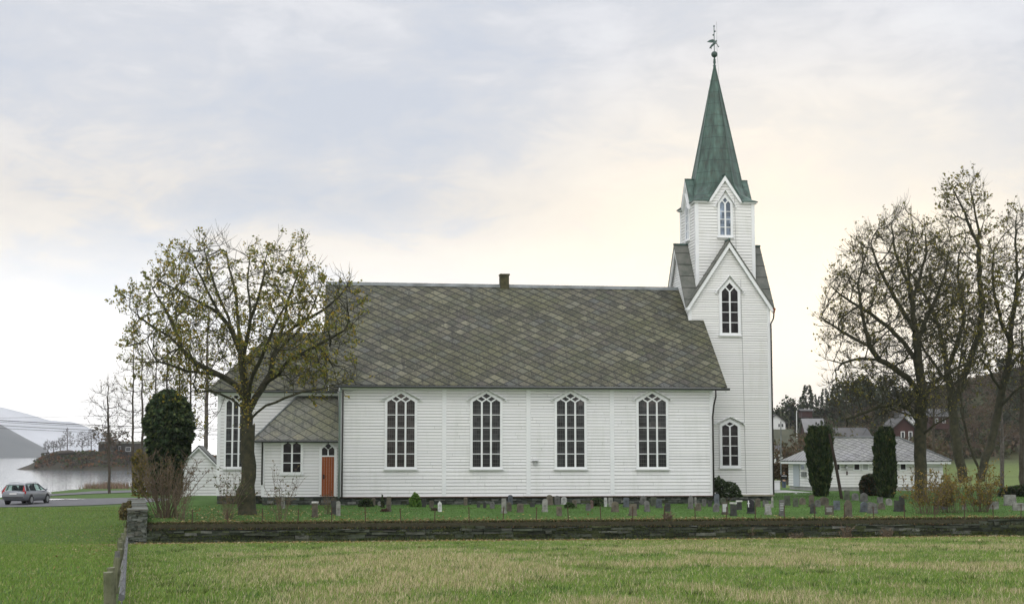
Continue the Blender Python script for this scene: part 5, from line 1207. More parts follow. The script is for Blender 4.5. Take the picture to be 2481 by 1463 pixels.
def slim_tree(name, label, x, yb, ytop, D, w, n_attr, bark, lcols, n_leaf, lsize, tr, seed, group=None, lean=0, y0=.35, tip=.010, z=None, twigs=2, up=.25, leafy=.5):
    n = 8; pts = [(x + lean * (i / n), yb + (ytop + 15 - yb) * i / n, random.uniform(-.1, .1)) for i in range(n + 1)]
    H = yb - ytop; yc = yb - H * y0
    poly = [(x + lean * .4 - w * .35, yc), (x + lean * .5 - w * .5, yc - (yc - ytop) * .35), (x + lean * .8 - w * .33, yc - (yc - ytop) * .75), (x + lean, ytop), (x + lean * .8 + w * .33, yc - (yc - ytop) * .75), (x + lean * .5 + w * .5, yc - (yc - ytop) * .35), (x + lean * .4 + w * .35, yc)]
    return big_tree(name, label, (x, yb), D, [(None, pts)], poly, w * D / FPX * .45, n_attr, bark, lcols, n_leaf, lsize, tr, group, tip=tip, twigs=twigs, twig_len=.9, seed=seed, up=up, kill=.5, leafy=leafy)
LC_B = [(.10, .085, .03), (.08, .065, .03), (.12, .10, .03)]
slim_tree('birch_tree', 'small bare tree standing by the path between car and bare bush', 265, 1195, 905, 118, 120, 300, M['bark2'], LC_B, 60, .10, .11, 21, lean=-4, y0=.38)
slim_tree('birch_tree', 'tall slim bare tree left of the dark ivy clad tree', 321, 1190, 790, 112, 120, 340, M['bark2'], LC_B, 260, .11, .09, 22, y0=.3, lean=3)
slim_tree('birch_tree', 'tall straight bare trunk rising between ivy clad tree and church', 497, 1200, 700, 104, 130, 380, M['birch'], LC_B, 320, .12, .15, 23, y0=.25, lean=8)
for i, (x, yt, w) in enumerate(((345, 830, 50), (378, 800, 55), (405, 790, 60), (436, 800, 60), (462, 815, 50))):
    slim_tree('poplar_tree', ['upright thin tree rising behind the left edge of the ivy clad trunk', 'second upright thin tree from the left rising behind the ivy clad trunk', 'middle upright thin tree rising behind the ivy clad trunk', 'fourth upright thin tree from the left rising behind the ivy clad trunk', 'upright thin tree rising behind the right edge of the ivy clad trunk'][i],
              x, 1190, yt, 92 + i, w, 230, M['bark2'], LC_MAPLE, 560, .12, .085, 30 + i, group='upright thin trees behind the ivy clad trunk', y0=.35, twigs=2, up=.5)
slim_tree('birch_tree', 'thin pale trunked tree in the meadow right of the forked tree', 2428, 1180, 985, 118, 60, 160, M['birch'], LC_R, 40, .12, .16, 41, y0=.5)
slim_tree('churchyard_tree', 'dark tree cut by the right picture edge behind the hedge', 2476, 1192, 760, 112, 150, 420, M['bark2'], LC_R, 260, .15, .2, 42, y0=.4)
slim_tree('churchyard_tree', 'thin bare tree between the outbuilding roof and the tallest leaning tree', 2262, 1160, 850, 128, 120, 300, M['bark2'], LC_R, 120, .14, .1, 43, y0=.35)

# ------------------------------------------------------------------ evergreens and shrubs
def column_bush(name, label, cat, x, yb, prof, D, n, size, cols, seed, up=1.2, group=None, flat=1.0, m='needle', core=True):
    """dense upright foliage; prof = [(picture y, left x, right x)] from top to bottom"""
    r = np.random.default_rng(seed); b0 = atD(x, yb, D); t = thing(name, tuple(b0), label, cat, group)
    ys = np.array([p[0] for p in prof], float); L = np.array([p[1] for p in prof], float); Rr = np.array([p[2] for p in prof], float)
    y = r.uniform(ys[0], ys[-1], n * 2); l = np.interp(y, ys, L); rr = np.interp(y, ys, Rr); keep = r.random(n * 2) < (rr - l) / (Rr - L).max(); y, l, rr = y[keep], l[keep], rr[keep]
    c, hw = (l + rr) / 2, (rr - l) / 2 * D / FPX; th = r.uniform(0, 2 * np.pi, len(y)); lump = .70 + .52 * fbm(th * 2.2 + seed, y * .09, seed, 3)
    rad = hw * lump * np.sqrt(r.uniform(.45, 1.0, len(y)))
    pos = np.array([tuple(atD(a, q, D)) for a, q in zip(c, y)]); pos[:, 0] += rad * np.cos(th); pos[:, 1] += rad * np.sin(th) * flat
    nn = len(pos); a = np.stack([np.cos(th) * .6, np.sin(th) * .6, np.full(nn, up)], 1) + r.normal(0, .35, (nn, 3)); a /= np.linalg.norm(a, axis=1)[:, None]
    bb = np.cross(a, r.normal(0, 1, (nn, 3))); bb /= np.linalg.norm(bb, axis=1)[:, None]; s = size * r.uniform(.5, 1.7, (nn, 1))
    V = np.stack([pos - a * s * .5, pos + bb * s * .22, pos + a * s * .6, pos - bb * s * .22], 1)
    C = np.array(cols)[r.integers(0, len(cols), nn)] * r.uniform(.6, 1.4, (nn, 1)); quads('foliage', V, C, M[m], t)
    b = MB(); pts = []; rd = []
    for q in np.linspace(ys[-1], ys[0] + (ys[-1] - ys[0]) * .10, 8):
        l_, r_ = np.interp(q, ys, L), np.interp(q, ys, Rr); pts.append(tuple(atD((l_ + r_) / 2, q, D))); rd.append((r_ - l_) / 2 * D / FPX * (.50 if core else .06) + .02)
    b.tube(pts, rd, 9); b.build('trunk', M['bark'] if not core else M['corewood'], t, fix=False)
    return t
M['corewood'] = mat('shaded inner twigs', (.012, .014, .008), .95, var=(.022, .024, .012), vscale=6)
YEW = [(.042, .070, .027), (.060, .088, .034), (.028, .050, .020), (.095, .115, .042)]
def DG(x, y, lo=61): p = hit(x, y, lo, 160); return math.cos(PSI) * p.y + math.sin(PSI) * p.x
column_bush('yew_column', 'broad dark yew column left of the leaning pole in front of the white outbuilding', 'yew', 1985, 1203, [(1036, 1962, 2006), (1050, 1956, 2013), (1090, 1954, 2016), (1130, 1958, 2015), (1170, 1966, 2010), (1203, 1975, 2003)], 93, 9000, .26, YEW, 5)
column_bush('yew_column', 'narrower dark yew column with pointed tips right of the round shrub', 'yew', 2145, 1215, [(1038, 2134, 2158), (1058, 2122, 2166), (1100, 2119, 2168), (1150, 2120, 2170), (1185, 2126, 2168), (1215, 2136, 2160)], 90, 8000, .26, YEW, 6)
IVY = [(.030, .052, .022), (.042, .066, .026), (.020, .038, .016), (.080, .10, .035)]
column_bush('ivy_clad_tree', 'thick dark ivy covered broken trunk behind the bare brown bush', 'tree', 410, 1196, [(944, 396, 420), (958, 374, 442), (980, 358, 458), (1020, 350, 470), (1060, 352, 468), (1100, 358, 454), (1130, 364, 442), (1165, 368, 440), (1196, 372, 436)], 87, 17000, .22, IVY, 7, up=-.3)
RHO = [(.045, .07, .028), (.06, .09, .04), (.035, .055, .022), (.09, .12, .06)]
def leafy_bush(name, label, cat, x, yb, outline, D, n, size, cols, seed, group=None, n_stem=9, deep=None, m='leaf', stem_m='twig'):
    """bush of separate leaves filling an outline in the picture, on branching stems"""
    random.seed(seed); b0 = atD(x, yb, D); b0.z = min(b0.z, hgt(b0.x, b0.y)); t = thing(name, tuple(b0), label, cat, group)
    pts = poly_points(outline, n); xs = [p[0] for p in outline]; ys = [p[1] for p in outline]; cx = (min(xs) + max(xs)) / 2; hx = (max(xs) - min(xs)) / 2; dp = deep or hx * D / FPX * .7
    lp = []
    for px, py in pts:
        if random.random() < .35 and float(fbm(px * .08 + seed, py * .08, 90 + seed % 20, 2)) < .45: continue
        lp.append(tuple(atD(px, py, D + random.uniform(-1, 1) * dp * math.sqrt(max(.05, 1 - ((px - cx) / hx) ** 2)))))
    V, C = leaf_quads(np.array(lp), size, cols, seed=seed); quads('foliage', V, C, M[m], t)
    b = MB()
    for k in range(n_stem):
        q = random.choice(lp); m_ = Vector(b0).lerp(Vector(q), .5) + Vector((0, 0, .1)); b.tube([(b0.x + random.uniform(-.1, .1), b0.y + random.uniform(-.1, .1), b0.z - .05), m_, q], [.02, .014, .006], 4)
    b.build('stems', M[stem_m], t, fix=False); return t
leafy_bush('rhododendron', 'grey green leafy shrub in the corner between nave and tower', 'shrub', 1760, 1204, [(1733, 1203), (1730, 1160), (1742, 1153), (1757, 1166), (1778, 1168), (1792, 1182), (1800, 1203)], 80.2, 1700, .13, RHO, 8, deep=.5)
leafy_bush('rhododendron', 'dark round evergreen shrub between the two yew columns', 'shrub', 2108, 1208, [(2086, 1205), (2082, 1172), (2090, 1152), (2108, 1147), (2124, 1152), (2130, 1205)], 94, 2600, .17, [(.03, .045, .02), (.04, .055, .025), (.05, .06, .03), (.10, .07, .03)], 9)
LY = [(.16, .14, .03), (.20, .16, .035), (.11, .11, .03), (.07, .07, .025), (.24, .17, .03)]
leafy_bush('yellow_shrub', 'yellow green leafy bush at the wall behind the bare brown bush', 'shrub', 338, 1205, [(320, 1200), (322, 1140), (318, 1110), (335, 1085), (356, 1100), (362, 1150), (372, 1205)], 85, 1900, .14, LY, 10)
leafy_bush('green_shrub', 'bright green feathery little shrub below the leftmost nave window', 'shrub', 1006, 1232, [(993, 1226), (992, 1208), (999, 1200), (1004, 1193), (1011, 1197), (1018, 1205), (1021, 1226)], 75, 1500, .11, [(.10, .20, .03), (.14, .24, .04), (.07, .15, .025)], 11, m='needle')
leafy_bush('conifer_seedling', 'small thin dark conical shrub left of the leftmost gravestones under the nave window', 'shrub', 927, 1230, [(921, 1230), (924, 1210), (926, 1196), (929, 1210), (933, 1230)], 74, 260, .10, YEW, 12, n_stem=3)
leafy_bush('dark_shrub', 'low dark green bush against the stone base below the left end of the nave', 'shrub', 884, 1230, [(868, 1229), (872, 1213), (886, 1207), (902, 1212), (906, 1229)], 75, 800, .12, YEW, 13)
leafy_bush('bramble', 'low brown bramble thicket against the left side of the slate wall', 'shrub', 310, 1262, [(290, 1258), (288, 1235), (298, 1218), (317, 1212), (321, 1258)], 63, 900, .10, [(.10, .075, .035), (.07, .075, .03), (.13, .10, .04), (.16, .13, .04)], 72, deep=.8)
leafy_bush('heather_plant', 'low reddish heather cushion in front of a tall brown gravestone', 'plant', 932, 1241, [(919, 1240), (924, 1233), (936, 1231), (944, 1236), (946, 1241)], 70.5, 320, .07, [(.11, .06, .045), (.08, .05, .035)], 14, n_stem=4)
leafy_bush('heather_plant', 'low dark brown heather cushion left of the white marble gravestone', 'plant', 1052, 1238, [(1042, 1237), (1045, 1231), (1056, 1229), (1063, 1233), (1064, 1238)], 71.5, 260, .07, [(.06, .055, .03), (.08, .06, .035)], 15, n_stem=4)
leafy_bush('green_plant', 'low green leafy plants before a brown gravestone right of the third window', 'plant', 1378, 1230, [(1366, 1229), (1372, 1216), (1388, 1218), (1398, 1229)], 74, 260, .10, [(.06, .10, .03), (.045, .08, .025)], 16, n_stem=4)
leafy_bush('green_plant', 'dark bushy plants at the stone base right of the pink gravestone', 'plant', 1444, 1226, [(1428, 1225), (1432, 1208), (1450, 1205), (1462, 1212), (1464, 1226)], 76, 420, .11, YEW, 17, n_stem=4)
leafy_bush('dark_hedge', 'dark green clipped hedge at the right edge behind pale gravestones', 'hedge', 2460, 1212, [(2416, 1210), (2420, 1185), (2450, 1178), (2500, 1172), (2540, 1175), (2540, 1212)], 93, 4200, .18, [(.025, .045, .016), (.035, .06, .02), (.05, .05, .02)], 18, deep=1.2)
def vase_shrub(name, label, x, yb, ytop, spread, D, n_stem, cols, n_leaf, lsize, seed, stem_r=.014, group=None, leaf_top=.45, sm='twig', base_w=.18, cat='shrub', side=5):
    """many thin stems fanning out of one foot, with side twigs and sparse leaves"""
    rn = random.Random(seed); b0 = atD(x, yb, D); b0.z = min(b0.z + .02, hgt(b0.x, b0.y)); t = thing(name, tuple(b0), label, cat, group); H = (yb - ytop) * D / FPX; Wd = spread * D / FPX / 2
    b = MB(); tips = []
    for k in range(n_stem):
        a = rn.uniform(0, 2 * math.pi); f = rn.random() ** .6; hh = H * rn.uniform(.62, 1.02) * (1 - .25 * f * f); q = Vector((b0.x + math.cos(a) * base_w * rn.random(), b0.y + math.sin(a) * base_w * rn.random(), b0.z - .05)); P = [q]
        for i in range(1, 6):
            s = i / 5; P.append(Vector((q.x + math.cos(a) * Wd * f * s ** 1.3 + rn.gauss(0, .03), q.y + math.sin(a) * Wd * f * s ** 1.3 + rn.gauss(0, .03), q.z + hh * s)))
        b.tube(P, [stem_r * (1 - .13 * i) for i in range(6)], 4, cap=False)
        for j in range(side):
            i = rn.randint(2, 5); s = P[i]; e = s + Vector((rn.gauss(0, .16), rn.gauss(0, .16), rn.uniform(.02, .36))) * min(1.0, H / 2.2 + .25); b.tube([s, (s + e) / 2 + Vector((0, 0, .02)), e], [stem_r * .5, stem_r * .4, stem_r * .25], 3, cap=False)
            if (e.z - b0.z) / H > leaf_top: tips.append((s, e))
    b.build('stems', M[sm], t, fix=False)
    if n_leaf:
        lp = [];
        while len(lp) < n_leaf:
            s, e = rn.choice(tips); c = s.lerp(e, rn.uniform(.2, 1.1)); lp.append((c.x + rn.gauss(0, .03), c.y + rn.gauss(0, .03), c.z + rn.gauss(0, .03)))
        V, C = leaf_quads(np.array(lp), lsize, cols, seed=seed); quads('foliage', V, C, M['leaf'], t)
    return t
BR = [(.15, .10, .05), (.12, .085, .045), (.10, .09, .03)]
vase_shrub('bare_bush', 'large bare brown many stemmed bush right beside the slate wall corner', 402, 1256, 1086, 165, 66, 75, BR, 700, .07, 20, stem_r=.019, base_w=.45, side=11)
vase_shrub('bare_bush', 'cluster of thin pale stems between the big brown bush and the tree trunk', 440, 1266, 1150, 60, 64, 16, BR, 60, .07, 21, stem_r=.014, base_w=.22)
vase_shrub('rose_bush', 'twiggy bush with a few green leaves left of the big tree trunk', 549, 1264, 1128, 130, 64.5, 24, [(.07, .10, .03), (.09, .11, .04), (.15, .11, .05)], 330, .085, 22, stem_r=.013, base_w=.2, leaf_top=.35)
vase_shrub('rose_bush', 'twiggy bush with few leaves between the tree trunk and the orange door', 678, 1262, 1126, 120, 64.5, 20, [(.08, .10, .03), (.15, .11, .05)], 190, .08, 23, stem_r=.012, base_w=.2, leaf_top=.3)
vase_shrub('low_bush', 'low leafless brown bush in front of the dark gravestone below the orange door', 797, 1246, 1196, 34, 68.5, 16, BR, 50, .07, 24, stem_r=.012)
for i, (x, yb, yt, w, n) in enumerate(((1620, 1259, 1232, 24, 14), (1722, 1259, 1228, 24, 12), (1820, 1259, 1230, 22, 11), (1926, 1258, 1242, 30, 16), (2049, 1259, 1222, 26, 13), (2150, 1259, 1230, 30, 15))):
    vase_shrub('rose_stump', ['cut back brown rose stump leftmost behind the low wall, below the fourth window', 'cut back rose stump left of the tower window by the low wall', 'cut back rose stump with bare stems before the polished black gravestone', 'dark low cut stump with short broken stubs below the white terrace post', 'cut back rose with dry reddish stems before the tall brown gravestone', 'cut back rose stump between right yew column and the low wall'][i],
               x, yb, yt, w, 64.2, n + 9, BR, 0, .05, 50 + i, stem_r=.034, group='cut back roses behind the low wall', side=2, cat='shrub', base_w=.14)
LYS = [(.22, .17, .035), (.17, .145, .03), (.26, .17, .03), (.12, .11, .03), (.30, .20, .05)]
for i, (x, yb, yt, w, ns, nl, D) in enumerate(((2248, 1258, 1140, 110, 42, 1500, 70), (2310, 1258, 1135, 95, 40, 1700, 71), (2372, 1256, 1128, 105, 46, 1900, 72))):
    vase_shrub('yellow_shrub', ['leftmost of the three yellow autumn shrubs, before the outbuilding corner', 'middle one of the three yellow autumn shrubs right of the outbuilding', 'right one of the three yellow autumn shrubs, before the forked tree'][i], x, yb, yt, w, D, ns, LYS, nl, .085, 60 + i, stem_r=.013, group='yellow autumn shrubs', base_w=.5, side=10, leaf_top=.28)

# ------------------------------------------------------------------ outbuilding, terrace, small things on the right
def gable_siding_house(): pass
vH = 103.0; zHb = hgt(40, 104) + .02
oL = atV(1974, 1150, vH).x; oR = atV(2284, 1150, vH).x; dH = 5.6; zHe = atV(2100, 1116, vH - .35).z; zHr = atV(2100, 1060, vH + dH / 2).z
ob = thing('outbuilding', (oL, vH, zHb), 'low white wooden outbuilding with hipped grey slate roof and small square windows', 'building')
FO = Fr((0, vH), (1, 0), (0, -1)); FOL = Fr((oL, 0), (0, -1), (-1, 0)); FOR = Fr((oR, 0), (0, 1), (1, 0))
b = MB(); b.box(oL, oR, vH, vH + dH, zHb + .25, zHe, 1)
siding(b, FO, zHb + .25, zHe - .05, const(oL), const(oR), .20, .03); siding(b, FOL, zHb + .25, zHe - .05, const(-vH - dH), const(-vH), .20, .03); siding(b, FOR, zHb + .25, zHe - .05, const(vH), const(vH + dH), .20, .03)
b.build('wall', [M['tower'], M['groove']], ob)
b = MB(); b.box(oL + .03, oR - .03, vH + .03, vH + dH - .03, zHb - .3, zHb + .248); b.build('foundation', M['concrete'], ob)
e = .5; rl = atV(2018, 1060, vH + dH / 2).x; rr_ = atV(2178, 1060, vH + dH / 2).x; vm = vH + dH / 2
A_, B_, C1, D1_ = (oL - e, vH - e, zHe), (oR + e, vH - e, zHe), (oR + e, vH + dH + e, zHe), (oL - e, vH + dH + e, zHe); R0, R1 = (rl, vm, zHr), (rr_, vm, zHr)
b = MB(); b.slab([A_, B_, R1, R0], .07); b.slab([B_, C1, R1], .07); b.slab([C1, D1_, R0, R1], .07); b.slab([D1_, A_, R0], .07); ro = b.build('roof', M['slate_h'], ob)
b = MB(); b.tube([(rl, vm, zHr + .03), (rr_, vm, zHr + .03)], .07, 6); b.build('ridge_cap', M['zinc'], ro)
for p, q in ((A_, R0), (B_, R1)): b = MB(); b.tube([Vector(p) + Vector((0, 0, .03)), Vector(q) + Vector((0, 0, .03))], .06, 6); b.build('hip_cap', M['zinc'], ro)
b = MB(); b.box(oL - e + .05, oR + e - .05, vH - e + .05, vH - e + .10, zHe - .22, zHe - .08); b.box(oL - e + .05, oL - e + .10, vH - e + .10, vH + dH + e, zHe - .22, zHe - .08); b.box(oL - e + .10, oR + e - .10, vH - e + .1, vH + dH + e - .1, zHe - .12, zHe - .09); b.build('eaves_board', M['trim'], ob)
hz_ = lambda y: atV(2100, y, vH).z; hx_ = lambda x: atV(x, 1130, vH).x
for x0, x1, gm in ((2021, 2033, 'glass'), (2069, 2081, 'glass'), (2090, 2102, 'plaque'), (2181, 2193, 'glass')):
    f = MB(); a0, a1, z0, z1 = hx_(x0), hx_(x1), hz_(1137), hz_(1124)
    for q in ((a0 - .09, a0, z0 - .09, z1 + .09), (a1, a1 + .09, z0 - .09, z1 + .09), (a0, a1, z0 - .09, z0), (a0, a1, z1, z1 + .09)): f.rect(FO, *q, .02, .09)
    fo = f.build('window', M['trim'], ob); q = MB(); q.rect(FO, a0, a1, z0, z1, .02, .06); q.build('pane', M[gm], fo)
q = MB(); a0 = hx_(2051); q.rect(FO, a0 - .04, a0 + .04, hz_(1150), hz_(1141), .03, .10); q.build('meter_box', M['redwall'], ob)
q = MB(); a0 = hx_(2049); q.tube([FO.p(a0, hz_(1124), .05), FO.p(a0, hz_(1130), .18), FO.p(a0, hz_(1135), .18)], [.03, .09, .12], 8); q.build('wall_lamp', M['plaque'], ob)
lz = lambda y: atU(1940, y, oL).z; lv = lambda x: -atU(x, 1130, oL).y
q = MB(); q.rect(FOL, lv(1924), lv(1938), zHb + .22, lz(1122), .02, .08); q.build('door', mat('grey blue door', (.42, .46, .50), .6), ob)
q = MB(); q.rect(FOL, lv(1943), lv(1955), lz(1154), lz(1142), .02, .09); q.build('notice_board', M['zinc'], ob)
f = MB(); f.rect(FOL, lv(1941), lv(1953), lz(1137), lz(1124), .02, .07); fo = f.build('window', M['trim'], ob); q = MB(); q.rect(FOL, lv(1943), lv(1951), lz(1136), lz(1125), .065, .085); q.build('pane', M['bluegl'], fo)
# terrace slab, tap post, cabinet
p0 = atV(1868, 1190, 97.5); p1 = atV(1968, 1190, 97.5)
te = MB(); te.box(p0.x - 3, p1.x, 97.5, 103, -2.62, -2.40, 0); te.box(p0.x - 3, p1.x - .1, 97.8, 103, -3.2, -2.62, 1)
o = te.build('terrace', [M['concrete'], M['iron']], loc=(p1.x, 98, -2.4)); tag(o, 'pale concrete terrace slab between tower and outbuilding', 'terrace')
p = atV(1929, 1206, 95); b = MB(); gz_ = hgt(p.x, p.y); b.box(p.x - .04, p.x + .04, p.y - .04, p.y + .04, gz_ - .2, atV(1929, 1189, 95).z); zz = atV(1929, 1196, 95).z; b.box(p.x - .13, p.x + .13, p.y - .03, p.y + .03, zz - .03, zz + .03)
o = b.build('tap_post', M['farwhite'], loc=(p.x, p.y, gz_)); tag(o, 'short white cross shaped tap post in front of the concrete terrace', 'post')
p = atV(1882, 1187, 101); q = atV(1890.5, 1187, 101); b = MB(); zt_ = atV(1882, 1164, 101).z; w = (q.x - p.x) * 2
b.box(q.x - w, q.x, 101, 101.5, -2.39, zt_ - .05); b.box(q.x - w - .03, q.x + .03, 100.97, 101.53, zt_ - .048, zt_, 1); b.box(q.x - w + .05, q.x - .05, 100.985, 101.01, -2.3, zt_ - .12, 1)
o = b.build('cabinet', [mat('cabinet paint', (.50, .52, .50), .5), M['farwhite']], loc=(q.x, 101, -2.4)); tag(o, 'pale metal cabinet on the terrace right beside the tower corner', 'cabinet')
pb = hit(2042, 1208, 61, 140); Dp = math.cos(PSI) * pb.y + math.sin(PSI) * pb.x; pt_ = atD(2009, 1050, Dp)
b = MB(); b.tube([(pb.x, pb.y, pb.z - .4), tuple(Vector(pb).lerp(pt_, .5)), tuple(pt_)], [.10, .09, .08], 8); o = b.build('leaning_pole', mat('tarred pole', (.028, .02, .014), .8, var=(.05, .035, .025), vscale=4), loc=pb); tag(o, 'dark leaning wooden pole beside the left yew column', 'pole')
# small shed at the left
vS = 97.0; zSb = atV(480, 1204, vS).z; sl_ = atV(437, 1150, vS).x; sr_ = atV(523.5, 1150, vS).x; zSp = atV(480, 1078, vS).z; zSe = atV(523, 1121, vS).z; sc_ = (sl_ + sr_) / 2
sh = thing('white_shed', (sc_, vS, zSb), 'small white gabled shed with dark roof behind the bare bush left of the church', 'shed')
FSh = Fr((0, vS), (1, 0), (0, -1)); b = MB(); b.prism(FSh, [(sl_, zSb - .4), (sr_, zSb - .4), (sr_, zSe - .08), (sc_, zSp - .1), (sl_, zSe - .08)], -4.5, 0, 1)
sS = (zSp - zSe) / (sr_ - sc_); siding(b, FSh, zSb - .1, zSp - .2, lambda z: sc_ - min(sr_ - sc_, max(0, (zSp - .12 - z) / sS)), lambda z: sc_ + min(sr_ - sc_, max(0, (zSp - .12 - z) / sS)), .19)
FShR = Fr((sr_, 0), (0, 1), (1, 0)); siding(b, FShR, zSb - .1, zSe - .1, const(vS), const(vS + 4.5), .19); b.build('wall', [M['white'], M['groove']], sh)
b = MB()
for sg in (-1, 1): xe = sc_ + sg * (sr_ - sc_ + .12); b.slab([(sc_, vS - .2, zSp), (xe, vS - .2, zSe - .12 * sS), (xe, vS + 4.7, zSe - .12 * sS), (sc_, vS + 4.7, zSp)], .06)
b.build('roof', mat('dark shed slates', (.04, .045, .04), .6, var=(.08, .085, .075), vscale=4), sh)
b = MB()
for sg in (-1, 1): b.bar(FSh, (sc_, zSp - .12), (sc_ + sg * (sr_ - sc_ + .05), zSe - .15), .12, .12 + .004 * sg, .19 + .004 * sg)
b.build('barge_board', M['trim'], sh)

# ------------------------------------------------------------------ hillside houses
def far_house(name, label, cat, x0, x1, yb, ye, yr, D, deep, axis, wall, roof, wins=(), trim=True, rz=0, chimney=False, door=False):
    """gabled house seen far off: front wall spans picture x0..x1; axis 'u' = ridge along the front, 'v' = gable to the front"""
    a, c = atD(x0, yb, D), atD(x1, yb, D); w = (c - a).length; zb_, ze_, zr_ = a.z, atD(x0, ye, D).z, atD(x0, yr, D).z
    t = thing(name, tuple((a + c) / 2), label, cat); dr = (c - a); dr.z = 0; dr.normalize(); nrm = Vector((dr.y, -dr.x, 0)); fr = Fr(a, dr, nrm); zb_ -= .7
    b = MB()
    if axis == 'v': b.prism(fr, [(0, zb_), (w, zb_), (w, ze_), (w / 2, zr_), (0, ze_)], -deep, 0)
    else:
        b.rect(fr, 0, w, zb_, ze_, -deep, 0); P = lambda aa, z, d: fr.p(aa, z, d)
        b.add([P(0.01, ze_ - .01, -.01), P(0.01, ze_ - .01, -deep + .01), P(0.01, zr_ - .05, -deep / 2), P(w - .01, ze_ - .01, -.01), P(w - .01, ze_ - .01, -deep + .01), P(w - .01, zr_ - .05, -deep / 2)], [[0, 2, 1], [3, 4, 5], [0, 3, 5, 2], [1, 2, 5, 4]])
    wo_ = b.build('wall', wall, t); b = MB(); ov_ = .35; P = lambda aa, z, d: fr.p(aa, z, d)
    if axis == 'v':
        s_ = (zr_ - ze_) / (w / 2)
        for sg, x in ((-1, -ov_), (1, w + ov_)): b.slab([P(w / 2, zr_ + .12, ov_), P(x, ze_ - s_ * ov_ + .12, ov_), P(x, ze_ - s_ * ov_ + .12, -deep - ov_), P(w / 2, zr_ + .12, -deep - ov_)], .12)
    else:
        s_ = (zr_ - ze_) / (deep / 2)
        for d0 in (ov_, -deep - ov_): b.slab([P(-ov_, ze_ - s_ * ov_ + .1, d0), P(w + ov_, ze_ - s_ * ov_ + .1, d0), P(w + ov_, zr_ + .1, -deep / 2), P(-ov_, zr_ + .1, -deep / 2)], .12)
    r_ = b.build('roof', roof, t)
    if chimney: q = MB(); fx = Fr(a - nrm * deep * .5, dr, nrm); q.rect(fx, w * .5 - .3, w * .5 + .3, zr_ - .4, zr_ + .9, -.3, .3); q.build('chimney', M['roofgrey'], r_)
    for (fx0, fx1, fz0, fz1) in wins:
        q = MB(); q.rect(fr, w * fx0 - .1, w * fx1 + .1, (zb_ + .7) + (ze_ - zb_ - .7) * fz0 - .1, (zb_ + .7) + (ze_ - zb_ - .7) * fz1 + .1, .005, .06); fo = q.build('window', M['farwhite'], t)
        q = MB(); q.rect(fr, w * fx0, w * fx1, (zb_ + .7) + (ze_ - zb_ - .7) * fz0, (zb_ + .7) + (ze_ - zb_ - .7) * fz1, .055, .08); q.build('pane', M['farglass'], fo)
    if trim:
        for x in (0, w): q = MB(); q.rect(fr, x - .08, x + .08, zb_, ze_ - .1, .003, .07); q.build('corner_board', M['farwhite'], t)
    return t
far_house('white_house', 'white house with windows up the slope just right of the tower', 'house', 1858, 1903, 1040, 1022, 1004, 300, 6, 'v', M['farwhite'], M['roofgrey'], ((.62, .70, .35, .75), (.80, .88, .35, .75)), False)
far_house('grey_roofed_house', 'house with mossy grey roof and white gable just right of the tower', 'house', 1850, 1926, 1096, 1072, 1040, 235, 7, 'u', M['farwhite'], M['roofgreen'], ((.55, .62, .2, .7), (.75, .82, .2, .7)), True)
far_house('red_barn', 'red barn with mossy roof left of the left yew column', 'barn', 1896, 1953, 1140, 1094, 1062, 185, 6, 'u', M['redwall'], M['roofgreen'], ((.15, .25, .3, .65),), True)
far_house('white_house', 'narrow white house wall between tower and red barn', 'house', 1862, 1893, 1142, 1093, 1078, 178, 4, 'u', M['farwhite'], M['roofgrey'], ((.6, .75, .45, .75),), True)
far_house('red_shed', 'small dark red shed high on the slope below the conifers', 'shed', 1943, 1968, 1003, 995, 991, 345, 4, 'u', M['redwall'], M['roofgrey'], (), False)
far_house('red_house', 'red house with light grey roof above the left yew column', 'house', 1954, 1998, 1068, 1044, 1014, 250, 5, 'u', M['redwall'], M['slabroof'], ((.08, .16, .35, .8), (.3, .38, .35, .8)), False)
far_house('red_house', 'red house with white framed window behind the wide bare tree', 'house', 2160, 2222, 1082, 1040, 1012, 225, 8, 'v', M['redwall'], M['roofgrey'], ((.40, .50, .35, .85), (.70, .80, .35, .85)), True, chimney=True)
far_house('white_house', 'small white gable showing between branches above the red house', 'house', 2196, 2218, 1020, 1006, 994, 300, 6, 'v', M['farwhite'], M['roofgrey'], ((.4, .6, .3, .7),), False)
far_house('red_house', 'dark red house half hidden by trunks right of the wide bare tree', 'house', 2252, 2302, 1030, 1008, 990, 290, 7, 'u', M['redwall'], M['roofgrey'], ((.3, .4, .3, .7), (.65, .75, .3, .7)), False)
far_house('long_roofed_house', 'long house with dull grey roof behind the ridge of the outbuilding', 'house', 2030, 2110, 1075, 1062, 1036, 235, 8, 'u', M['redwall'], M['roofgrey'], ((.2, .26, .2, .8), (.6, .66, .2, .8)), False)
p = atD(1930, 1030, 260); b = MB(); b.tube([(p.x, p.y, p.z - 4), tuple(atD(1930, 1010, 260)), tuple(atD(1930, 994, 260))], [.09, .07, .05], 6); o = b.build('flagpole', M['farwhite'], loc=p); tag(o, 'thin white flagpole standing on the slope above the red barn', 'flagpole')
p = atD(1899, 1200, 112); b = MB(); b.tube([tuple(atD(1892, 1150, 116)), tuple(atD(1892, 1020, 116))], [.05, .04], 6); o = b.build('lamp_pole', M['zinc'], loc=p); tag(o, 'thin grey pole standing behind the terrace right of the tower', 'pole')
# brown hedge behind the person
random.seed(4)
leafy_bush('beech_hedge', 'long brown leaved hedge behind the person by the tower', 'hedge', 1898, 1162, [(1868, 1160), (1868, 1124), (1885, 1121), (1905, 1123), (1928, 1121), (1928, 1160)], 150, 2600, .26, [(.11, .07, .03), (.09, .065, .03), (.13, .09, .04), (.07, .055, .025)], 71, deep=.8)

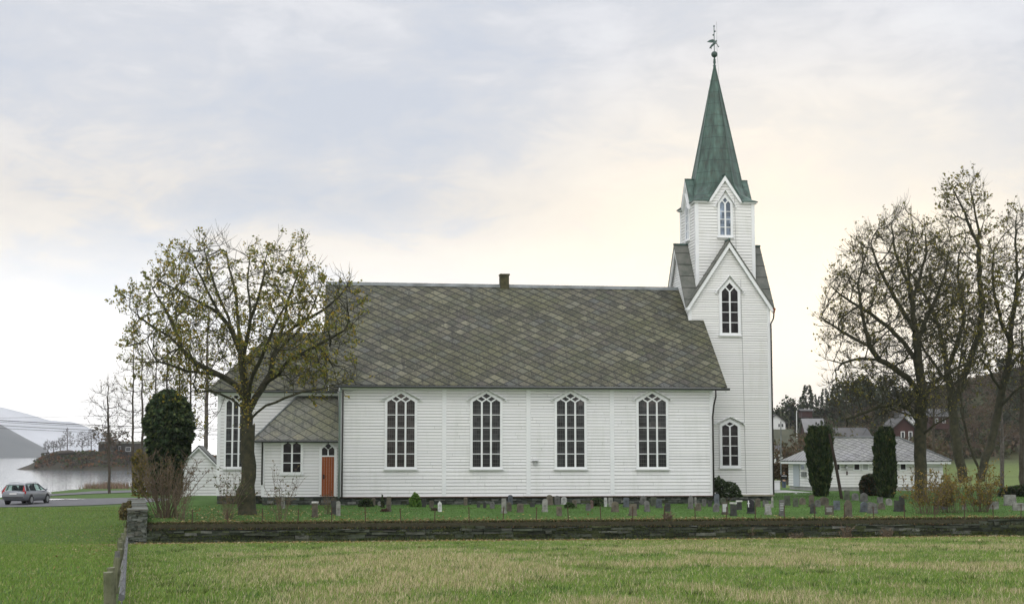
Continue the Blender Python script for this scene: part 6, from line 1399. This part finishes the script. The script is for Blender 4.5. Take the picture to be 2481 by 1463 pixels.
# ------------------------------------------------------------------ woods
def conifer_mesh(seed, h, w, n, cols):
    r = np.random.default_rng(seed); t = r.uniform(.06, 1, n) ** .8; th = r.uniform(0, 2 * np.pi, n); tier = .72 + .28 * np.abs(np.sin(t * 17)); rad = w / 2 * (1 - t) ** .85 * tier * np.sqrt(r.uniform(.3, 1, n)) + .03
    pos = np.stack([rad * np.cos(th), rad * np.sin(th), t * h], 1); a = np.stack([np.cos(th), np.sin(th), r.uniform(-.7, .15, n)], 1); bb = np.cross(a, r.normal(0, 1, (n, 3))); bb /= np.linalg.norm(bb, axis=1)[:, None]; s = (w * .17 * (1.1 - t * .6) * r.uniform(.6, 1.4, n))[:, None]
    V = np.stack([pos - a * s * .4, pos + bb * s * .4, pos + a * s * .8, pos - bb * s * .4], 1); C = np.array(cols)[r.integers(0, len(cols), n)] * r.uniform(.6, 1.35, (n, 1)); return V, C
def crown_mesh(seed, h, w, n, cols, bare=.0):
    r = np.random.default_rng(seed); k = 9; cz = np.stack([r.normal(0, w * .22, k), r.normal(0, w * .22, k), h * r.uniform(.45, .88, k)], 1); i = r.integers(0, k, n); v = r.normal(0, 1, (n, 3)); v /= np.linalg.norm(v, axis=1)[:, None]
    pos = cz[i] + v * (w * .24 * r.uniform(.5, 1.05, (n, 1))); return leaf_quads(pos, w * .085, cols, seed=seed)
CON = [(.035, .05, .024), (.045, .06, .028), (.058, .07, .032), (.055, .048, .026)]; BRN = [(.115, .08, .05), (.095, .072, .043), (.135, .092, .052), (.085, .082, .04)]
protos = {}
def proto(kind, k):
    key = (kind, k)
    if key not in protos:
        if kind == 'spruce': V, C = conifer_mesh(200 + k, 1, .36, 700, CON)
        elif kind == 'pine': V, C = crown_mesh(220 + k, 1, .62, 700, CON)
        else: V, C = crown_mesh(240 + k, 1, .70, 520, BRN)
        protos[key] = (V, C)
    return protos[key]
def far_tree(kind, name, label, x, yt, yb, D, group, k=0, loc=None, H=None, first={}):
    if loc is None: a, c = atD(x, yb, D), atD(x, yt, D); loc = (a.x, a.y, min(a.z, hgt(a.x, a.y) + 2)); H = c.z - loc[2]
    key = (kind, k)
    if key not in first:
        V, C = proto(kind, k); root = thing(name, (0, 0, 0), label, 'tree', group); quads('crown', V, C, M['needle'] if kind != 'bare' else M['leaf'], root)
        b = MB(); b.tube([(0, 0, -.15), (0, 0, .3), (0, 0, .75)], [.022, .018, .006], 5); b.build('trunk', M['bark2'], root, fix=False); first[key] = root; o = root
    else:
        src = first[key]; o = src.copy(); COL.objects.link(o)
        for ch in src.children: c2 = ch.copy(); COL.objects.link(c2); c2.parent = o
        o.name = name; o['label'] = label; o['group'] = group
    o.location = loc; o.rotation_euler = (0, 0, random.uniform(0, 6.28)); f = random.uniform(.85, 1.2); o.scale = (H * f, H * f, H); return o
GRP = 'trees along the wooded ridge'
def gtop(x, D): p = atD(x, 1000, D); return hgt(p.x, p.y)
sky_trees = [('pine', 1884, 968, 380, 0), ('pine', 1908, 957, 380, 1), ('pine', 1926, 962, 380, 0), ('spruce', 1957, 930, 360, 0), ('spruce', 1946, 958, 365, 1), ('spruce', 1972, 952, 370, 0), ('spruce', 1998, 938, 380, 1), ('spruce', 1988, 956, 385, 0), ('spruce', 2025, 927, 370, 0), ('spruce', 2012, 945, 380, 1), ('pine', 2046, 916, 380, 1), ('pine', 2068, 905, 390, 0), ('pine', 2090, 898, 390, 1), ('pine', 2116, 905, 390, 0), ('spruce', 2140, 905, 400, 1), ('pine', 2165, 903, 400, 1)]
tt = dict(spruce='dark spruce on the skyline of the wooded ridge right of the tower', pine='broad dark pine on the skyline of the wooded ridge right of the tower', bare='leafless brown tree on the wooded slope behind the houses')
for kd, x, yt, D, k in sky_trees:
    p = atD(x, 1000, D); far_tree(kd, kd + '_tree', tt[kd], x, yt, 1000, D, 'skyline ' + kd + 's on the ridge', k, (p.x, p.y, hgt(p.x, p.y) - .3), atD(x, yt, D).z - hgt(p.x, p.y))
random.seed(9); cnt = 0
while cnt < 185:
    x = random.uniform(1975, 2720); D = random.uniform(220, 430); p = atD(x, 1000, D)
    if D < 300 and x < 2230 and random.random() < .6: continue
    if x > 2235 and D < 295: continue
    kd = random.choice(['bare', 'bare', 'bare', 'spruce', 'pine']); H = random.uniform(5, 9.5) * (.75 if kd == 'bare' else 1)
    tl = dict(spruce='dark spruce among the woods on the slope at the right', pine='dark pine among the woods on the slope at the right', bare='brown leafless tree among the woods on the slope at the right')[kd]
    far_tree(kd, ('woodland' if kd == 'bare' else kd) + '_tree', tl, 0, 0, 0, 0, kd + ' trees on the wooded slope', random.randint(0, 1), (p.x, p.y, hgt(p.x, p.y) - .3), H); cnt += 1
cnt = 0
while cnt < 52:
    x = random.uniform(1900, 2262); D = random.uniform(170, 240); p = atD(x, 1000, D)
    if x > 2240 and D < 180: continue
    far_tree('bare', 'woodland_tree', 'brown leafless tree growing among the houses behind the outbuilding', 0, 0, 0, 0, 'bare trees among the houses', random.randint(0, 1), (p.x, p.y, hgt(p.x, p.y) - .3), random.uniform(3.5, 6.5)); cnt += 1
def scrub():
    r = np.random.default_rng(77); n = 4200; VV, CC = [], []
    x = r.uniform(1870, 2860, n); D = r.uniform(185, 440, n)
    for i in range(n):
        p = atD(x[i], 1000, D[i])
        if x[i] < 2010 and r.random() < .75: continue
        if x[i] > 2235 and D[i] < 290: continue
        h = r.uniform(1.2, 3.6); k = 26; v = r.normal(0, 1, (k, 3)); v /= np.linalg.norm(v, axis=1)[:, None]; pos = np.array((p.x, p.y, hgt(p.x, p.y) + h * .5)) + v * np.array((h * .55, h * .55, h * .5)) * r.uniform(.5, 1, (k, 1))
        cols = BRN if r.random() < .62 else [(.075, .085, .038), (.085, .095, .04), (.10, .085, .04)]; a, c = leaf_quads(pos, h * .30, cols, seed=int(i)); VV.append(a); CC.append(c)
    o = quads('scrub', np.concatenate(VV), np.concatenate(CC), M['leaf']); tag(o, 'brown and dull green scrub covering the wooded slope', 'scrub', kind='stuff')
scrub()
# headland: house, trees, boulders
far_house('headland_house', 'dark flat house with lit windows on the headland across the water', 'house', 238, 346, 1097, 1074, 1069, 532, 7, 'u', mat('dark brown boards', (.035, .03, .022), .8, var=(.05, .045, .03), vscale=.5), M['roofgreen'], ((.27, .33, .25, .7), (.46, .5, .3, .7), (.62, .72, .2, .6)), False)
for i, (x, yt, w) in enumerate(((163, 1042, 40), (199, 1046, 40), (221, 1036, 30), (146, 1062, 22), (116, 1066, 20), (130, 1068, 18))):
    slim_tree('headland_tree', ['bare tree leftmost of the three tall ones on the headland', 'middle bare tree of the three tall ones on the headland', 'slender bare tree left beside the dark headland house', 'small bare tree near the bare tip of the headland', 'tiny bare tree at the outer tip of the headland', 'tiny second bare tree near the headland tip'][i], x, 1098, yt, 536, w, 110, M['bark2'], [(.07, .06, .04), (.06, .05, .035)], 300, .22, .16, 90 + i, y0=.25, tip=.028, twigs=3, leafy=.3)
o = far_tree('bare', 'headland_tree', 'dense rounded brown tree above the headland house', 264, 1032, 1098, 529, 'headland trees', 1)
for x, y in ((166, 1092), (217, 1092), (152, 1093)):
    b = MB(); p = atD(x, y + 3, 527); b.sphere(tuple(p), 1.0, 10, sc=(2.1, 1.2, .8)); o = b.build('boulder', M['bark2'], loc=p, smooth=True); tag(o, 'dark low boulder lying on the crest of the headland', 'boulder', 'boulders on the headland')
# overhead wires
for i, (y0, y1, r_) in enumerate(((1008, 1000, .011), (1014, 1030, .028), (1018, 1034, .015), (1026, 1043, .020), (1033, 1047, .015))):
    b = MB(); P = []
    for k in range(13):
        f = k / 12; x = -220 + f * 760; q = atD(x, y0 + (y1 - y0) * x / 350 + 5 * math.sin(math.pi * f), 128); P.append(tuple(q))
    b.tube(P, r_, 5); o = b.build('overhead_wire', M['iron'], loc=P[0]); tag(o, ['uppermost thin overhead wire crossing the far mountains at the left', 'thick second overhead wire from the top at the left', 'third overhead wire from the top at the left', 'fourth overhead wire from the top at the left', 'lowest overhead wire crossing above the headland at the left'][i], 'overhead wire', 'overhead wires')
# reddish reeds on the shore
def reeds():
    VV = []; r = np.random.default_rng(5); n = 1000; px = np.concatenate([r.normal(130, 12, n // 2), r.normal(262, 24, n // 2)]); P = np.array([tuple(hit(x, 1183, 100, 260)) for x in px[::20]]); P = np.repeat(P, 20, 0)[:n]
    P[:, 0] += r.normal(0, .5, n); P[:, 1] += r.normal(0, 1.2, n); P[:, 2] = height(P[:, 0], P[:, 1]); h = r.uniform(.25, .85, n); d = r.normal(0, .2, (n, 2)); w = .05
    V = np.stack([P + np.array((-w, 0, 0)), P + np.array((w, 0, 0)), P + np.stack([d[:, 0], d[:, 1], h], 1)], 1); C = np.array([(.24, .15, .12), (.28, .20, .15), (.20, .16, .09)])[r.integers(0, 3, n)] * r.uniform(.7, 1.2, (n, 1)); o = quads('reeds', V, C, M['leaf']); tag(o, 'reddish dry reeds on the shore behind the car', 'reeds', kind='stuff')
reeds()

# ------------------------------------------------------------------ car
def car():
    g0 = hit(66, 1213, 60); D = 109; p = atD(66, 1211, D); z = hgt(p.x, p.y) + .04; az = R(14)
    t = thing('parked_car', (p.x, p.y, z), 'silver grey estate car with roof rails parked on the road by the fjord', 'car')
    fx = Vector((math.sin(az), math.cos(az), 0)); lx = Vector((-math.cos(az), math.sin(az), 0))         # forward, left
    T = lambda x, y, zz: tuple(Vector((p.x, p.y, z + zz)) + fx * x + lx * y)
    paint = mat('silver grey paint', (.21, .22, .24), .28, spec=.6, metal=.35); dark = M['iron']; rub = mat('tyre rubber', (.015, .015, .016), .8); rim = mat('alloy rim', (.45, .46, .48), .3, metal=.7); red = mat('red lamp lens', (.35, .012, .015), .2); clear = mat('clear lamp lens', (.65, .67, .68), .1)
    gl = bpy.data.materials.new('car glass'); gl.use_nodes = True; n_ = gl.node_tree; bs = n_.nodes['Principled BSDF']; bs.inputs['Base Color'].default_value = (.02, .03, .028, 1); bs.inputs['Roughness'].default_value = .05
    tr = N(n_, 'ShaderNodeBsdfTransparent'); tr.inputs[0].default_value = (.72, .85, .80, 1); mx = N(n_, 'ShaderNodeMixShader'); mx.inputs[0].default_value = .22; n_.links.new(tr.outputs[0], mx.inputs[1]); n_.links.new(bs.outputs[0], mx.inputs[2]); n_.links.new(mx.outputs[0], n_.nodes['Material Output'].inputs[0])
    st = [(-2.40, .44, .78, .74), (-2.36, .36, .90, .82), (-2.2, .28, .945, .86), (-1.8, .24, .95, .895), (-1, .21, .95, .905), (0, .21, .945, .908), (.9, .21, .935, .90), (1.35, .23, .90, .89), (1.8, .25, .85, .87), (2.15, .30, .77, .82), (2.34, .36, .67, .74), (2.42, .44, .58, .62)]
    b = MB(); k = 11
    for x, zb_, zt_, w in st:
        half = [(w * .80, zb_), (w * .95, zb_ + .06), (w * 1.0, zb_ + (zt_ - zb_) * .45), (w * .985, zb_ + (zt_ - zb_) * .75), (w * .93, zt_ - .03)]
        for y, zz in half: b.v.append(T(x, -y, zz))
        b.v.append(T(x, 0, zt_ + .03))
        for y, zz in half[::-1]: b.v.append(T(x, y, zz))
    for i in range(len(st) - 1):
        for j in range(k): b.f.append([i * k + j, i * k + (j + 1) % k, (i + 1) * k + (j + 1) % k, (i + 1) * k + j]); b.m.append(0); b.c.append(None)
    b.f.append(list(range(k))); b.m.append(0); b.c.append(None); b.f.append([(len(st) - 1) * k + j for j in range(k)][::-1]); b.m.append(0); b.c.append(None)
    body = b.build('body', paint, t, smooth=True)
    wz = lambda zz: .86 - (zz - .93) * .50
    roof = [(-2.02, 1.36), (-1.8, 1.415), (-1.0, 1.45), (-.2, 1.45), (.28, 1.40)]
    b = MB()
    for x, zz in roof:
        for y in (-wz(zz), -wz(zz) * .5, wz(zz) * .5, wz(zz)): b.v.append(T(x, y, zz + (.02 if abs(y) < .5 else 0)))
        for y in (wz(zz), -wz(zz)): b.v.append(T(x, y, zz - .05))
    for i in range(4):
        for j in range(6): b.f.append([i * 6 + j, i * 6 + (j + 1) % 6, i * 6 + 6 + (j + 1) % 6, i * 6 + 6 + j]); b.m.append(0); b.c.append(None)
    b.f.append([0, 1, 2, 3, 4, 5]); b.m.append(0); b.c.append(None); b.f.append([24 + j for j in range(6)]); b.m.append(0); b.c.append(None)
    b.build('roof', paint, t, smooth=False)
    for sg in (-1, 1):
        P = lambda x, zz, o=0: T(x, sg * (wz(zz) + o), zz)
        for (x0, z0), (x1, z1), r_ in (((-2.30, .93), (-2.0, 1.36), .05), ((-1.62, .94), (-1.55, 1.42), .05), ((-.62, .94), (-.55, 1.44), .045), ((.32, .94), (.22, 1.42), .04), ((1.12, .92), (.26, 1.40), .045)):
            q = MB(); q.tube([P(x0, z0), P(x1, z1)], r_, 6); q.build('pillar', paint if x0 < -1.5 or x0 > 1 else dark, t)
        for quad_ in ([(-2.24, .95), (-1.66, .95), (-1.60, 1.38), (-1.93, 1.35)], [(-1.57, .95), (-.66, .95), (-.60, 1.40), (-1.50, 1.38)], [(-.57, .95), (.28, .95), (.19, 1.38), (-.50, 1.40)], [(.36, .95), (1.02, .95), (.27, 1.37)]):
            q = MB(); q.add([P(x, zz, -.012) for x, zz in quad_], [list(range(len(quad_)))]); q.build('side_window', gl, t, fix=False)
        q = MB(); q.tube([T(-1.75, sg * .60, 1.43), T(-1.65, sg * .60, 1.50), T(-.1, sg * .60, 1.52), T(.05, sg * .60, 1.44)], .018, 6); q.build('roof_rail', rim, t)
        q = MB(); q.add([T(-2.37, sg * .60, .72), T(-2.30, sg * .845, .72), T(-2.24, sg * .86, .95), T(-2.06, sg * .70, 1.30), T(-2.09, sg * .62, 1.30), T(-2.32, sg * .66, .98)], [[0, 1, 2, 5], [5, 2, 3, 4]]); q.tube([T(-2.31, sg * .82, .74), T(-2.25, sg * .83, .95), T(-2.06, sg * .68, 1.28)], [.055, .06, .04], 6); q.build('tail_light', red, t, fix=False)
        q = MB(); q.sphere(T(2.20, sg * .70, .66), .16, 8, sc=(1, 1, .6)); q.build('headlight', clear, t, smooth=True)
        q = MB(); q.sphere(T(.95, sg * .98, .98), .10, 8, sc=(1, 1, .7)); q.build('mirror', paint, t, smooth=True)
        for x in (-1.38, 1.40):
            q = MB(); q.tube([T(x, sg * .70, .315), T(x, sg * .915, .315)], .315, 20); wh = q.build('wheel', rub, t)
            q = MB(); q.tube([T(x, sg * .90, .315), T(x, sg * .925, .315)], .205, 16); q.build('rim', rim, wh)
            q = MB(); q.tube([T(x, sg * .80, .33), T(x, sg * .899, .33)], .385, 20); q.build('wheel_arch', dark, t)
    q = MB(); q.add([T(-2.29, -.74, .97), T(-2.29, .74, .97), T(-2.05, .60, 1.34), T(-2.05, -.60, 1.34)], [[0, 1, 2, 3]]); q.build('rear_window', gl, t, fix=False)
    q = MB(); q.add([T(1.10, -.78, .95), T(1.10, .78, .95), T(.30, .60, 1.40), T(.30, -.60, 1.40)], [[0, 1, 2, 3]]); q.build('windscreen', gl, t, fix=False)
    q = MB(); q.add([T(-2.425, -.26, .70), T(-2.425, .26, .70), T(-2.42, .26, .80), T(-2.42, -.26, .80)], [[0, 1, 2, 3]]); q.build('number_plate', M['farwhite'], t, fix=False)
    q = MB(); P_ = [T(-2.44, y, zz) for y in (-.74, .74) for zz in (.50,)]; q.tube(P_, .035, 6); q.build('bumper_strip', dark, t)
    for x in (-1.2, -.1):
        for y in (-.38, .38): q = MB(); q.tube([T(x, y, .9), T(x - .12, y, 1.18), T(x - .16, y, 1.32)], [.22, .20, .10], 8); q.build('seat', dark, t)
car()

# ------------------------------------------------------------------ person seen from behind
def skin_chain(name, nodes, edges, m, parent, sub=2):
    me = bpy.data.meshes.new(name); root = parent
    while root.parent is not None: root = root.parent
    off = Vector(root.location); me.from_pydata([tuple(Vector(n[0]) - off) for n in nodes], edges, [])
    o = bpy.data.objects.new(name, me); COL.objects.link(o); o.parent = parent; s = o.modifiers.new('skin', 'SKIN'); s.use_smooth_shade = True
    for i, n in enumerate(nodes):
        me.skin_vertices[0].data[i].radius = n[1] if isinstance(n[1], tuple) else (n[1], n[1])
    me.skin_vertices[0].data[0].use_root = True
    o.modifiers.new('sub', 'SUBSURF').levels = sub; o.modifiers['sub'].render_levels = sub; me.materials.append(m); return o
def person():
    D = 138; f = atD(1900, 1187, D); h = atD(1900, 1143, D).z - f.z; k = h / 1.75; t = thing('person', tuple(f), 'person in dark jacket with pale shoulder stripe and blue jeans, seen from behind', 'person')
    Q = lambda x, y, zz: (f.x + x * k, f.y + y * k, f.z + zz * k)
    skin = mat('skin', (.50, .32, .24), .6); jeans = mat('blue jeans', (.06, .085, .14), .8); jk = mat('dark jacket', (.012, .012, .016), .7); hair = mat('light brown hair', (.14, .09, .05), .7); shoe = mat('dark shoes', (.02, .018, .016), .6); stripe = mat('pale stripe', (.5, .5, .5), .7)
    r = lambda a: a * k
    body = skin_chain('body', [(Q(0, 0, .95), r(.10)), (Q(0, 0, 1.20), r(.10)), (Q(0, 0, 1.42), r(.09)), (Q(0, .01, 1.50), r(.055)), (Q(0, .02, 1.58), r(.075)), (Q(0, .03, 1.68), r(.085)), (Q(-.17, 0, 1.40), r(.055)), (Q(-.27, .02, 1.15), r(.042)), (Q(-.20, .20, .98), r(.034)), (Q(.17, 0, 1.40), r(.055)), (Q(.27, .02, 1.15), r(.042)), (Q(.20, .20, .98), r(.034)), (Q(-.09, 0, .86), r(.075)), (Q(-.10, .01, .48), r(.055)), (Q(-.10, -.01, .09), r(.04)), (Q(.09, 0, .86), r(.075)), (Q(.10, .01, .48), r(.055)), (Q(.10, -.01, .09), r(.04))],
                      [(0, 1), (1, 2), (2, 3), (3, 4), (4, 5), (2, 6), (6, 7), (7, 8), (2, 9), (9, 10), (10, 11), (0, 12), (12, 13), (13, 14), (0, 15), (15, 16), (16, 17)], skin, t)
    skin_chain('jacket', [(Q(0, 0, .98), (r(.19), r(.14))), (Q(0, 0, 1.20), (r(.20), r(.15))), (Q(0, 0, 1.40), (r(.18), r(.13))), (Q(0, .01, 1.50), r(.085)), (Q(-.19, 0, 1.40), r(.10)), (Q(-.29, .02, 1.16), r(.075)), (Q(-.21, .19, 1.00), r(.06)), (Q(.19, 0, 1.40), r(.10)), (Q(.29, .02, 1.16), r(.075)), (Q(.21, .19, 1.00), r(.06))], [(0, 1), (1, 2), (2, 3), (2, 4), (4, 5), (5, 6), (2, 7), (7, 8), (8, 9)], jk, t)
    skin_chain('trousers', [(Q(0, 0, .96), (r(.165), r(.125))), (Q(-.09, 0, .84), r(.105)), (Q(-.10, .01, .48), r(.085)), (Q(-.10, -.01, .10), r(.07)), (Q(.09, 0, .84), r(.105)), (Q(.10, .01, .48), r(.085)), (Q(.10, -.01, .10), r(.07))], [(0, 1), (1, 2), (2, 3), (0, 4), (4, 5), (5, 6)], jeans, t)
    for sx_ in (-.10, .10): q = MB(); q.sphere(Q(sx_, .05, .05), r(.075), 10, sc=(.75, 1.9, .75)); q.build('shoe', shoe, t, smooth=True)
    q = MB(); q.sphere(Q(0, .005, 1.66), r(.112), 12, sc=(.92, 1.02, 1.12)); q.build('hair', hair, t, smooth=True)
    for sx_ in (-1, 1): q = MB(); q.sphere(Q(sx_ * .098, .04, 1.63), r(.026), 8, sc=(.5, .8, 1.2)); q.build('ear', skin, t, smooth=True)
    q = MB(); q.tube([Q(-.27, -.10, 1.36), Q(-.12, -.152, 1.375), Q(.12, -.152, 1.375), Q(.27, -.10, 1.36)], r(.028), 6); q.build('shoulder_stripe', stripe, t)
person()

# ------------------------------------------------------------------ grass and fallen leaves
def blades(name, label, n, urange, vrange, hfun, wid, colfun, seed, mask=None, lean=.55):
    r = np.random.default_rng(seed)
    v = vrange[0] + (vrange[1] - vrange[0]) * r.random(n) ** (1.6 if vrange[1] < 70 else 1.0); a = r.uniform(urange[0], urange[1], n); u = v * a
    if mask is not None: k = mask(u, v); u, v = u[k], v[k]
    n = len(u); z = height(u, v); h = hfun(u, v, r); an = r.uniform(0, 2 * np.pi, n); w = wid * (1 + v / 45) * r.uniform(.7, 1.3, n); la = np.abs(r.normal(0, lean, n)) * h; ph = r.normal(.6, 1.5, n)
    dx, dy = np.cos(an) * w / 2, np.sin(an) * w / 2; B = np.stack([u, v, z - .01], 1); V = np.stack([B - np.stack([dx, dy, 0 * dx], 1), B + np.stack([dx, dy, 0 * dx], 1), B + np.stack([la * np.cos(ph), la * np.sin(ph), h], 1)], 1)
    o = quads(name, V, colfun(u, v, r), M['grass']); tag(o, label, 'grass', kind='stuff'); return o
def field_col(u, v, r):
    st = straw(u, v); n = len(u); st = np.clip(st * .72 + .32 * (fbm(u * 2.6, v * 1.5, 61, 2) - .35) * (1 - sst(v, 42, 58) * .8), 0, 1); dry = r.random(n) < (.09 + .60 * st); g = np.where(r.random((n, 1)) < .5, np.array((.135, .225, .038)), np.array((.195, .27, .056))); d = np.where(r.random((n, 1)) < .5, np.array((.50, .43, .26)), np.array((.38, .32, .18)))
    return np.where(dry[:, None], d, g) * r.uniform(.65, 1.35, (n, 1))
tanL, tanR = math.tan(R(-10.6)), math.tan(R(27.2))
fieldmask = lambda u, v: u > -.157 - .101 * v + .06
blades('meadow_grass', 'short meadow grass with dry straw coloured patches in front of the wall', 480000, (-.115, tanR + .11), (13.5, 62.2), lambda u, v, r: (.028 + .060 * straw(u, v) * r.random(len(u)) + .040 * r.random(len(u))) , .008, field_col, 5, fieldmask)
blades('lawn_grass', 'short green grass left of the wire fence', 180000, (-.27, -.098), (14, 106), lambda u, v, r: .03 + .05 * r.random(len(u)), .009, lambda u, v, r: np.where(r.random((len(u), 1)) < .10, np.array((.34, .30, .14)), np.array((.155, .245, .046))) * r.uniform(.65, 1.3, (len(u), 1)), 6, lambda u, v: u < -.157 - .101 * v - .05)
blades('churchyard_grass', 'mown green grass between the gravestones', 120000, (-.10, .60), (62.6, 98), lambda u, v, r: .025 + .05 * r.random(len(u)), .010, lambda u, v, r: np.array((.066, .135, .028)) * r.uniform(.6, 1.35, (len(u), 1)), 7, lambda u, v: (u > -.1016 * v + .8) & ((v < 76.8) | (u > 26.3)))
def litter(name, label, n, fn, cols, seed, size):
    r = np.random.default_rng(seed); u, v = fn(r, n); z = height(u, v) + .03 + .03 * r.random(n); pos = np.stack([u, v, z], 1); a = r.normal(0, 1, (n, 3)); a[:, 2] *= .25; a /= np.linalg.norm(a, axis=1)[:, None]; bb = np.cross(a, np.stack([r.normal(0, .3, n), r.normal(0, .3, n), np.ones(n)], 1)); bb /= np.linalg.norm(bb, axis=1)[:, None]; s = size * r.uniform(.6, 1.4, (n, 1))
    V = np.stack([pos - a * s * .5, pos + bb * s * .4, pos + a * s * .5, pos - bb * s * .4], 1); C = np.array(cols)[r.integers(0, len(cols), n)] * r.uniform(.7, 1.3, (n, 1)); o = quads(name, V, C, M['leaf']); tag(o, label, 'leaves', kind='stuff')
LIT = [(.30, .22, .07), (.22, .13, .05), (.36, .28, .12), (.16, .09, .04), (.40, .34, .2)]
litter('fallen_leaves', 'yellow and brown fallen leaves along the top of the low wall', 5200, lambda r, n: (r.uniform(-5.3, 36, n), 62.55 + np.abs(r.exponential(.85, n))), LIT, 8, .10)
litter('fallen_leaves', 'scattered fallen leaves in the meadow along the foot of the low wall', 4200, lambda r, n: (r.uniform(-6, 36, n), 61.85 - np.abs(r.exponential(2.6, n))), LIT, 9, .10)
litter('fallen_leaves', 'fallen yellow leaves lying under the large tree', 1300, lambda r, n: (tb.x + r.normal(0, 3.6, n), np.clip(tb.y + r.normal(0, 2.8, n), 62.7, 76)), LIT, 10, .09)
litter('fallen_leaves', 'fallen leaves beside the wire fence by the wall corner', 700, lambda r, n: (lambda v: (-.157 - .101 * v - np.abs(r.normal(.1, .9, n)), v))(60 - np.abs(r.normal(0, 12, n))), LIT, 11, .055)
# taller dry stalks standing in the meadow
blades('dry_stalks', 'pale dry grass stalks standing above the meadow grass', 26000, (-.115, tanR), (13.5, 46), lambda u, v, r: .05 + .10 * r.random(len(u)), .006, lambda u, v, r: np.array((.50, .44, .28)) * r.uniform(.6, 1.2, (len(u), 1)), 15, lambda u, v: fieldmask(u, v) & (straw(u, v) + .5 * np.random.default_rng(3).random(len(u)) > .45), lean=.45)
# heath clumps on the headland
def heath():
    r = np.random.default_rng(31); VV, CC = [], []
    for i in range(1050):
        x = r.uniform(90, 560); f = .12 + .88 * r.random() ** .8; D = 527 + 18 * f; yt = float(np.interp(x, [96, 112, 130, 340, 430, 520, 600], [1113, 1101, 1096, 1091, 1094, 1104, 1120])); f0 = 525 + 14 * math.sin(x * .02); t_ = atD(x, yt, f0 + 14); p = atD(x, yt, f0).lerp(t_, f); p.z = -5.3 + (t_.z + 5.3) * f ** .8 + .1; h = r.uniform(.4, 1.3); k = 18
        v = r.normal(0, 1, (k, 3)); v /= np.linalg.norm(v, axis=1)[:, None]; a, c = leaf_quads(np.array(tuple(p)) + v * np.array((h * 1.3, h, h * .45)), h * .7, [[(.075, .10, .03), (.06, .08, .024)], [(.21, .10, .04), (.15, .085, .04)], [(.075, .06, .036), (.06, .05, .03)]][i % 3], seed=i); VV.append(a); CC.append(c)
    o = quads('heath', np.concatenate(VV), np.concatenate(CC), M['leaf']); tag(o, 'low dark heath growing over the rocky headland', 'heath', kind='stuff')
heath()
# ------------------------------------------------------------------ haze over fjord and mountains
hzb = MB(); hzb.box(-7000, 7000, -60, 8000, -60, 330); hzo = hzb.build('haze', bpy.data.materials.new('haze air')); hm = hzo.data.materials[0]; hm.use_nodes = True
ht = hm.node_tree; ht.nodes.clear(); pv = N(ht, 'ShaderNodeVolumePrincipled'); pv.inputs['Color'].default_value = (.92, .95, 1, 1); pv.inputs['Density'].default_value = .00013; pv.inputs['Anisotropy'].default_value = .2
mo_ = N(ht, 'ShaderNodeOutputMaterial'); ht.links.new(pv.outputs[0], mo_.inputs['Volume']); hzo['kind'] = 'stuff'; hzo['label'] = 'pale haze lying over the fjord and the far mountains'; hzo['category'] = 'haze'
def tussocks():
    r = np.random.default_rng(44); k = 420; v0 = 14 + 40 * r.random(k) ** 1.4; u0 = v0 * r.uniform(-.10, tanR, k); ok = fieldmask(u0, v0 - 0) & (u0 > -.101 * v0 + .3); u0, v0 = u0[ok], v0[ok]; k = len(u0); m = 34
    u = np.repeat(u0, m) + r.normal(0, .09, k * m); v = np.repeat(v0, m) + r.normal(0, .09, k * m); n = len(u); h = np.repeat(r.uniform(.05, .11, k), m) * r.uniform(.5, 1.2, n); z = height(u, v); ph = np.arctan2(v - np.repeat(v0, m), u - np.repeat(u0, m)); la = h * r.uniform(.2, .9, n); an = r.uniform(0, 6.28, n); w = .006 * (1 + v / 40)
    B = np.stack([u, v, z - .01], 1); o_ = np.stack([np.cos(an) * w, np.sin(an) * w, 0 * w], 1); V = np.stack([B - o_, B + o_, B + np.stack([la * np.cos(ph), la * np.sin(ph), h], 1)], 1)
    C = np.repeat(np.array([(.07, .14, .03), (.10, .17, .04), (.13, .16, .05), (.09, .12, .035)])[r.integers(0, 4, k)], m, 0) * r.uniform(.7, 1.3, (n, 1)); o = quads('grass_tussocks', V, C, M['grass']); tag(o, 'darker green grass tussocks scattered over the meadow', 'grass', kind='stuff')
tussocks()
